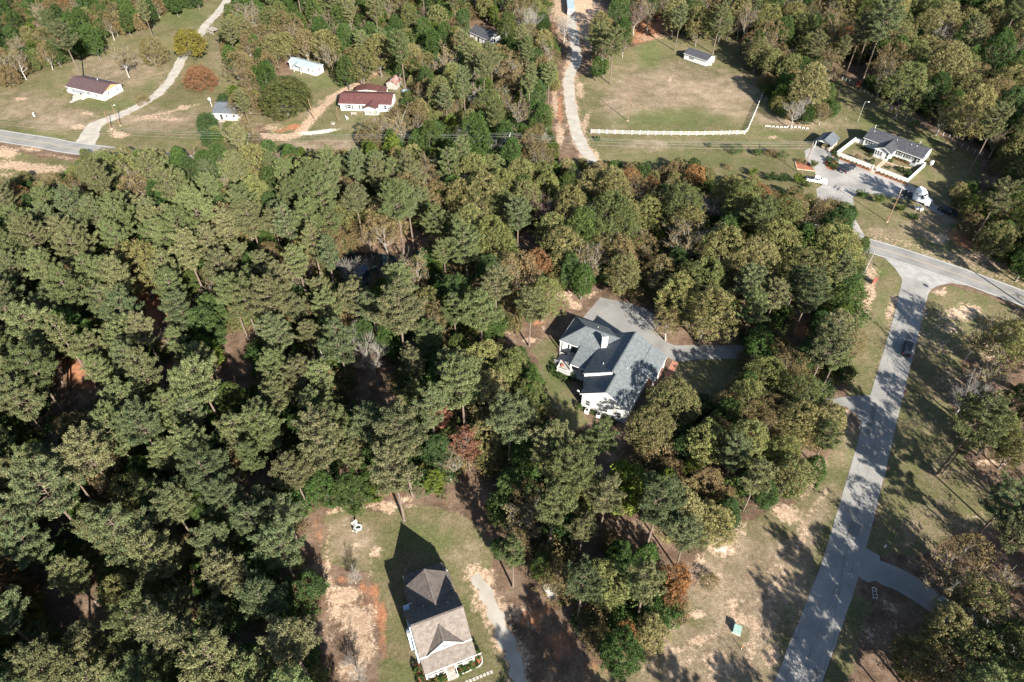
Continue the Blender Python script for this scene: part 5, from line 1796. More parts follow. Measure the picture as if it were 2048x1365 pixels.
# ---- 9 small dark-roofed house behind the bare tree
h = House('dark_roofed_house', P(423, 235), -4, "small white house with bluish dark roof half hidden by the silvery tree")
h.gable(2.0, 10.0, -1.6, 7.2, 2.6, 4.0, M_bluegrey_sh, M_white, over=.45)
h.win(6.3, -1.62, 1.5, .8, .9, 'S')
h.door(4.4, -1.62, .2, .9, 2.0, 'S')
h.win(8.7, -1.62, 1.5, .8, .9, 'S')
h.box('stoop', M_greywood, 3.4, -3.0, 0, 5.6, -1.63, .35)

# ---- 10 house half hidden in the woods
h = House('hidden_house', P(970, 75), -48, "white house with dark roof half hidden in the middle woods")
h.gable(-3.4, 8.2, -5.2, 1.4, 2.8, 4.3, M_dark_sh, M_white, over=.35)
h.win(8.22, -2, 1.6, 1.2, 1.2, 'E')
h.win(4.5, -5.22, 1.6, 1.0, 1.1, 'S')
h.win(0, -5.22, 1.6, 1.0, 1.1, 'S')
h.door(2.2, -5.22, .2, .9, 2.0, 'S')

# ---- 11 long trailer on the orange earth
h = House('long_trailer', (P(1134, 31)[0] + .3, P(1134, 31)[1] - .5), -1.5, "long narrow trailer with pale metal roof on the orange earth", 'trailer')
h.box('body', M_white, -.1, 0, .5, 2.5, 13.4, 2.7)
h.box('roof', M_blue_metal, -.2, -.1, 2.7, 2.6, 13.5, 2.82)
h.box('rear_cabin', M_rusty, -.15, 13.52, .5, 2.55, 16.2, 2.9)
for y in (3, 4.2, 10):
    for x in (-.2, 2.2):
        h.mb('wheel', M_darkmetal, MB().tube([(x, y, .45), (x + .28, y, .45)], .45, 14))
h.win(1.2, -.02, 1.8, 1.2, .7, 'S')
# ------------------------------------------------------------------ fences
M_pole = surf("pole_brown", (0.22, 0.13, 0.085), (0.15, 0.09, 0.06), scale=3, rough=.9)
M_polegrey = surf("pole_grey", (0.34, 0.32, 0.29), (0.24, 0.22, 0.20), scale=3, rough=.9)
M_green_box = surf("utility_green", (0.22, 0.33, 0.29), (0.18, 0.28, 0.25), scale=2, rough=.6)
M_rust_sign = surf("rusty_panel", (0.19, 0.055, 0.035), (0.13, 0.04, 0.028), scale=3, rough=.8)
M_red = surf("red_paint", (0.55, 0.05, 0.03), (0.40, 0.04, 0.03), scale=3, rough=.5)
M_orange = surf("orange_paint", (0.62, 0.16, 0.04), (0.50, 0.11, 0.03), scale=3, rough=.5)
M_tyre = surf("tyre_rubber", (0.025, 0.025, 0.025), (0.018, 0.018, 0.018), rough=.9)
M_tyre_white = surf("tyre_painted", (0.68, 0.68, 0.65), (0.5, 0.5, 0.48), rough=.8)
M_chrome = surf("bright_metal", (0.75, 0.76, 0.78), (0.65, 0.66, 0.68), rough=.3, metal=.6)
M_cloth_grey = surf("hammock_cloth", (0.42, 0.40, 0.36), (0.33, 0.31, 0.28), scale=8, rough=.95)


def rail_fence():
    pts = PL([(1182, 267), (1260, 269.5), (1330, 270.5), (1400, 271), (1492, 269), (1512, 222), (1530, 178)])
    ln = smooth_line(pts[:5], .5) + smooth_line(pts[4:], .5)[1:]
    root = empty('rail_fence', (pts[0][0], pts[0][1], 0), 0, "long white four-rail fence along the lower edge of the meadow", 'fence')
    o = Vector((pts[0][0], pts[0][1]))
    acc, last, posts = 0, ln[0], [ln[0]]
    for p in ln[1:]:
        acc += (p - last).length
        last = p
        if acc >= 2.45:
            posts.append(p)
            acc = 0
    proto = None
    for i, p in enumerate(posts):
        if proto is None:
            proto = MB().box(-.08, -.08, 0, .08, .08, 1.42).box(-.1, -.1, 1.42, .1, .1, 1.47).build('post', M_trim, root)
            q = proto
        else:
            q = proto.copy()
            COL.objects.link(q)
        q.location = (p.x - o.x, p.y - o.y, 0)
        if i:
            a = posts[i - 1] - o
            b = p - o
            for zz in (.3, .62, .94, 1.26):
                MB().beam((a.x, a.y, zz), (b.x, b.y, zz), .04, .085).build('rail', M_trim, root)


rail_fence()


def post_fence(name, px, label, h=1.35, n=None, wire=True):
    pts = PL(px)
    ln = smooth_line(pts, .5)
    L = sum((b - a).length for a, b in zip(ln[:-1], ln[1:]))
    n = n or int(L / 3.3)
    o = Vector(pts[0])
    root = empty(name, (o.x, o.y, 0), 0, label, 'fence')
    proto = None
    prev = None
    for i in range(n + 1):
        p = ln[min(len(ln) - 1, int(i / n * (len(ln) - 1)))] - o
        if proto is None:
            proto = MB().tube([(0, 0, 0), (0, 0, h)], .075, 7).build('post', M_white, root)
            q = proto
        else:
            q = proto.copy()
            COL.objects.link(q)
        q.location = (p.x + R_(-.1, .1), p.y + R_(-.1, .1), 0)
        q.rotation_euler = (R_(-.08, .08), R_(-.08, .08), 0)
        if prev is not None and wire:
            for zz in (.5, .9, 1.2):
                MB().beam((prev.x, prev.y, zz), (p.x, p.y, zz), .015).build('wire', M_metal, root)
        prev = p


post_fence('post_fence', [(1684, 160), (1705, 171), (1734, 191), (1767, 210), (1781, 220), (1817, 239), (1845, 254), (1882, 271), (1901, 281), (1920, 294), (1962, 312)], "row of white fence posts below the green bank, from the tractor to the right", n=30)
post_fence('post_fence', [(1350, 68), (1366, 70), (1382, 69), (1400, 66)], "short row of white posts behind the meadow", n=7)
# row of half-buried white-painted tyres
ty = None
ORDW = None
tp = smooth_line(PL([(1532, 254), (1560, 256), (1590, 256), (1614, 259)]), .3)
for i in range(12):
    p = tp[int(i / 11 * (len(tp) - 1))]
    if ty is None:
        m = MB()
        m.tube([(math.cos(a) * .42, 0, math.sin(a) * .42) for a in np.linspace(0, PI, 9)], .12, 8)
        ty = m.build('half_tyre', M_tyre_white)
        q = ty
    else:
        q = ty.copy()
        COL.objects.link(q)
    q.location = (p.x, p.y, 0)
    q.rotation_euler = (0, 0, R_(.1, .5))
    tag(q, "half-buried white-painted tyre, %s from the white fence end of the row on the lawn" % (ORDW := ["first", "second", "third", "fourth", "fifth", "sixth", "seventh", "eighth", "ninth", "tenth", "eleventh", "twelfth"])[i], 'tyre', 'half-buried white tyres on the lawn')


# ------------------------------------------------------------------ poles and wires
def pole(px, py, h, label, name='utility_pole', cat='utility pole', mat=None, arm=None, arm_ang=0.0, lamp=False, transf=False, lean=(0, 0), r=.14, cone=False):
    x, y = P(px, py)
    root = empty(name, (x, y, 0), 0, label, cat, 'utility poles' if cat == 'utility pole' else None)
    root.rotation_euler = (lean[0], lean[1], 0)
    MB().tube([(0, 0, 0), (0, 0, h * .5), (0, 0, h)], [r, r * .85, r * .65], 9).build('shaft', mat or M_pole, root)
    if arm:
        d = Vector((math.cos(arm_ang), math.sin(arm_ang), 0))
        for zz in arm:
            a = MB().beam(tuple(d * -1.1 + Vector((0, .12, zz))), tuple(d * 1.1 + Vector((0, .12, zz))), .1, .12).build('crossarm', M_polegrey, root)
            m = MB()
            for k in (-1, -.4, .4, 1):
                q = d * k + Vector((0, .12, zz + .06))
                m.tube([tuple(q), tuple(q + Vector((0, 0, .16)))], .045, 6)
            m.build('insulator', M_trim, a)
    if transf:
        MB().tube([(.38, 0, h - 2.2), (.38, 0, h - 1.2)], .27, 12).build('transformer', M_metal, root)
    if lamp:
        MB().beam((0, 0, h - .1), (.9, -.25, h + .1), .06).build('lamp_arm', M_metal, root)
        MB().ball((1.05, -.3, h + .05), .26, 8, 5, (1.3, .8, .5)).build('lamp_head', M_trim, root)
    if cone:
        MB().tube([(0, 0, 0), (0, 0, .12)], .35, 10).build('base_collar', M_tan, root)
    return x, y


pole(241, 252, 7.2, "tall street-light pole by the mouth of the upper-left gravel driveway", lamp=True, cone=True)
pole(223, 258, 6.0, "shorter plain pole left of the street-light pole by the gravel driveway", cone=True, name='utility_pole')
pole(157, 97, 5.0, "pole with a pale lamp at the edge of the woods above the brown-roofed house", lamp=True, mat=M_polegrey)
A = pole(1255, 242, 10.2, "lone brown pole casting a long shadow in the meadow", cone=True)
B = pole(1603, 350, 10.6, "brown pole with transformer beside the white pickup", arm=(10.2,), arm_ang=1.2, transf=True, lean=(.02, .02))
C_ = pole(1774, 444, 10.6, "tall pole with crossarm at the foot of the parking lot", arm=(10.3, 9.6), arm_ang=.9, mat=M_pole, cone=True)
MB_ = None
D_ = pole(1721, 560, 8.6, "pale leaning pole beside the road junction", mat=M_polegrey, lean=(0, .03), r=.12)
E_ = pole(1020, 326, 9.6, "grey pole with crossarm rising from the middle woods", arm=(9.2,), arm_ang=1.4, mat=M_polegrey)
pole(1715, 244, 7.0, "thin lamp pole on the lawn behind the long white house", name='lamp_post', cat='lamp post', mat=M_polegrey, lamp=True, r=.08)
pole(629, 239, 7.5, "pole at the edge of the round oak beside the dirt drive", mat=M_pole, lean=(0, -.1))
pole(678, 245, 5.2, "thin dark pole on the lawn of the red-roofed house", mat=M_pole, r=.08)
pole(649, 247, 2.6, "short brown pole leaning on the red earth by the dirt drive", mat=M_pole, r=.07, lean=(.5, .2))


def wire(a, b, za, zb, sag, name='power_line', label=None, root=None):
    pts = []
    for i in range(17):
        t = i / 16
        pts.append((a[0] + (b[0] - a[0]) * t, a[1] + (b[1] - a[1]) * t, za + (zb - za) * t - sag * 4 * t * (1 - t)))
    return MB().tube(pts, .014, 4).build('wire', M_metal, root)


W_ = P(300, 318)
V_ = P(-200, 262)
for (a, b, za, zb, lb) in ((E_, B, 9.3, 10.3, "power lines crossing the lower meadow to the pole by the white pickup"), (W_, E_, 9.3, 9.3, "power lines over the woods west of the grey pole"), (B, C_, 10.3, 10.4, "power lines over the parking lot"), (V_, W_, 9, 9.3, "power lines along the road at the far left")):
    root = empty('power_line', (0, 0, 0), 0, lb, 'power line', 'power lines')
    for k, (dx, dz) in enumerate(((-1, 0), (0, .1), (1, 0), (0, -1.6))):
        wire((a[0] + dx * .15, a[1] + dx), (b[0] + dx * .15, b[1] + dx), za + dz, zb + dz, 1.1, root=root)

# ------------------------------------------------------------------ vehicles (nose towards +x)


def wheels(root, xs, hw, r=.38, w=.26, dual=False, mat=None):
    proto = None
    for x in xs:
        for s in (-1, 1):
            y = s * hw
            wh = MB().tube([(x, y - w / 2, r), (x, y + w / 2, r)], r, 16).build('wheel', M_tyre, root)
            MB().tube([(x, y + s * w * .3, r), (x, y + s * (w / 2 + .02), r)], r * .58, 12).build('rim', mat or M_chrome, wh)


def paint(name, c, rough=.28):
    m, nt, out = new_mat(name)
    b = nd(nt, "ShaderNodeBsdfPrincipled")
    b.inputs['Base Color'].default_value = rgba(c)
    b.inputs['Roughness'].default_value = rough
    b.inputs['Coat Weight'].default_value = .15
    n = nd(nt, "ShaderNodeTexNoise")
    n.inputs['Scale'].default_value = 6
    mr = nd(nt, "ShaderNodeMapRange")
    mr.inputs[3].default_value = rough
    mr.inputs[4].default_value = rough + .25
    nt.links.new(n.outputs[0], mr.inputs[0])
    nt.links.new(mr.outputs[0], b.inputs['Roughness'])
    nt.links.new(b.outputs[0], out.inputs[0])
    return m


M_pw = paint("car_white", (.80, .80, .80))
M_pd = paint("car_darkblue", (.008, .011, .022), .45)
M_pb = paint("car_black", (.010, .013, .020), .45)
M_carglass = glass_mat("car_glass", (.02, .025, .03), .04)
M_bed = surf("bed_liner", (.010, .012, .018), (.016, .018, .024), rough=.9)


def heading(a, b):
    p, q = P(*a), P(*b)
    return math.atan2(q[1] - p[1], q[0] - p[0])


def tapered(mb, x0, x1, hw0, z0, xt0, xt1, hw1, z1):
    vs = [(x0, -hw0, z0), (x1, -hw0, z0), (x1, hw0, z0), (x0, hw0, z0), (xt0, -hw1, z1), (xt1, -hw1, z1), (xt1, hw1, z1), (xt0, hw1, z1)]
    return mb.add(vs, [(0, 3, 2, 1), (4, 5, 6, 7), (0, 1, 5, 4), (1, 2, 6, 5), (2, 3, 7, 6), (3, 0, 4, 7)])


def pickup(name, px, py, ang, body, label, cover, L=5.7):
    x, y = P(px, py)
    root = empty(name, (x, y, 0), ang, label, 'pickup truck', 'parked pickup trucks')
    h = L / 2
    b = MB()
    b.prism_y([(-h, .45), (h - .12, .42), (h, .6), (h, .92), (h - .15, 1.08), (h - 1.35, 1.16), (-h + .02, 1.12), (-h, 1.05)], -.93, .93)
    b.build('body', body, root, bevel=.06)
    c = MB()
    tapered(c, -.95, 1.35, .86, 1.12, -.72, .72, .70, 1.78)
    cab = c.build('cab', body, root, bevel=.05)
    g = MB()
    # glazing set a little proud of the cab
    g.add([(1.33, -.74, 1.2), (1.33, .74, 1.2), (.80, .64, 1.70), (.80, -.64, 1.70)], [(0, 1, 2, 3)]).build('windscreen', M_carglass, cab)
    MB().add([(-.95, -.74, 1.2), (-.95, .74, 1.2), (-.77, .64, 1.70), (-.77, -.64, 1.70)], [(0, 3, 2, 1)]).build('rear_window', M_carglass, cab)
    for s in (-1, 1):
        MB().add([(-.8, s * .865, 1.2), (.2, s * .865, 1.2), (.16, s * .73, 1.70), (-.68, s * .73, 1.70)], [(0, 1, 2, 3) if s < 0 else (0, 3, 2, 1)]).build('side_window', M_carglass, cab)
        MB().add([(.27, s * .865, 1.2), (1.08, s * .865, 1.2), (.66, s * .73, 1.70), (.23, s * .73, 1.70)], [(0, 1, 2, 3) if s < 0 else (0, 3, 2, 1)]).build('side_window', M_carglass, cab)
        MB().box(1.0, s * .93, 1.18, 1.15, s * 1.12, 1.33).build('mirror', body, root)
        MB().box(h - .06, s * .55, .75, h + .015, s * .86, .93).build('headlight', M_chrome, root)
        MB().box(-h - .015, s * .70, .72, -h + .05, s * .90, 1.0).build('tail_light', M_red, root)
    MB().box(-h + .12, -.80, 1.10, -1.08, .80, 1.17).build('bed_cover', cover, root)
    MB().box(h - .05, -.88, .42, h + .1, .88, .6).build('bumper', M_chrome, root)
    MB().box(-h - .1, -.88, .45, -h + .05, .88, .6).build('bumper', M_chrome, root)
    wheels(root, (-h + 1.05, h - .98), .86)
    return root


pickup('pickup_truck', 1632, 365, heading((1614, 361), (1650, 367.5)), M_pw, "white pickup truck with dark bed cover parked at the left edge of the gravel lot", M_bed)
pickup('pickup_truck', 1695, 341, heading((1682, 346), (1707, 332)), M_pd, "dark blue pickup truck parked in the middle of the gravel lot", M_bed, L=5.8)


def suv(px, py, ang, body, label, name='parked_car', L=4.7):
    x, y = P(px, py)
    root = empty(name, (x, y, .03), ang, label, 'car')
    h = L / 2
    MB().prism_y([(-h, .4), (h - .1, .38), (h, .55), (h - .05, .85), (h - .9, 1.02), (-h + .05, 1.02), (-h, .9)], -.9, .9).build('body', body, root, bevel=.07)
    c = MB()
    tapered(c, -h + .15, h - .95, .84, 1.0, -h + .5, h - 1.75, .66, 1.6)
    cab = c.build('cabin', body, root, bevel=.06)
    MB().add([(h - 1.0, -.70, 1.08), (h - 1.0, .70, 1.08), (h - 1.68, .60, 1.54), (h - 1.68, -.60, 1.54)], [(0, 1, 2, 3)]).build('windscreen', M_carglass, cab)
    MB().add([(-h + .17, -.70, 1.08), (-h + .17, .70, 1.08), (-h + .44, .60, 1.54), (-h + .44, -.60, 1.54)], [(0, 3, 2, 1)]).build('rear_window', M_carglass, cab)
    for s in (-1, 1):
        MB().add([(-h + .5, s * .84, 1.08), (h - 1.25, s * .84, 1.08), (h - 1.75, s * .69, 1.53), (-h + .7, s * .69, 1.53)], [(0, 1, 2, 3) if s < 0 else (0, 3, 2, 1)]).build('side_window', M_carglass, cab)
        MB().box(h - .08, s * .5, .68, h + .01, s * .82, .84).build('headlight', M_chrome, root)
        MB().box(-h - .01, s * .6, .75, -h + .05, s * .86, .95).build('tail_light', M_red, root)
        MB().box(h - 1.5, s * .9, 1.05, h - 1.38, s * 1.06, 1.18).build('mirror', body, root)
    wheels(root, (-h + .85, h - .85), .82, .35, .24)
    return root


suv(1813, 701, heading((1806, 735), (1822, 668)), M_pb, "dark car standing in tree shade on the side road", L=4.9)
suv(1893, 427, heading((1876, 421), (1908, 433)), M_pb, "dark car parked in shade beyond the semi-truck", L=5.0)

# semi tractor
x, y = P(1833, 402)
st = empty('semi_truck', (x, y, 0), heading((1800, 388), (1860, 414)), "white semi-truck tractor without trailer parked at the end of the lot", 'semi-truck')
M_sw = paint("truck_white", (.76, .79, .81))
MB().box(-4.6, -.45, .75, 3.6, .45, 1.0).build('chassis', M_darkmetal, st)
cb = MB()
cb.prism_y([(-1.0, .7), (2.0, .7), (2.0, 2.15), (1.35, 2.95), (.5, 3.75), (-1.0, 3.9)], -1.2, 1.2)
cab = cb.build('sleeper_cab', M_sw, st, bevel=.06)
MB().prism_y([(2.0, .6), (3.75, .6), (3.85, .9), (3.75, 1.45), (3.4, 1.72), (2.0, 2.0)], -.95, .95).build('hood', M_sw, st, bevel=.08)
MB().add([(2.02, -1.02, 2.1), (2.02, 1.02, 2.1), (1.42, .95, 2.9), (1.42, -.95, 2.9)], [(0, 1, 2, 3)]).build('windscreen', M_carglass, cab)
for s in (-1, 1):
    MB().add([(.9, s * 1.215, 2.0), (1.85, s * 1.215, 2.0), (1.4, s * 1.215, 2.75), (.9, s * 1.215, 2.75)], [(0, 1, 2, 3) if s < 0 else (0, 3, 2, 1)]).build('side_window', M_carglass, cab)
    MB().add([(-.6, s * 1.215, 2.4), (-.1, s * 1.215, 2.4), (-.1, s * 1.215, 2.85), (-.6, s * 1.215, 2.85)], [(0, 1, 2, 3) if s < 0 else (0, 3, 2, 1)]).build('sleeper_window', M_carglass, cab)
    MB().box(2.4, s * .9, .55, 3.7, s * 1.22, 1.25).build('fender', M_sw, st, bevel=.1)
    MB().tube([(-.9, s * 1.0, .75), (1.0, s * 1.0, .75)], .33, 14).build('fuel_tank', M_chrome, st)
    MB().tube([(-1.2, s * .85, 1.0), (-1.2, s * .85, 3.9)], .09, 8).build('exhaust_stack', M_chrome, st)
    MB().box(1.95, s * 1.25, 2.0, 2.08, s * 1.48, 2.6).build('mirror', M_darkmetal, st)
    MB().box(3.72, s * .65, .95, 3.88, s * .98, 1.18).build('headlight', M_chrome, st)
MB().box(3.8, -.55, .65, 3.9, .55, 1.4).build('grille', M_darkmetal, st)
MB().box(3.7, -1.15, .4, 4.0, 1.15, .68).build('bumper', M_chrome, st)
MB().tube([(-3.0, 0, 1.0), (-3.0, 0, 1.14)], .5, 16).build('fifth_wheel', M_darkmetal, st)
wheels(st, (3.0,), 1.0, .52, .32)
wheels(st, (-2.6, -3.9), .95, .52, .6)
for xx in (-2.6, -3.9):
    for s in (-1, 1):
        MB().box(xx - .45, s * .62, 1.08, xx + .45, s * 1.22, 1.12).build('mudguard', M_darkmetal, st)

# small red tractor with loader
x, y = P(1717, 171)
tr = empty('tractor', (x, y, 0), heading((1710, 172), (1722, 152)), "small red-orange tractor with front loader by the post fence", 'tractor')
MB().box(-.3, -.35, .6, 1.5, .35, 1.25).build('hood', M_orange, tr, bevel=.08)
MB().box(-1.5, -.55, .55, -.3, .55, .95).build('rear_body', M_red, tr, bevel=.05)
MB().box(-1.1, -.28, .95, -.6, .28, 1.15).box(-1.15, -.28, 1.1, -1.0, .28, 1.6).build('seat', M_tyre, tr)
MB().beam((-1.3, -.5, .9), (-1.3, -.5, 2.2), .07).beam((-1.3, .5, .9), (-1.3, .5, 2.2), .07).beam((-1.3, -.5, 2.2), (-1.3, .5, 2.2), .07).build('roll_bar', M_darkmetal, tr)
for s in (-1, 1):
    MB().beam((-.2, s * .5, 1.3), (2.0, s * .5, .75), .1, .14).build('loader_arm', M_red, tr)
    w_ = MB().tube([(-1.0, s * .62, .62), (-1.0, s * .98, .62)], .62, 16).build('wheel', M_tyre, tr)
    MB().tube([(-1.0, s * .9, .62), (-1.0, s * 1.0, .62)], .3, 12).build('rim', M_orange, w_)
    w_ = MB().tube([(1.1, s * .55, .38), (1.1, s * .8, .38)], .38, 14).build('wheel', M_tyre, tr)
    MB().tube([(1.1, s * .74, .38), (1.1, s * .82, .38)], .2, 12).build('rim', M_orange, w_)
    MB().box(-1.5, s * .55, 1.15, -.5, s * 1.0, 1.22).build('fender', M_red, tr)
MB().prism_y([(1.95, .25), (2.6, .2), (2.55, .32), (2.1, .4), (2.05, .85), (1.95, .85)], -.9, .9).build('bucket', M_red, tr)
MB().box(-2.3, -.85, .3, -1.6, .85, .5).beam((-1.6, 0, .5), (-1.5, 0, .7), .1).build('mower_deck', M_orange, tr)


# ------------------------------------------------------------------ smaller things
def tank(px, py, ang, label, L=2.3):
    x, y = P(px, py)
    t = empty('gas_tank', (x, y, 0), ang, label, 'gas tank', 'white gas tanks')
    MB().tube([(-L / 2, 0, .75), (-L / 2 + .15, 0, .75), (-L / 2 + .4, 0, .75), (L / 2 - .4, 0, .75), (L / 2 - .15, 0, .75), (L / 2, 0, .75)], [.12, .38, .5, .5, .38, .12], 16).build('shell', M_white, t, smooth=True)
    MB().tube([(0, 0, 1.22), (0, 0, 1.42)], .17, 10).build('valve_cap', M_metal, t)
    for s in (-.6, .6):
        MB().box(s - .08, -.35, 0, s + .08, .35, .3).build('foot', M_stone, t)


tank(1862, 330, heading((1859, 334), (1866, 321)), "white gas tank on the lawn right of the walled yard")
tank(1836, 422, heading((1828, 419), (1845, 423)), "white gas tank in the shade below the semi-truck")


def simple(name, px, py, rz, label, cat, group=None):
    x, y = P(px, py)
    return empty(name, (x, y, 0), rz, label, cat, group)


ub = simple('utility_box', 1473, 1262, math.radians(-25), "pale green utility box on the sandy lot", 'utility box')
MB().box(-.55, -.55, .1, .55, .5, .85).build('cabinet', M_green_box, ub, bevel=.03)
MB().prism_x([(-.6, .84), (.55, .84), (.55, 1.0), (-.6, .9)], -.6, .6).build('lid', M_green_box, ub)
MB().box(-.7, -.7, 0, .7, .7, .1).build('pad', M_stone, ub)
mk = simple('marker_post', 1482, 1299, .4, "small white and orange marker post near the green utility box", 'marker post')
MB().box(-.05, -.05, 0, .05, .05, .75).build('stake', M_white, mk)
MB().box(-.07, -.07, .75, .07, .07, 1.05).build('cap', M_orange, mk)
mk = simple('marker_stake', 1437, 1251, .3, "thin grey stake on the sandy lot left of the utility box", 'stake')
MB().tube([(0, 0, 0), (-.5, .25, .35)], .035, 6).build('stake', M_metal, mk)
mk = simple('utility_pedestal', 69, 233, .4, "small white pedestal on the grass left of the upper driveway", 'utility pedestal')
MB().box(-.2, -.2, 0, .2, .2, 1.1).build('post', M_trim, mk)
MB().box(-.24, -.24, 1.1, .24, .24, 1.2).build('cap', M_trim, mk)
# white sign post
sp = simple('sign_post', 1718, 857, math.radians(20), "white hanging-sign post standing where the driveway meets the side road", 'sign post')
MB().box(-.09, -.09, 0, .09, .09, 2.0).build('post', M_trim, sp)
MB().box(-.35, -.07, 1.55, 1.2, .07, 1.69).build('arm', M_trim, sp)
MB().beam((.1, 0, 1.15), (.5, 0, 1.56), .06).build('brace', M_trim, sp)
MB().box(-.13, -.13, 2.0, .13, .13, 2.12).build('finial', M_trim, sp)
MB().box(.25, -.02, 1.0, 1.05, .02, 1.5).build('sign_board', M_trim, sp)


def mailbox(px, py, rz, label, mat):
    r_ = simple('mailbox', px, py, rz, label, 'mailbox', 'mailboxes')
    MB().box(-.05, -.05, 0, .05, .05, 1.05).build('post', M_pole, r_)
    b = MB().prism_x([(-.13, 1.05), (.13, 1.05), (.13, 1.25), (.09, 1.33), (0, 1.37), (-.09, 1.33), (-.13, 1.25)], -.28, .28).build('box', mat, r_)
    MB().box(-.04, .13, 1.2, .0, .16, 1.42).build('flag', M_red, b)


mailbox(1786, 912, .9, "black mailbox on the grass right of the side road", M_shutter)
mailbox(1762, 539, .4, "dark mailbox on the grass corner left of the junction", M_shutter)
mailbox(1765, 1100, .7, "pale mailbox at the corner of the wooded driveway", M_trim)
# rusty sign panel
rs = simple('roadside_sign', 1747, 568, math.radians(28), "rusty brown gabled sign panel on the sandy bank by the junction", 'sign')
MB().prism_y([(-.85, .25), (.85, .25), (.85, 1.5), (0, 2.15), (-.85, 1.5)], -.05, .05).build('panel', M_rust_sign, rs)
for x in (-.7, .7):
    MB().box(x - .06, .06, 0, x + .06, .16, 1.6).build('post', M_pole, rs)
MB().beam((0, .1, 1.6), (0, 1.2, 0), .07).build('brace', M_pole, rs)
# stop sign
ss = simple('stop_sign', 1880, 592, math.radians(18), "red octagonal stop sign on the sandy corner of the junction", 'sign')
MB().box(-.03, -.0, 0, .03, .06, 2.1).build('post', M_metal, ss)
oc = [(math.cos(PI / 8 + k * PI / 4), math.sin(PI / 8 + k * PI / 4)) for k in range(8)]
sb_ = MB().prism_y([(x * .42, 2.3 + z * .42) for x, z in oc], -.03, -.01).build('sign_face', M_trim, ss)
MB().prism_y([(x * .38, 2.3 + z * .38) for x, z in oc], -.036, -.031).build('red_field', M_red, sb_)
tc_ = bpy.data.curves.new('lettering', 'FONT')
tc_.body = "STOP"
tc_.size = .27
tc_.align_x = 'CENTER'
tc_.align_y = 'CENTER'
tc_.extrude = .002
tc_.materials.append(M_trim)
to_ = bpy.data.objects.new('tmp', tc_)
COL.objects.link(to_)
bpy.context.view_layer.update()
lm_ = bpy.data.meshes.new_from_object(to_.evaluated_get(bpy.context.evaluated_depsgraph_get()))
bpy.data.objects.remove(to_)
to = bpy.data.objects.new('lettering', lm_)
COL.objects.link(to)
to.parent = sb_
to.location = (0, -.041, 2.3)
to.rotation_euler = (PI / 2, 0, 0)
# white ladder-like frame beside the wooded driveway
wf = simple('metal_rack', 1748, 1188, math.radians(75), "small white ladder-like rack lying beside the wooded driveway", 'rack')
for s in (-.3, .3):
    MB().beam((-.9, s, .35), (.9, s, .35), .06).build('side_rail', M_trim, wf)
for i in range(4):
    MB().beam((-.9 + i * .6, -.3, .35), (-.9 + i * .6, .3, .35), .06).build('rung', M_trim, wf)
    for s in (-.3, .3):
        MB().beam((-.9 + i * .6, s, 0), (-.9 + i * .6, s, .35), .05).build('foot', M_trim, wf) if i in (0, 3) else None


# lawn chairs and fire pit
def lawn_chair(px, py, rz, label):
    c = simple('lawn_chair', px, py, rz, label, 'chair', 'white lawn chairs')
    m = MB()
    for i in range(5):
        m = MB().box(-.3, -.3 + i * .125, .36, .28, -.3 + i * .125 + .1, .39).build('seat_slat', M_trim, c)
    for i in range(5):
        a = -.3 + i * .125
        MB().add([(-.28, a, .38), (-.28, a + .1, .38), (-.55, a + .1, 1.0 - abs(i - 2) * .05), (-.55, a, 1.0 - abs(i - 2) * .05), (-.31, a, .36), (-.31, a + .1, .36), (-.58, a + .1, 1.0 - abs(i - 2) * .05), (-.58, a, 1.0 - abs(i - 2) * .05)],
                 [(0, 1, 2, 3), (7, 6, 5, 4), (0, 3, 7, 4), (1, 5, 6, 2), (3, 2, 6, 7), (0, 4, 5, 1)]).build('back_slat', M_trim, c)
    for s in (-1, 1):
        MB().box(-.4, s * .32, .55, .35, s * .42, .58).build('armrest', M_trim, c)
        MB().box(.22, s * .3, 0, .30, s * .38, .56).build('leg', M_trim, c)
        MB().box(-.4, s * .3, 0, -.32, s * .38, .56).build('leg', M_trim, c)


lawn_chair(709, 1050, -2.4, "white lawn chair on the back lawn of the blue house, farther one")
lawn_chair(712, 1062, 1.2, "white lawn chair on the back lawn of the blue house, nearer one")
fp = simple('fire_pit', 717, 1056, 0, "white-rimmed fire pit beside the lawn chairs behind the blue house", 'fire pit')
for i in range(9):
    a = i * 2 * PI / 9
    q = MB().box(-.2, -.11, 0, .2, .11, .26).build('stone', M_white, fp)
    q.location = (math.cos(a) * .5, math.sin(a) * .5, 0)
    q.rotation_euler = (0, 0, a + PI / 2)
MB().tube([(0, 0, .02), (0, 0, .08)], .4, 14).build('ash_bed', M_darkmetal, fp)

# hammock on its stand
hm = simple('hammock', 1100, 1190, heading((1088, 1172), (1110, 1204)), "grey hammock on a stand under the pines right of the blue house", 'hammock')
vs, fs = [], []
for i in range(13):
    t = i / 12
    w_ = .62 if .08 < t < .92 else .2
    for k in (-1, -.5, 0, .5, 1):
        vs.append((-1.5 + 3 * t, k * w_, .95 - .55 * (1 - (2 * t - 1) ** 2) + .1 * k * k))
for i in range(12):
    for k in range(4):
        a = i * 5 + k
        fs.append((a, a + 1, a + 6, a + 5))
MB().add(vs, fs).build('cloth', M_cloth_grey, hm)
for s in (-1, 1):
    MB().beam((s * 1.46, -.65, .93), (s * 1.46, .65, .93), .05).build('spreader_bar', M_wood, hm)
    MB().beam((s * 1.46, 0, .93), (s * 2.0, 0, 1.2), .03).build('rope', M_trim, hm)
    MB().beam((s * 2.0, 0, 1.25), (s * 1.1, 0, .08), .08).build('stand_arm', M_darkmetal, hm)
    MB().beam((s * 1.1, -.6, .05), (s * 1.1, .6, .05), .08).build('stand_foot', M_darkmetal, hm)
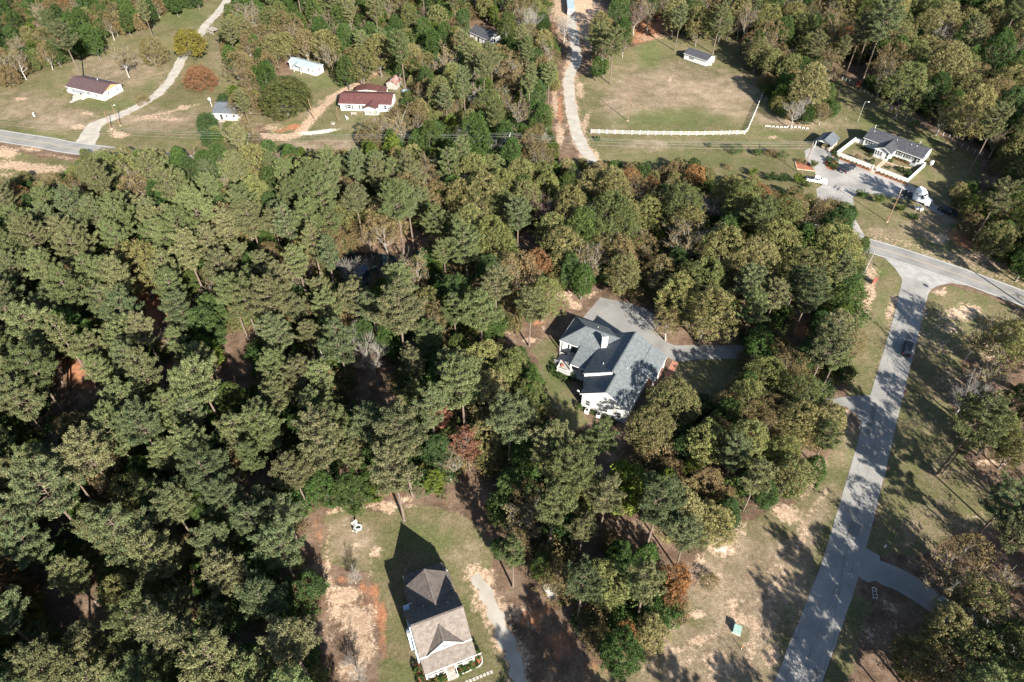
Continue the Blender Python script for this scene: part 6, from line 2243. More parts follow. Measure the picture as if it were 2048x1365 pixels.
MB().beam((-1.1, 0, .08), (1.1, 0, .08), .08).build('stand_base', M_darkmetal, hm)


# deck furniture of the slate-roofed house
def at(fr, x, y, z, rz, name, label, cat, group=None):
    px_, py_ = place(*fr, x, y)
    return empty(name, (px_, py_, z), math.radians(fr[1]) + rz, label, cat, group)


pt = at(CH, -9.6, 4.2, .9, 0, 'patio_table', "dark round patio table on the deck of the slate-roofed house", 'table')
MB().tube([(0, 0, .7), (0, 0, .75)], .6, 16).build('tabletop', M_darkmetal, pt)
MB().tube([(0, 0, 0), (0, 0, .7)], .05, 8).build('leg', M_darkmetal, pt)
for i, a in enumerate((0.4, 2.3, 4.3)):
    c = at(CH, -9.6 + math.cos(a), 4.2 + math.sin(a), .9, a + PI, 'patio_chair', "dark patio chair on the deck, %s the round table" % ("right of", "behind", "in front of")[i], 'chair', 'patio chairs')
    MB().box(-.25, -.25, .38, .25, .25, .44).build('seat', M_shutter, c)
    MB().box(-.3, -.25, .44, -.24, .25, .95).build('backrest', M_shutter, c)
    for sx in (-.22, .22):
        for sy in (-.22, .22):
            MB().box(sx - .02, sy - .02, 0, sx + .02, sy + .02, .38).build('leg', M_shutter, c)
gp_ = at(CH, -12.0, 2.4, .9, 0, 'flower_pot', "terracotta pot with dry plant at the deck corner of the slate-roofed house", 'flower pot')
MB().tube([(0, 0, 0), (0, 0, .42)], [.2, .3], 12).build('pot', M_brick, gp_)
MB().ball((0, 0, .65), .34, 8, 6, jit=.25).build('plant', M_rust_sign, gp_)
for x, y, s, k, lb in ((-13.8, 2.0, .8, 'round', "bush at the left corner of the deck"), (-13.2, .5, .95, 'round', "second bush along the deck rail"), (-12.2, .1, .8, 'round', "third bush along the deck rail"), (-11.2, .1, .95, 'round', "fourth bush along the deck rail"),
                       (-10.2, .0, .85, 'round', "fifth bush along the deck rail"), (-8.6, .9, 1.15, 'round', "brightest bush at the right end of the deck rail"), (-4.0, -5.9, 1.0, 'round', "bush left of the air-conditioning units"),
                       (-1.2, -5.7, .7, 'round', "bush between the two air-conditioning units"), (2.0, -5.8, .9, 'round', "bush below the right half of the front gable"), (3.4, -5.8, .8, 'round', "bush at the right corner of the front gable")):
    q = place(*CH, x, y)
    plant(k, q[0], q[1], s, None, lb + " of the slate-roofed house" if 'deck' in lb else lb, 'bushes round the slate-roofed house')

# things about the farmhouses at the top
cs = simple('crate_shed', 427, 66, math.radians(-40), "old open wooden crate shed beside the upper gravel driveway", 'shed')
for x in (-2.2, 0, 2.2):
    for y in (-1.4, 1.4):
        MB().box(x - .1, y - .1, 0, x + .1, y + .1, 1.5).build('post', M_wood, cs)
for i in range(8):
    MB().box(-2.4, -1.6 + i * .4, 1.5, 2.4, -1.6 + i * .4 + .34, 1.56).build('plank', M_greywood if i % 2 else M_wood, cs)
MB().box(-2.2, -1.42, .3, 2.2, -1.36, 1.0).build('side_panel', M_greywood, cs)
for i, (px, py) in enumerate(((452, 30), (462, 36), (455, 24))):
    lg = simple('log_pile', px, py, R_(0, 3), "heap of cut logs on the red earth at the top of the drive, %s one" % ("left", "right", "farthest")[i], 'log pile', 'log piles')
    for k in range(8):
        MB().tube([(-1.2 + R_(-.3, .3), (k % 4) * .3 - .5, .16 + .28 * (k // 4)), (1.2 + R_(-.3, .3), (k % 4) * .3 - .5, .16 + .28 * (k // 4))], .15, 7).build('log', M_pole, lg)
bn = at(((-58.5, 219.8), -3), 5.27, -2.9, 0, 0, 'bench', "grey bench on the lawn below the red-roofed house", 'bench')
MB().box(-1.0, -.25, .42, 1.0, .2, .48).build('seat', M_greywood, bn)
MB().box(-1.0, .2, .5, 1.0, .26, .95).build('backrest', M_greywood, bn)
for x in (-.85, .85):
    MB().box(x - .05, -.22, 0, x + .05, .22, .42).build('leg', M_greywood, bn)
for i, (x, y, rz) in enumerate(((3.3, -4.9, 0), (3.9, -5.9, 1.2))):
    c = at(((-58.5, 219.8), -3), x, y, 0, rz, 'garden_chair', "white garden chair on the lawn left of the bench, %s" % ("farther", "nearer"), 'chair', 'white garden chairs') if 0 else at(((-58.5, 219.8), -3), x, y, 0, rz, 'garden_chair', "white garden chair on the lawn left of the bench, %s one" % ("farther", "nearer")[i], 'chair', 'white garden chairs')
    MB().box(-.3, -.3, .38, .3, .3, .44).build('seat', M_trim, c)
    MB().box(-.34, -.3, .44, -.28, .3, 1.0).build('backrest', M_trim, c)
    for sx in (-.25, .25):
        for sy in (-.25, .25):
            MB().box(sx - .03, sy - .03, 0, sx + .03, sy + .03, .38).build('leg', M_trim, c)
tb = at(((-58.5, 219.8), -3), -.3, -9.0, 0, 0, 'tub', "white tub on the grass beside the thin dark pole", 'tub')
MB().tube([(0, 0, 0), (0, 0, .35)], [.5, .65], 16).build('shell', M_trim, tb)
MB().tube([(0, 0, .352), (0, 0, .36)], .55, 16).build('contents', M_brickwall, tb)
dp = simple('satellite_dish', 424, 214, 0, "white satellite dish on a post beside the small dark-roofed house", 'satellite dish')
MB().tube([(0, 0, 0), (0, 0, 2.6)], .08, 8).build('post', M_trim, dp)
MB().ball((0, -.2, 2.8), .55, 12, 6, (1, .3, 1)).build('dish', M_trim, dp)
dp = simple('satellite_dish', 639, 128, 0, "white satellite dish behind the white mobile home", 'satellite dish')
MB().tube([(0, 0, 0), (0, 0, 3.6)], .07, 8).build('post', M_trim, dp)
MB().ball((0, -.2, 3.8), .55, 12, 6, (1, .3, 1)).build('dish', M_trim, dp)
x, y = P(812, 185)
jk = empty('junk_trailer', (x, y, 0), .4, "pale junk-laden trailer half hidden beside the rusty barn", 'trailer')
MB().box(-1.5, -.9, .4, 1.5, .9, .6).build('bed', M_metal, jk)
MB().box(-1.2, -.6, .6, .2, .5, 1.1).box(.3, -.5, .6, 1.2, .6, .9).build('load', M_blue_metal, jk)
wheels(jk, (0,), .95, .32, .2)

# planter bed by the brown pole
bd = [P(*p) for p in ((1589, 322), (1594, 339), (1629, 343), (1618, 326))]
q = MB().slab([(x, y, .04) for x, y in bd], .04).build('planter_bed', M_mulch)
tag(q, "triangular red planter bed beside the brown pole", 'flower bed')
for a, b_ in zip(bd[:3], bd[1:]):
    MB().beam((a[0], a[1], .1), (b_[0], b_[1], .1), .22, .2).build('border', M_tan, q)
ib = smooth_line(PL([(1648, 326), (1658, 318), (1672, 322), (1678, 332), (1670, 341), (1655, 338), (1648, 326)]), 1.0)
q = MB().slab([(p.x, p.y, .045) for p in ib[:-1]], .04).build('planter_island', M_mulch)
tag(q, "mulched planter island in the gravel lot between the pickups", 'flower bed')
for i, (px, py, s) in enumerate(((1657, 321, 1.25), (1669.5, 324, 1.3), (1658, 327, 1.1), (1661, 334, 1.2), (1667.5, 339, 1.0), (1672, 334, 1.0))):
    x, y = P(px, py)
    plant('round', x, y, s, i % 2, "clipped round bush in the planter island, %s" % ("farthest one", "right rear one", "left one", "front left one", "front one", "right one")[i], 'bushes of the planter island')
for i, (px, py, k, s, lb) in enumerate((
        (1195, 281, 'round', 1.2, "small round bush at the left end of the white rail fence"), (1418, 294, 'round', 1.0, "small round bush below the middle of the white rail fence"),
        (1471, 306, 'shrub', .95, "first of the four lawn shrubs left of the carport"), (1514, 311, 'shrub', .9, "second of the four lawn shrubs left of the carport"), (1542, 312, 'brownshrub', .85, "brownish third of the four lawn shrubs left of the carport"),
        (1563, 318, 'shrub', .8, "fourth lawn shrub, closest to the carport lawn"), (1455, 338, 'brownshrub', .6, "small brown shrub above the treetops of the lower meadow"), (1505, 352, 'spiky', 1.15, "arching shrub farthest left in the row below the white pickup"),
        (1541, 362, 'spiky', 1.25, "second arching shrub in the row below the white pickup"), (1566, 366, 'spiky', 1.2, "third arching shrub in the row below the white pickup"), (1594, 368, 'spiky', 1.35, "arching shrub right below the white pickup"),
        (1612, 375, 'spiky', .8, "smaller arching shrub by the front of the white pickup"), (1600, 327, 'brownshrub', .55, "brownish shrub in the triangular planter"), (1625, 336, 'spiky', 1.0, "arching shrub in the triangular planter"),
        (1720, 397, 'spiky', 1.15, "arching shrub at the lower edge of the gravel lot, left one"), (1754, 407, 'spiky', 1.25, "arching shrub at the lower edge of the gravel lot, middle one"), (1797, 425, 'spiky', 1.2, "arching shrub beside the crossarm pole"),
        (1827, 440, 'spiky', .9, "arching shrub right of the crossarm pole"), (1653, 233, 'spiky', 1.15, "lone arching shrub below the largest olive oak"), (1826, 256, 'shrub', .9, "rounded shrub behind the long white house"),
        (287, 208, 'brownshrub', 1.05, "round brown shrub hugging the gravel driveway"), (683, 175, 'shrub', .5, "tiny shrub on the lawn right of the mobile home"), (700, 150, 'brownshrub', 1.0, "brown shrub by the red dirt track right of the mobile home"),
        (672, 148, 'shrub', .9, "green shrub right of the mobile home"), (862, 948, 'scarlet', .85, "scarlet shrub among the pines north of the blue house"), (745, 1003, 'spiky', 1.4, "pale green sapling between the two sandy patches"),
        (1420, 1168, 'brownshrub', .7, "small shrub at the rim of the sandy lot"), (1285, 1300, 'brownshrub', .8, "orange-brown shrub at the bottom of the pine clump"), (1350, 1225, 'brownshrub', 1.1, "brown shrub below the rust-coloured tree"))):
    x, y = P(px, py)
    plant(k, x, y, s, i, lb, 'garden shrubs')
# thin bare young trees in the blue house yard
for px, py, s, lb in ((712, 1168, .42, "small bare tree on the lawn left of the blue house shadow"), (722, 1362, .5, "bare tree at the bottom edge left of the blue house"), (700, 1330, .35, "thin bare sapling left of the blue house")):
    x, y = P(px, py)
    plant('bare', x, y, s, 0, lb, 'bare trees')
# green bank behind the post fence
ln = smooth_line(PL([(1725, 178), (1760, 196), (1800, 214), (1840, 236), (1880, 256), (1925, 282), (1965, 300), (2010, 325)]), 1.0)
for i in range(46):
    p = ln[int(i / 46 * len(ln))]
    x, y = p.x + R_(1.0, 4.5), p.y + R_(1.0, 4.5)
    o = plant('shrub', x, y, R_(.9, 1.5), None, None, 'shrubs of the green bank behind the post fence')
# dead snags
M_snag = M_bark_pale


def snag(px, py, pts, r, label, pxz=None):
    x, y = P(px, py)
    t = empty('dead_tree', (x, y, 0), 0, label, 'dead tree', 'dead trunks')
    MB().tube(pts, [r * (1 - .7 * i / (len(pts) - 1)) for i in range(len(pts))], 7).build('trunk', M_snag, t, smooth=True)
    p = Vector(pts[-2])
    MB().tube([tuple(p), tuple(p + Vector((.9, .3, 1.0)))], [r * .4, r * .15], 5).build('limb', M_snag, t)
    MB().tube([tuple(p), tuple(p + Vector((-.8, .2, .8)))], [r * .4, r * .15], 5).build('limb', M_snag, t)


snag(1992, 362, [(0, 0, 0), (-.1, 0, 3), (-.4, .2, 6.2), (-.3, .2, 6.6)], .2, "upright pale dead trunk beside the dark pine at the lawn's right end")
snag(2003, 372, [(0, 0, 0), (1.5, .4, 3.2), (4.0, 1.0, 6.5), (6.5, 1.2, 8.5)], .28, "leaning pale dead tree over the right edge near the post fence")
snag(1981, 1137, [(0, 0, 0), (.5, .3, 3.0), (1.0, .8, 6.0), (1.2, 1.0, 7.2)], .13, "slender pale dead trunk at the right above the wooded driveway")
snag(660, 745, [(0, 0, 0), (-.5, -.3, 5), (-.8, -.4, 10)], .16, "pale bare trunk in the dark gap of the pine wood")
# ------------------------------------------------------------------ the woods
# open places as seen from above (survey pixels); no crown may hang into them
CLEAR = [
    [(-80, 165), (0, 160), (70, 132), (150, 110), (213, 86), (215, 66), (300, 42), (328, 14), (400, 0), (410, -60), (470, -60), (448, 20), (436, 60), (445, 130), (470, 150), (445, 190), (420, 195), (470, 215), (470, 240), (440, 250), (400, 262), (380, 285),
     (290, 290), (240, 288), (165, 292), (155, 322), (120, 352), (0, 362), (-80, 365)],
    [(500, 272), (510, 225), (578, 100), (650, 112), (660, 150), (690, 155), (735, 150), (765, 128), (790, 145), (805, 195), (800, 225), (790, 228), (735, 228), (702, 252), (705, 276), (725, 300), (640, 302), (560, 287)],
    [(1106, 175), (1125, 165), (1120, 100), (1100, 40), (1100, -60), (1220, -60), (1215, 20), (1180, 60), (1180, 170), (1230, 120), (1262, 92), (1270, 50), (1330, 20), (1345, 60), (1400, 66), (1470, 76), (1500, 130), (1528, 190), (1545, 222), (1610, 244), (1680, 222), (1672, 170), (1685, 118),
     (1745, 120), (1780, 180), (1860, 215), (1990, 300), (1990, 320), (1975, 345), (1965, 350), (1900, 370), (1910, 400), (1920, 440), (1950, 480), (2100, 560), (2200, 640), (2200, 1700), (1530, 1700), (1238, 1430), (1225, 1365), (1285, 1300), (1335, 1265), (1395, 1205), (1388, 1140), (1400, 1070), (1425, 1105), (1478, 1070), (1500, 1025),
     (1560, 1008), (1612, 985), (1640, 955), (1662, 925), (1682, 870), (1690, 822), (1655, 806), (1712, 776), (1725, 720), (1742, 680), (1722, 610), (1730, 540), (1737, 500), (1760, 470), (1725, 425), (1660, 400), (1640, 395), (1600, 372), (1560, 385), (1510, 350),
     (1470, 345), (1430, 345), (1390, 318), (1340, 302), (1310, 318), (1240, 312), (1200, 322), (1165, 320), (1120, 300), (1105, 260)],
    [(1108, 585), (1135, 575), (1185, 568), (1225, 590), (1262, 600), (1318, 606), (1345, 650), (1400, 672), (1480, 672), (1482, 715), (1462, 790), (1360, 780), (1345, 770), (1330, 780), (1290, 835), (1262, 856), (1185, 860), (1110, 835), (1092, 780), (1080, 712), (1022, 694), (1015, 655), (1080, 660), (1100, 640)],
    [(640, 1005), (670, 985), (740, 985), (830, 985), (875, 1005), (900, 960), (960, 965), (985, 1000), (995, 1060), (980, 1100), (985, 1160), (1060, 1185), (1118, 1185), (1150, 1260), (1215, 1310), (1250, 1430), (655, 1430), (640, 1300), (625, 1225), (652, 1165), (628, 1080), (612, 1035)],
    [(688, 512), (735, 505), (758, 478), (812, 458), (860, 462), (858, 498), (800, 520), (770, 542), (752, 566), (730, 572), (696, 558)],
    [(1165, 850), (1240, 880), (1240, 960), (1200, 950), (1180, 900)], [(1200, 975), (1230, 985), (1300, 1060), (1360, 1110), (1340, 1125), (1240, 1050)],
    [(695, 690), (775, 690), (785, 800), (705, 800)], [(905, 950), (975, 925), (985, 990), (905, 990)], [(430, 650), (500, 660), (500, 780), (452, 780)], [(110, 770), (195, 770), (185, 830), (90, 830)], [(280, 560), (310, 560), (335, 660), (300, 660)],
    [(1040, 460), (1080, 460), (1085, 500), (1045, 505)], [(1575, 620), (1625, 620), (1620, 690), (1580, 690)],
    [(1420, 640), (1450, 640), (1500, 690), (1470, 690)], [(50, 1160), (110, 1180), (190, 1200), (180, 1270), (110, 1260), (50, 1200)], [(945, 38), (1004, 55), (1008, 96), (965, 96)],
    [(120, 735), (165, 735), (180, 775), (140, 775)], [(335, 700), (355, 700), (352, 780), (335, 780)], [(480, 1230), (505, 1240), (500, 1300), (480, 1290)],
]
# ground that carries no trunk (plan polygons, survey pixels at ground level)
NOTRUNK = [PL(p) for p in (POND, [z6(*p) for p in [(280, 355), (600, 200), (1250, 340), (1150, 620), (1450, 900), (1050, 740), (700, 680), (400, 720)]],
                           [z1(*p) for p in [(200, 100), (700, 130), (1100, 220), (1250, 450), (1500, 540), (2000, 540), (2000, 700), (1500, 700), (1300, 1000), (900, 1300), (450, 1100), (150, 800), (50, 500)]],
                           [(780, 1150), (960, 1120), (1020, 1365), (830, 1420)], [(1640, 780), (1760, 780), (1740, 880), (1640, 820)], [(930, 40), (1010, 60), (1010, 110), (930, 100)])]
road_pts = [(p.x, p.y, 4.6) for p in main_line[::2]] + [(p.x, p.y, 4.4) for p in side_line[::2]]
cl_w = [c for c in CLEAR]

MIX = [
    ([(2055, 560), (2700, 560), (2700, 1900), (2055, 1900)], 8.5, .95, dict(thin=3, brown=2, pine=2, oak=1.5)),
    ([(-200, -200), (455, -200), (440, 60), (470, 130), (300, 60), (150, 110), (0, 165), (-200, 170)], 4.9, .82, dict(bushy=6, gum=1.5, rust=.5, brown=1.0, bright=.8, thin=.6, pine=.3)),
    ([(440, -200), (1130, -200), (1130, 330), (700, 330), (640, 280), (560, 280), (400, 300), (440, 60)], 6.5, .92, dict(oak=3, bushy=1.5, gum=2.2, pine=1.6, brown=2.6, thin=1.8, bright=.6, bare=.6, tall_pine=.4)),
    ([(1130, -200), (1700, -200), (1700, 260), (1500, 260), (1200, 100)], 7.0, 1.0, dict(oak=3.2, brown=2.0, thin=2.0, gum=1, pine=.8, bare=.8, rust=.3)),
    ([(1700, -200), (2400, -200), (2400, 480), (1960, 460), (1900, 300), (1700, 140)], 7.4, 1.22, dict(oak=3.5, gum=2.8, pine=1.6, thin=1.0, brown=1.1, bare=.4)),
    ([(1930, 440), (2400, 440), (2400, 620), (2060, 560), (1960, 500)], 7.0, 1.0, dict(oak=3, gum=2, pine=1)),
    ([(940, 290), (1740, 290), (1760, 520), (1330, 620), (1120, 590), (1000, 560), (930, 420)], 6.6, 1.1, dict(oak=7, brown=1.6, thin=1.1, pine=1.2, gum=1, bare=.5, rust=.35)),
    ([(1300, 560), (1760, 500), (1760, 850), (1500, 1080), (1330, 1060), (1240, 880), (1330, 780)], 5.2, .88, dict(pine=6.5, oak=2.6, gum=.8, brown=1.1, thin=.6)),
    ([(980, 780), (1340, 780), (1450, 1110), (1400, 1300), (1180, 1340), (980, 1170), (900, 1000)], 5.2, .9, dict(pine=6, oak=2.4, gum=1.2, brown=1.5, thin=.7, bright=.4)),
    ([(880, 380), (1120, 560), (1110, 860), (960, 860), (860, 700)], 5.8, .95, dict(pine=5, oak=3.4, brown=1.3, thin=.8, gum=.6)),
    ([(-600, 280), (1000, 280), (1000, 460), (400, 420), (-600, 480)], 5.3, .93, dict(pine=6.5, oak=2.2, brown=.9, gum=1.2, thin=.6, bare=.15)),
]
DEF_MIX = (5.1, .95, dict(pine=10, tall_pine=1.0, oak=.6, brown=.5, gum=.4, bare=.15, thin=.2, rust=.05))


def mix_at(px, py):
    for poly, sp, sc, mx in MIX:
        if in_poly(px, py, poly):
            return sp, sc, mx
    return DEF_MIX


def clear_hit(x, y, z, r, H):
    for ax, ay, az in ((0, 0, 0), (r, 0, 0), (-r, 0, 0), (0, r * .8, 0), (0, -r * .6, 0), (0, 0, H * .26), (r * .6, 0, H * .18), (-r * .6, 0, H * .18), (0, 0, -H * .2)):
        px, py = proj(x + ax, y + ay, z + az)
        for c in cl_w:
            if in_poly(px, py, c):
                return True
    return False


# ---- trees the photograph singles out: (survey pixel of the crown's middle, kind, scale, variant, label)
SOLO = [
    (240, 110, 'thin', 1.15, 0, "pale half-bare tree at the edge of the big brown tree by the white house", None),
    (298, 95, 'bigbrown', 1.05, 1, "broad brownish tree behind the white house with the brown roof", None),
    (374, 80, 'yellowoak', 1.2, 0, "yellow-green tree beside the gravel driveway in the upper yard", None),
    (396, 148, 'bigrust', 1.05, 0, "russet tree standing right beside the gravel driveway curve", None),
    (413, 243, 'bushy', 1.05, 1, "dark dense tree in front of the small white house with dark roof", None),
    (490, 195, 'bigbrown', 1.0, 0, "silvery half-bare tree leaning over the small dark-roofed house", None),
    (566, 185, 'bigoak', 1.12, 0, "huge round dark oak beside the orange dirt drive", None),
    (770, 250, 'thin', 1.0, 2, "thin pale-leaved tree in front of the red-roofed house", None),
    (800, 245, 'thin', 1.05, 3, "pale thinning tree right of the red-roofed house", None), (835, 225, 'brown', 1.0, 1, "brown tree at the right edge of the red-roofed house's yard", None), (760, 285, 'bigbrown', .7, 1, "spreading olive-brown tree below the red-roofed house", None),
    (745, 262, 'brown', .8, 3, "brown tree below the white gravel strip of the red-roofed house", None),
    (955, 195, 'bare', 1.0, 1, "wide bare grey tree in the middle woods west of the gravel road", None),
    (900, 245, 'bright', 1.0, 0, "bright green slender tree in the woods beside the dirt gravel road", None),
    (872, 262, 'gum', .7, 1, "slim dark green tree next to the bright green one", None),
    (1085, 235, 'gum', .8, 2, "dark green tree at the very edge of the gravel road", None),
    (1085, 130, 'brown', 1.0, 0, "brown spreading tree overhanging the top of the gravel road", None),
    (1130, 45, 'bare', .9, 3, "bare tree just below the long metal-roofed trailer", None),
    (1200, 55, 'oak', 1.0, 1, "olive tree between the orange earth yard and the meadow pines", None),
    (1228, 95, 'tall_pine', 1.05, 2, "tall lone pine with long bare trunk at the corner of the meadow", None),
    (1192, 88, 'tall_pine', .9, 1, "pine crowding the lone tall pine beside the gravel road", None),
    (1272, 25, 'bare', 1.15, 2, "tall bare tree over the orange earth behind the meadow", None),
    (1300, 20, 'thin', 1.0, 3, "pale thinning tree on the orange earth behind the meadow", None),
    (1395, 38, 'cedar', 1.2, 1, "dark narrow evergreen at the back fence of the meadow", None),
    (1558, 185, 'cedar', 1.0, 0, "bright green cone-shaped tree at the end of the white fence", None),
    (1622, 165, 'oak', 1.35, 3, "largest olive oak beside the cone-shaped green tree", None),
    (1585, 130, 'oak', 1.1, 5, "oak behind the cone-shaped green tree near the white fence", None),
    (1655, 130, 'brown', 1.1, 4, "brown-tinged tree beside the red tractor clearing", None),
    (1985, 415, 'tall_pine', .95, 1, "big dark pine beyond the semi-truck at the lawn's corner", None),
    (1945, 420, 'oak', .6, 3, "small oak at the foot of the big pine beyond the semi-truck", None),
    (2035, 300, 'yellowoak', .9, 0, "yellowish tree behind the end of the post fence", None),
    (1950, 850, 'pine', 1.1, 3, "isolated pine on the bare ground east of the side road", None),
    (1930, 890, 'pine', .75, 5, "smaller pine hugging the isolated pine east of the side road", None),
    (2012, 1010, 'tall_pine', .92, 2, "large pine over the shaded ground right of the side road", None),
    (2040, 1060, 'pine', 1.0, 4, None, None),
    (1932, 1100, 'brown', 1.0, 1, "brown-leaved tree above the shaded wooded driveway", None),
    (1905, 1160, 'thin', 1.1, 0, "grey thinning tree over the bend of the wooded driveway", None),
    (1962, 1215, 'oak', .9, 2, "olive oak beside the bend of the wooded driveway", None),
    (1895, 1262, 'oak', .8, 6, "oak in front of the bend of the wooded driveway", None),
    (1838, 1308, 'oak', .85, 0, "olive oak nearest the side road at the bottom edge", None),
    (1955, 1325, 'oak', .95, 4, "olive oak at the bottom right corner of the woods", None),
    (1880, 1345, 'brown', .9, 2, "thin brown tree between the bottom right oaks", None),
    (1995, 640, 'thin', .95, 2, "thin pale tree above the sandy patch east of the junction", None),
    (2025, 690, 'oak', .95, 7, "olive tree at the right edge below the junction", None),
    (1975, 745, 'thin', 1.0, 3, "thin tree in the shade east of the dark car", None),
    (1962, 672, 'thin', 1.0, 0, "thin pale tree nearest the sandy patch east of the junction", None), (1938, 790, 'bare', 1.05, 0, "bare tree in the shaded ground east of the dark car", None), (1998, 860, 'oak', .85, 1, "olive oak behind the isolated pine's right shoulder", None), (1990, 1178, 'thin', .85, 2, "pale thin tree right of the wooded driveway bend", None),
    (2035, 800, 'gum', .8, 3, "dark leafy tree at the right edge opposite the driveway mouth", None),
    (2030, 900, 'oak', .8, 0, "oak at the right edge behind the isolated pine", None),
    (740, 705, 'bare', 1.1, 0, "lone white bare tree in the dark gap of the pine wood", None),
    (700, 535, 'bare', .85, 3, "bare white tree standing before the pond", None),
    (1190, 440, 'bare', 1.05, 1, "wide silver bare tree in the hardwoods north of the blue-roofed house", None),
    (1088, 415, 'bare', 1.05, 2, "reddish bare tree left of the silver bare tree", None),
    (935, 890, 'deadpine', 1.0, 0, "half-dead red-needled pine in the middle of the woods", None),
    (880, 835, 'deadpine', .9, 1, "narrow dead red pine next to the half-dead one", None),
    (1300, 370, 'rust', .85, 1, "orange-brown tree at the meadow's lower edge", None),
    (1260, 355, 'rust', .8, 2, "copper tree beside the orange-brown tree at the meadow's lower edge", None),
    (1355, 1160, 'rust', .85, 0, "rust-coloured tree at the edge of the sandy vacant lot", None),
    (1345, 1190, 'rust', .6, 1, "low copper tree below the rust-coloured tree of the vacant lot", None),
    (1255, 1265, 'rust', .5, 2, "small russet tree at the foot of the big bright pine clump", None),
    (1455, 1020, 'gum', .75, 0, "dense green tree jutting into the sandy lot", None),
    (1340, 640, 'brown', .85, 1, "brown-tinged tree leaning over the concrete turning area", None),
    (1415, 620, 'oak', 1.1, 2, "olive oak between the turning area and the shaded driveway", None),
    (1245, 505, 'brown', 1.1, 0, "tan-leaved tall tree behind the blue-roofed house", None),
    (1060, 620, 'pine', .95, 1, "pine touching the shadow of the blue-roofed house", None),
    (1085, 590, 'oak', .9, 2, None, None),
    (1165, 555, 'gum', .8, 1, None, None),
    (1350, 800, 'oak', .95, 4, "olive oak beside the front gable of the blue-roofed house", None),
    (1305, 855, 'oak', .8, 2, "smaller oak in front of the blue-roofed house", None),
    (1195, 890, 'pine', .8, 6, "small pine in the opening in front of the blue-roofed house", None),
    (1250, 970, 'bright', 1.5, 1, "bright green tree on the straw-covered path", None),
    (1110, 905, 'pine', .95, 3, None, None),
    (25, 1180, 'rust', 1.0, 0, "orange tree at the far left edge of the pine wood", None),
    (20, 1225, 'yellowoak', .8, 0, "yellow-green tree below the orange one at the left edge", None),
    (40, 395, 'rust', .85, 1, "brownish-orange tree at the left edge below the dirt banks", None),
    (445, 440, 'brown', .95, 4, "tan half-bare tree in the upper pine wood", None),
    (395, 460, 'bare', .6, 0, "small white bare tree beside the tan one in the upper pine wood", None),
    (230, 515, 'bare', .6, 2, "small grey bare tree in the western pine wood", None),
    (520, 450, 'deadpine', .8, 1, "slim dead red tree west of the pond", None),
    (410, 700, 'bright', 1.0, 2, "bright young tree by the dark gap in the pine wood", None),
    (700, 975, 'gum', .85, 2, None, None),
    (870, 960, 'bright', .8, 0, None, None),
]
# places the photograph shows in full sun: no filler tree may throw its crown's shadow there
SUNLIT = [PL(p) for p in ([(640, 1010), (860, 1010), (900, 1080), (960, 1160), (985, 1200), (960, 1330), (1000, 1420), (760, 1420), (640, 1300), (650, 1160)],
                          [(1080, 600), (1190, 580), (1300, 610), (1310, 660), (1260, 690), (1250, 760), (1255, 860), (1170, 860), (1160, 740), (1100, 780), (1060, 700)],
                          [(1170, 200), (1250, 120), (1400, 90), (1480, 150), (1480, 300), (1200, 320)], [(1500, 240), (1640, 240), (1640, 350), (1500, 340)], [(1640, 260), (1850, 300), (1840, 350), (1760, 370), (1640, 400)],
                          [(0, 180), (150, 130), (290, 200), (420, 160), (400, 300), (160, 300), (0, 300)], [(600, 170), (790, 150), (790, 240), (600, 290)], [(1760, 500), (1860, 520), (2000, 590), (1860, 570), (1790, 545)],
                          [(1735, 800), (1790, 810), (1770, 880), (1720, 900)], [(1700, 990), (1740, 1000), (1720, 1080), (1700, 1080)], [(1400, 1080), (1560, 1030), (1600, 1060), (1500, 1300), (1400, 1300)],
                          [(1130, 150), (1160, 150), (1180, 300), (1140, 260)], [(560, 270), (700, 260), (700, 290), (560, 290)])]
SHX, SHY = -math.cos(SUN_AZ) / math.tan(SUN_EL), -math.sin(SUN_AZ) / math.tan(SUN_EL)


def shades(x, y, H, R):
    for f in (.45, .62, .8, .97):
        for o in (-.6, 0, .6):
            sx, sy = x + SHX * H * f + o * R, y + SHY * H * f
            for c in SUNLIT:
                if in_poly(sx, sy, c):
                    return True
    return False


random.seed(11)
placed = []          # x, y, spacing
inst = []            # kind, x, y, scale, label, solo


def near(x, y, r):
    for a, b_, s in placed:
        if (a - x) ** 2 + (b_ - y) ** 2 < (r * .5 + s * .5) ** 2:
            return True
    return False


for px, py, kind, sc, var, lab, zz in SOLO:
    Hk, Rk = KINDS[kind][var % len(KINDS[kind])][2:4]
    x, y = P(px, py, Hk * sc * .66)
    plant(kind, x, y, sc, var, lab)
    placed.append((x, y, Rk * sc * 1.35))

cand = []
X0, X1, Y0, Y1 = -262, 262, 8, 340
cell = 3.0
for i in range(60000):
    cand.append((R_(X0, X1), R_(Y0, Y1)))
grid = {}


def gput(x, y, s):
    grid.setdefault((int(x // 8), int(y // 8)), []).append((x, y, s))


def gnear(x, y, r):
    cx, cy = int(x // 8), int(y // 8)
    for i in (-2, -1, 0, 1, 2):
        for j in (-2, -1, 0, 1, 2):
            for a, b_, s in grid.get((cx + i, cy + j), ()):
                if (a - x) ** 2 + (b_ - y) ** 2 < (r * .5 + s * .5) ** 2:
                    return True
    return False


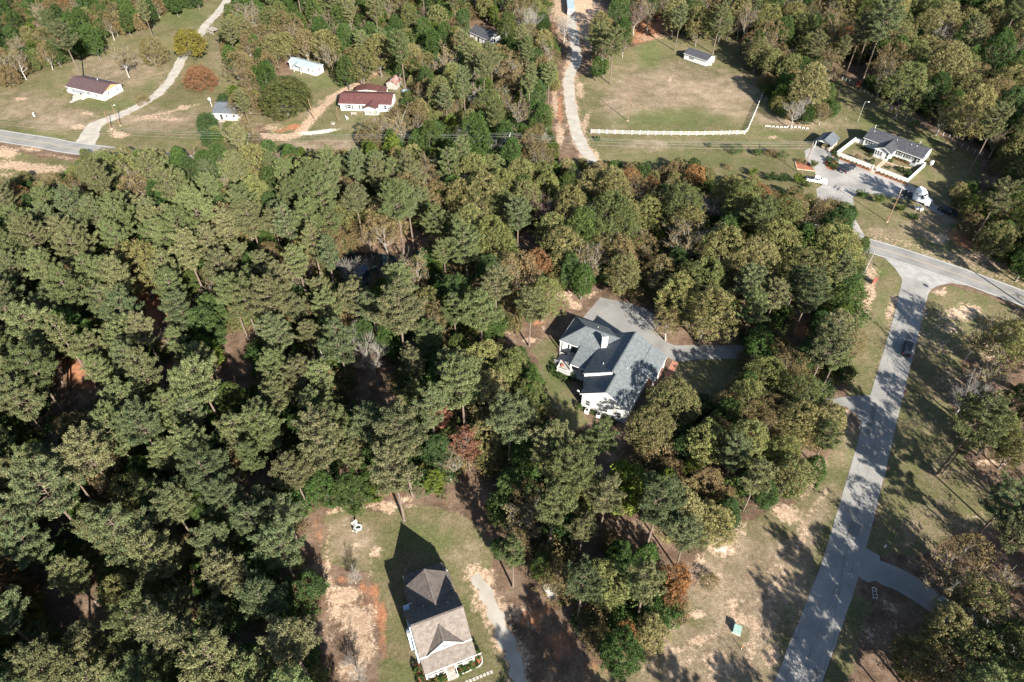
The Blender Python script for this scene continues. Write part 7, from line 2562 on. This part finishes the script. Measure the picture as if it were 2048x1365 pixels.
for a in placed:
    gput(*a)
FOREST = []
OUTSIDE = []
for x, y in cand:
    px, py = proj(x, y, 9.0)
    if px < -420 or px > 2480 or py > 1800:
        continue
    sp, scl, mx = mix_at(px, py)
    if gnear(x, y, sp * .95):
        continue
    if any((a - x) ** 2 + (b_ - y) ** 2 < w * w for a, b_, w in road_pts if abs(a - x) < 5 and abs(b_ - y) < 5):
        continue
    if any(in_poly(x, y, c) for c in NOTRUNK):
        continue
    k = random.choices(list(mx.keys()), list(mx.values()))[0]
    v = random.randrange(len(KINDS[k]))
    H, R = KINDS[k][v][2:4]
    s = scl * R_(.78, 1.2)
    if clear_hit(x, y, H * s * .68, R * s * .8, H * s) or shades(x, y, H * s, R * s):
        continue
    bp_ = proj(x, y, 0)
    if k not in ('bushy', 'cedar') and random.random() < .85 and any(in_poly(bp_[0], bp_[1], c_) for c_ in CLEAR[:5]):
        continue
    gput(x, y, sp * .95)
    c = proj(x, y, H * s * .68)
    vis = -60 < c[0] < 2108 and -60 < c[1] < 1440
    (FOREST if vis else OUTSIDE).append((k, x, y, s, v, c))

# lower trees and saplings fill the holes of the canopy
for x, y in [(R_(X0, X1), R_(Y0 + 16, Y1)) for _ in range(30000)]:
    px, py = proj(x, y, 4.0)
    if px < -150 or px > 2150 or py > 1450 or gnear(x, y, 1.4):
        continue
    if any((a - x) ** 2 + (b_ - y) ** 2 < w * w for a, b_, w in road_pts if abs(a - x) < 5 and abs(b_ - y) < 5) or any(in_poly(x, y, c) for c in NOTRUNK):
        continue
    k = random.choices(['bushy', 'bright', 'gum', 'brown', 'thin'], [5, .8, 1.6, .8, .5])[0]
    v = random.randrange(len(KINDS[k]))
    H, R = KINDS[k][v][2:4]
    s = R_(.5, .85)
    if clear_hit(x, y, H * s * .6, R * s * .8, H * s) or shades(x, y, H * s, R * s):
        continue
    gput(x, y, 3.4)
    c = proj(x, y, H * s * .6)
    (FOREST if -60 < c[0] < 2108 and -60 < c[1] < 1440 else OUTSIDE).append((k, x, y, s, v, c))
# low bushy trees close the edges of the woods down to the grass
for x, y in [(R_(X0, X1), R_(Y0, Y1)) for _ in range(26000)]:
    px, py = proj(x, y, 3.0)
    if px < -200 or px > 2200 or py > 1600 or gnear(x, y, 2.6):
        continue
    if not any(in_poly(px + dx, py + dy, c_) for c_ in CLEAR[:5] for dx, dy in ((0, 34), (34, 10), (-34, 10), (0, -30))):
        continue
    if any((a - x) ** 2 + (b_ - y) ** 2 < w * w for a, b_, w in road_pts if abs(a - x) < 5 and abs(b_ - y) < 5) or any(in_poly(x, y, c) for c in NOTRUNK):
        continue
    k = random.choices(['bushy', 'bright', 'gum'], [6, .6, .6])[0]
    v = random.randrange(len(KINDS[k]))
    H, R = KINDS[k][v][2:4]
    s = R_(.5, .95)
    if clear_hit(x, y, H * s * .6, R * s * .7, H * s) or shades(x, y, H * s, R * s):
        continue
    gput(x, y, 3.6)
    c = proj(x, y, H * s * .6)
    (FOREST if -60 < c[0] < 2108 and -60 < c[1] < 1440 else OUTSIDE).append((k, x, y, s, v, c))

for x, y, k, s in [(52, 27, 'oak', .9), (58, 18, 'pine', 1.0), (63, 8, 'pine', 1.0), (67, 43, 'oak', .9), (61, 31, 'pine', .9), (71, 24, 'brown', 1.2), (67, 43, 'thin', 1.1), (77, 37, 'oak', 1.1), (54, 8, 'pine', 1.0), (47, 17, 'thin', 1.2), (76, 14, 'pine', 1.1), (83, 29, 'oak', 1.1),
                   (85, 49, 'thin', 1.2), (91, 64, 'brown', 1.2), (96, 80, 'oak', 1.1), (101, 95, 'thin', 1.2), (94, 40, 'pine', 1.1), (103, 70, 'pine', 1.1),
                   (53, 13, 'oak', 1.1), (60, 25, 'tall_pine', .85), (66, 32, 'thin', 1.1), (72, 38, 'oak', 1.0), (77, 46, 'pine', 1.0), (81, 53, 'thin', 1.2), (48, 9, 'pine', .9), (87, 58, 'pine', 1.0), (92, 52, 'thin', 1.2)]:
    v = random.randrange(len(KINDS[k]))
    H, R = KINDS[k][v][2:4]
    c = proj(x, y, H * s * .6)
    if (c[1] > 1380 or c[0] > 2060 or (c[0] > 1900 and c[1] > 1230)) and not gnear(x, y, 2):
        gput(x, y, 5)
        OUTSIDE.append((k, x, y, s, v, c))

# shade trees standing just outside the picture: their shadows fall across the road and drives
for px, py, k, s in [(2100, 700, 'oak', 1.2), (2130, 800, 'oak', 1.2), (2110, 900, 'pine', 1.1), (2150, 980, 'pine', 1.15), (2120, 1080, 'pine', 1.1), (2160, 1150, 'oak', 1.2), (2100, 1220, 'oak', 1.1),
                     (2180, 880, 'pine', 1.1), (2080, 1300, 'pine', 1.0), (2130, 1390, 'oak', 1.1), (2050, 1410, 'oak', 1.1), (1970, 1430, 'pine', 1.1), (1880, 1440, 'pine', 1.1), (1830, 1500, 'oak', 1.2),
                     (1760, 1480, 'pine', 1.05), (1930, 1530, 'pine', 1.1), (1690, 1540, 'pine', 1.0), (1800, 1600, 'oak', 1.1), (1960, 1640, 'oak', 1.1), (1100, 1450, 'pine', .9), (1160, 1480, 'pine', .9), (1060, 1520, 'oak', .9),
                     (720, 1440, 'thin', .9), (2090, 640, 'oak', 1.1), (2140, 560, 'pine', 1.1), (2100, 380, 'oak', 1.2), (2120, 450, 'pine', 1.1), (1240, 1470, 'pine', .9), (1330, 1560, 'pine', .9)]:
    v = random.randrange(len(KINDS[k]))
    H, R = KINDS[k][v][2:4]
    x, y = P(px, py, H * s * .68)
    if not gnear(x, y, 5.0) and not shades(x, y, H * s, R * s):
        gput(x, y, 6)
        OUTSIDE.append((k, x, y, s, v, (px, py)))

LIMIT = 285
byk = {}
for t in FOREST:
    byk.setdefault(t[0], []).append(t)
rest = list(OUTSIDE)
for k, lst in byk.items():
    lst.sort(key=lambda t: math.dist((t[1], t[2], 8), (0, 0, CAM_H)))
    lim = LIMIT - sum(1 for t in TREES if TREE_NAME[t[1]][0] == TREE_NAME[k][0])
    for t in lst[:lim]:
        plant(t[0], t[1], t[2], t[3], t[4])
    rest += lst[lim:]
print("forest", {k: len(v) for k, v in byk.items()}, "rest", len(rest), "outside", len(OUTSIDE))


# ---- masses nobody could count: one object each, scattered from the same tree shapes
def scatter(name, items, meshes):
    """items: (variant index, x, y, scale, rz, z)"""
    srcs = bpy.data.collections.new(name + "_shapes")
    pieces = []
    for i, ms in enumerate(meshes):
        me0 = ms[0]
        if len(ms) > 1:
            bm_ = bmesh_join(ms)
            me0 = bm_
        o = bpy.data.objects.new("%03d" % i, me0)
        srcs.objects.link(o)
    n = len(items)
    me = bpy.data.meshes.new(name)
    me.from_pydata([(a[1], a[2], a[5] if len(a) > 5 else 0) for a in items], [], [])
    at = me.attributes.new('pick', 'INT', 'POINT')
    at.data.foreach_set('value', [a[0] for a in items])
    at = me.attributes.new('siz', 'FLOAT', 'POINT')
    at.data.foreach_set('value', [a[3] for a in items])
    at = me.attributes.new('rot', 'FLOAT_VECTOR', 'POINT')
    at.data.foreach_set('vector', [c for a in items for c in (0.0, 0.0, a[4])])
    ob = bpy.data.objects.new(name, me)
    COL.objects.link(ob)
    ng = bpy.data.node_groups.new(name, 'GeometryNodeTree')
    ng.interface.new_socket("Geometry", in_out='INPUT', socket_type='NodeSocketGeometry')
    ng.interface.new_socket("Geometry", in_out='OUTPUT', socket_type='NodeSocketGeometry')
    gi = ng.nodes.new('NodeGroupInput')
    go = ng.nodes.new('NodeGroupOutput')
    ci = ng.nodes.new('GeometryNodeCollectionInfo')
    ci.inputs['Collection'].default_value = srcs
    ci.inputs['Separate Children'].default_value = True
    ci.inputs['Reset Children'].default_value = True
    ip = ng.nodes.new('GeometryNodeInstanceOnPoints')
    ip.inputs['Pick Instance'].default_value = True

    def named(nm, typ):
        a = ng.nodes.new('GeometryNodeInputNamedAttribute')
        a.data_type = typ
        a.inputs['Name'].default_value = nm
        return a.outputs['Attribute']

    ng.links.new(gi.outputs[0], ip.inputs['Points'])
    ng.links.new(ci.outputs[0], ip.inputs['Instance'])
    ng.links.new(named('pick', 'INT'), ip.inputs['Instance Index'])
    ng.links.new(named('rot', 'FLOAT_VECTOR'), ip.inputs['Rotation'])
    ng.links.new(named('siz', 'FLOAT'), ip.inputs['Scale'])
    ng.links.new(ip.outputs[0], go.inputs[0])
    md = ob.modifiers.new("scatter", 'NODES')
    md.node_group = ng
    return ob


def bmesh_join(ms):
    """one mesh out of several, keeping their materials and tone"""
    vs, fs, mi, tone, mats = [], [], [], [], []
    o = 0
    for m in ms:
        n = len(m.vertices)
        co = np.empty(n * 3, np.float32)
        m.vertices.foreach_get('co', co)
        vs.append(co.reshape(-1, 3))
        nl = len(m.loops)
        li = np.empty(nl, np.int32)
        m.loops.foreach_get('vertex_index', li)
        assert nl == 4 * len(m.polygons)
        fs.append(li.reshape(-1, 4) + o)
        mi += [len(mats)] * len(m.polygons)
        mats.append(m.materials[0])
        if 'tone' in m.attributes:
            t = np.empty(n, np.float32)
            m.attributes['tone'].data.foreach_get('value', t)
        else:
            t = np.full(n, .5, np.float32)
        tone.append(t)
        o += n
    me = mesh_np("tree_shape", np.concatenate(vs), np.concatenate(fs))
    for m in mats:
        me.materials.append(m)
    me.polygons.foreach_set('material_index', mi)
    at = me.attributes.new('tone', 'FLOAT', 'POINT')
    at.data.foreach_set('value', np.concatenate(tone))
    return me


vidx, vmesh = {}, []
items = []
for t in rest:
    key = (t[0], t[4])
    if key not in vidx:
        vidx[key] = len(vmesh)
        c, w, H, R = KINDS[t[0]][t[4]]
        vmesh.append((c, w))
    items.append((vidx[key], t[1], t[2], t[3], R_(0, 6.28)))
wood = scatter("far_woods", items, vmesh)
tag(wood, "remaining mass of pines and hardwoods filling the woods towards the edges of the view", None, None, 'stuff')

# undergrowth on the forest floor
ug = []
um = [(KINDS['shrub'][i][0],) for i in range(3)] + [(KINDS['brownshrub'][0][0],), (KINDS['oak'][0][0],), (KINDS['cedar'][1][0],)]
zones = [PL(c) for c in ([(-200, 330), (150, 340), (1000, 330), (1700, 430), (1740, 520), (1640, 960), (1400, 1100), (1300, 1300), (1180, 1310), (1120, 1170), (990, 1080), (880, 980), (640, 1000), (620, 1365), (640, 1600), (-500, 1700)],
                         [(-200, -100), (450, -100), (440, 60), (480, 150), (300, 60), (150, 112), (0, 165), (-200, 170)], [(445, -100), (1120, -100), (1100, 320), (800, 330), (790, 120), (600, 100), (520, 120)],
                         [(1260, -100), (2300, -100), (2300, 470), (1990, 360), (1700, 130), (1560, 130), (1480, 60), (1290, 40)])]
keepout = NOTRUNK + [PL(CLEAR[3]), PL(CLEAR[5]), PL(CLEAR[6]), PL(CLEAR[7])]
for i in range(24000):
    x, y = R_(-262, 262), R_(30, 340)
    px, py = proj(x, y, 0)
    if px < -150 or px > 2200:
        continue
    if not any(in_poly(x, y, z) for z in zones) or any(in_poly(x, y, z) for z in keepout):
        continue
    if any((a - x) ** 2 + (b_ - y) ** 2 < w * w for a, b_, w in road_pts if abs(a - x) < 5 and abs(b_ - y) < 5):
        continue
    if mnoise.noise((x * .06, y * .06, 2.2)) < -0.3 or random.random() < .25:
        continue
    if clear_hit(x, y, 1.5, 2.0, 3.0):
        continue
    q = random.random()
    k = random.choice((0, 1, 2)) if q < .55 else 3 if q < .78 else 4 if q < .9 else 5
    s = R_(.8, 1.9) if k < 4 else R_(.28, .45) if k == 4 else R_(.4, .8)
    ug.append((k, x, y, s, R_(0, 6.28)))
under = scatter("undergrowth", ug, um)
tag(under, "green and brown undergrowth on the forest floor between the trunks", None, None, 'stuff')
print("undergrowth", len(ug))
# ------------------------------------------------------------------ a description for every tree: how it looks and which one it is
MARKS = [
    (1210, 700, "the slate-roofed house with the white chimney"), (870, 1240, "the pale blue house"), (730, 540, "the dark pond"), (712, 1055, "the white lawn chairs"), (740, 730, "the lone white bare tree in the dark gap"),
    (185, 175, "the white house with the brown roof"), (60, 330, "the orange dirt banks by the road"), (620, 130, "the white mobile home"), (730, 195, "the red-roofed house"), (785, 165, "the rusty-roofed barn"),
    (975, 70, "the half-hidden house in the woods"), (1145, 30, "the long trailer on the orange earth"), (1165, 280, "the lower end of the gravel road"), (1400, 115, "the white shed in the meadow"), (1330, 265, "the white rail fence"),
    (1717, 165, "the red tractor"), (1790, 290, "the white house with the walled yard"), (1830, 400, "the white semi-truck"), (1665, 360, "the parked white pickup"), (1745, 560, "the rusty sign panel by the junction"),
    (1812, 700, "the dark car on the side road"), (1690, 800, "the driveway mouth"), (1720, 850, "the white sign post"), (1500, 1150, "the sandy vacant lot"), (1470, 1258, "the green utility box"), (1722, 1125, "the wooded driveway mouth"),
    (1100, 1185, "the hammock"), (1230, 620, "the concrete turning area"), (690, 1110, "the sandy yard west of the blue house"), (1050, 480, "the reddish bare tree"), (1190, 440, "the wide silver bare tree"), (920, 880, "the half-dead red pine"),
    (560, 185, "the huge round oak"), (430, 45, "the old crate shed by the drive"), (955, 195, "the wide bare grey tree"), (1021, 315, "the utility pole in the woods"), (1240, 960, "the straw-covered path"), (300, 620, "the strip of red clay in the pine wood"),
    (150, 755, "the straw clearing in the western pine wood"), (200, 515, "the small grey bare tree"), (25, 1180, "the orange tree at the left edge"), (0, 1000, "the left edge of the view halfway down"), (330, 1365, "the middle of the bottom left edge"), (100, 1330, "the bottom left corner"),
    (157, 97, "the pale lamp pole by the woods"), (70, 60, "the hollow in the upper left thicket"), (360, 10, "the green strip at the driveway's top"), (5, 140, "the upper left yard corner"), (240, 30, "the thicket above the brown tree"),
    (2040, 40, "the top right corner"), (20, 20, "the top left corner"), (1880, 190, "the green bank behind the post fence"), (1560, 30, "the top edge above the meadow"), (820, 20, "the top edge of the middle woods"), (400, 420, "the tan half-bare tree in the upper pine wood"),
    (500, 1100, "the pine wood edge west of the blue house"), (480, 860, "the long dark gap in the pine wood"), (250, 950, "the heart of the lower left pine wood"), (870, 440, "the clay bank above the pond"), (1560, 860, "the pines beside the driveway mouth"), (1400, 430, "the hidden stretch of road"),
    (1600, 660, "the straw opening in the eastern pines"), (1430, 650, "the shaded driveway"), (1350, 1160, "the rust-coloured tree of the vacant lot"), (1200, 1200, "the big pale-green pine clump"), (650, 700, "the pale pine trunks south of the pond"), (1650, 450, "the bend of the road by the parking lot"),
]
ORD = ["", "second ", "third ", "fourth ", "fifth ", "sixth ", "seventh ", "eighth ", "ninth ", "tenth "] + [w + " " for w in "eleventh twelfth thirteenth fourteenth fifteenth sixteenth seventeenth eighteenth nineteenth twentieth".split()] + ["twenty-" + w + " " for w in "first second third fourth fifth sixth seventh eighth ninth".split()] + ["thirtieth "] + ["thirty-" + w + " " for w in "first second third fourth fifth sixth seventh eighth ninth".split()] + ["fortieth "] + ["forty-" + w + " " for w in "first second third fourth fifth sixth seventh eighth ninth".split()]
LOOK = {'pine': "green-needled pine", 'tall_pine': "tall long-trunked pine", 'oak': "olive-leaved oak", 'gum': "dark green leafy tree", 'bright': "slim bright green sapling", 'bushy': "low bushy tree", 'brown': "brown autumn tree", 'rust': "russet autumn tree",
        'thin': "thin-leaved tree", 'bare': "bare grey tree", 'cedar': "dense conical cedar", 'deadpine': "dead red pine", 'shrub': "green shrub", 'brownshrub': "brown shrub"}
buckets = {}
for o, kind, x, y, H in TREES:
    if o.get('label'):
        continue
    px, py = proj(x, y, H * .66)
    d = sorted((math.hypot(px - m[0], py - m[1]), i) for i, m in enumerate(MARKS))[0]
    buckets.setdefault((kind, d[1]), []).append((d[0], o, px, py))
for (kind, mi), lst in buckets.items():
    lst.sort(key=lambda a: a[0])
    mk = MARKS[mi]
    for i, (d, o, px, py) in enumerate(lst):
        if i < len(ORD):
            o['label'] = "%s%s closest to %s" % (ORD[i], LOOK.get(kind, 'tree'), mk[2])
        else:
            side = ("above" if py < mk[1] else "below") if abs(py - mk[1]) > abs(px - mk[0]) else ("left of" if px < mk[0] else "right of")
            o['label'] = "%s deeper in the wood %s %s" % (LOOK.get(kind, 'tree'), side, mk[2])
for o, kind, x, y, H in TREES:
    if 'group' not in o:
        o['group'] = {'pine': 'pines of the woods', 'tall_pine': 'tall pines standing over the woods', 'oak': 'oaks of the woods', 'gum': 'dark green trees of the woods', 'brown': 'brown autumn trees', 'thin': 'thinning pale-limbed trees',
                      'bare': 'bare trees', 'rust': 'russet trees', 'bright': 'bright young trees'}.get(kind, 'trees and shrubs of the place')
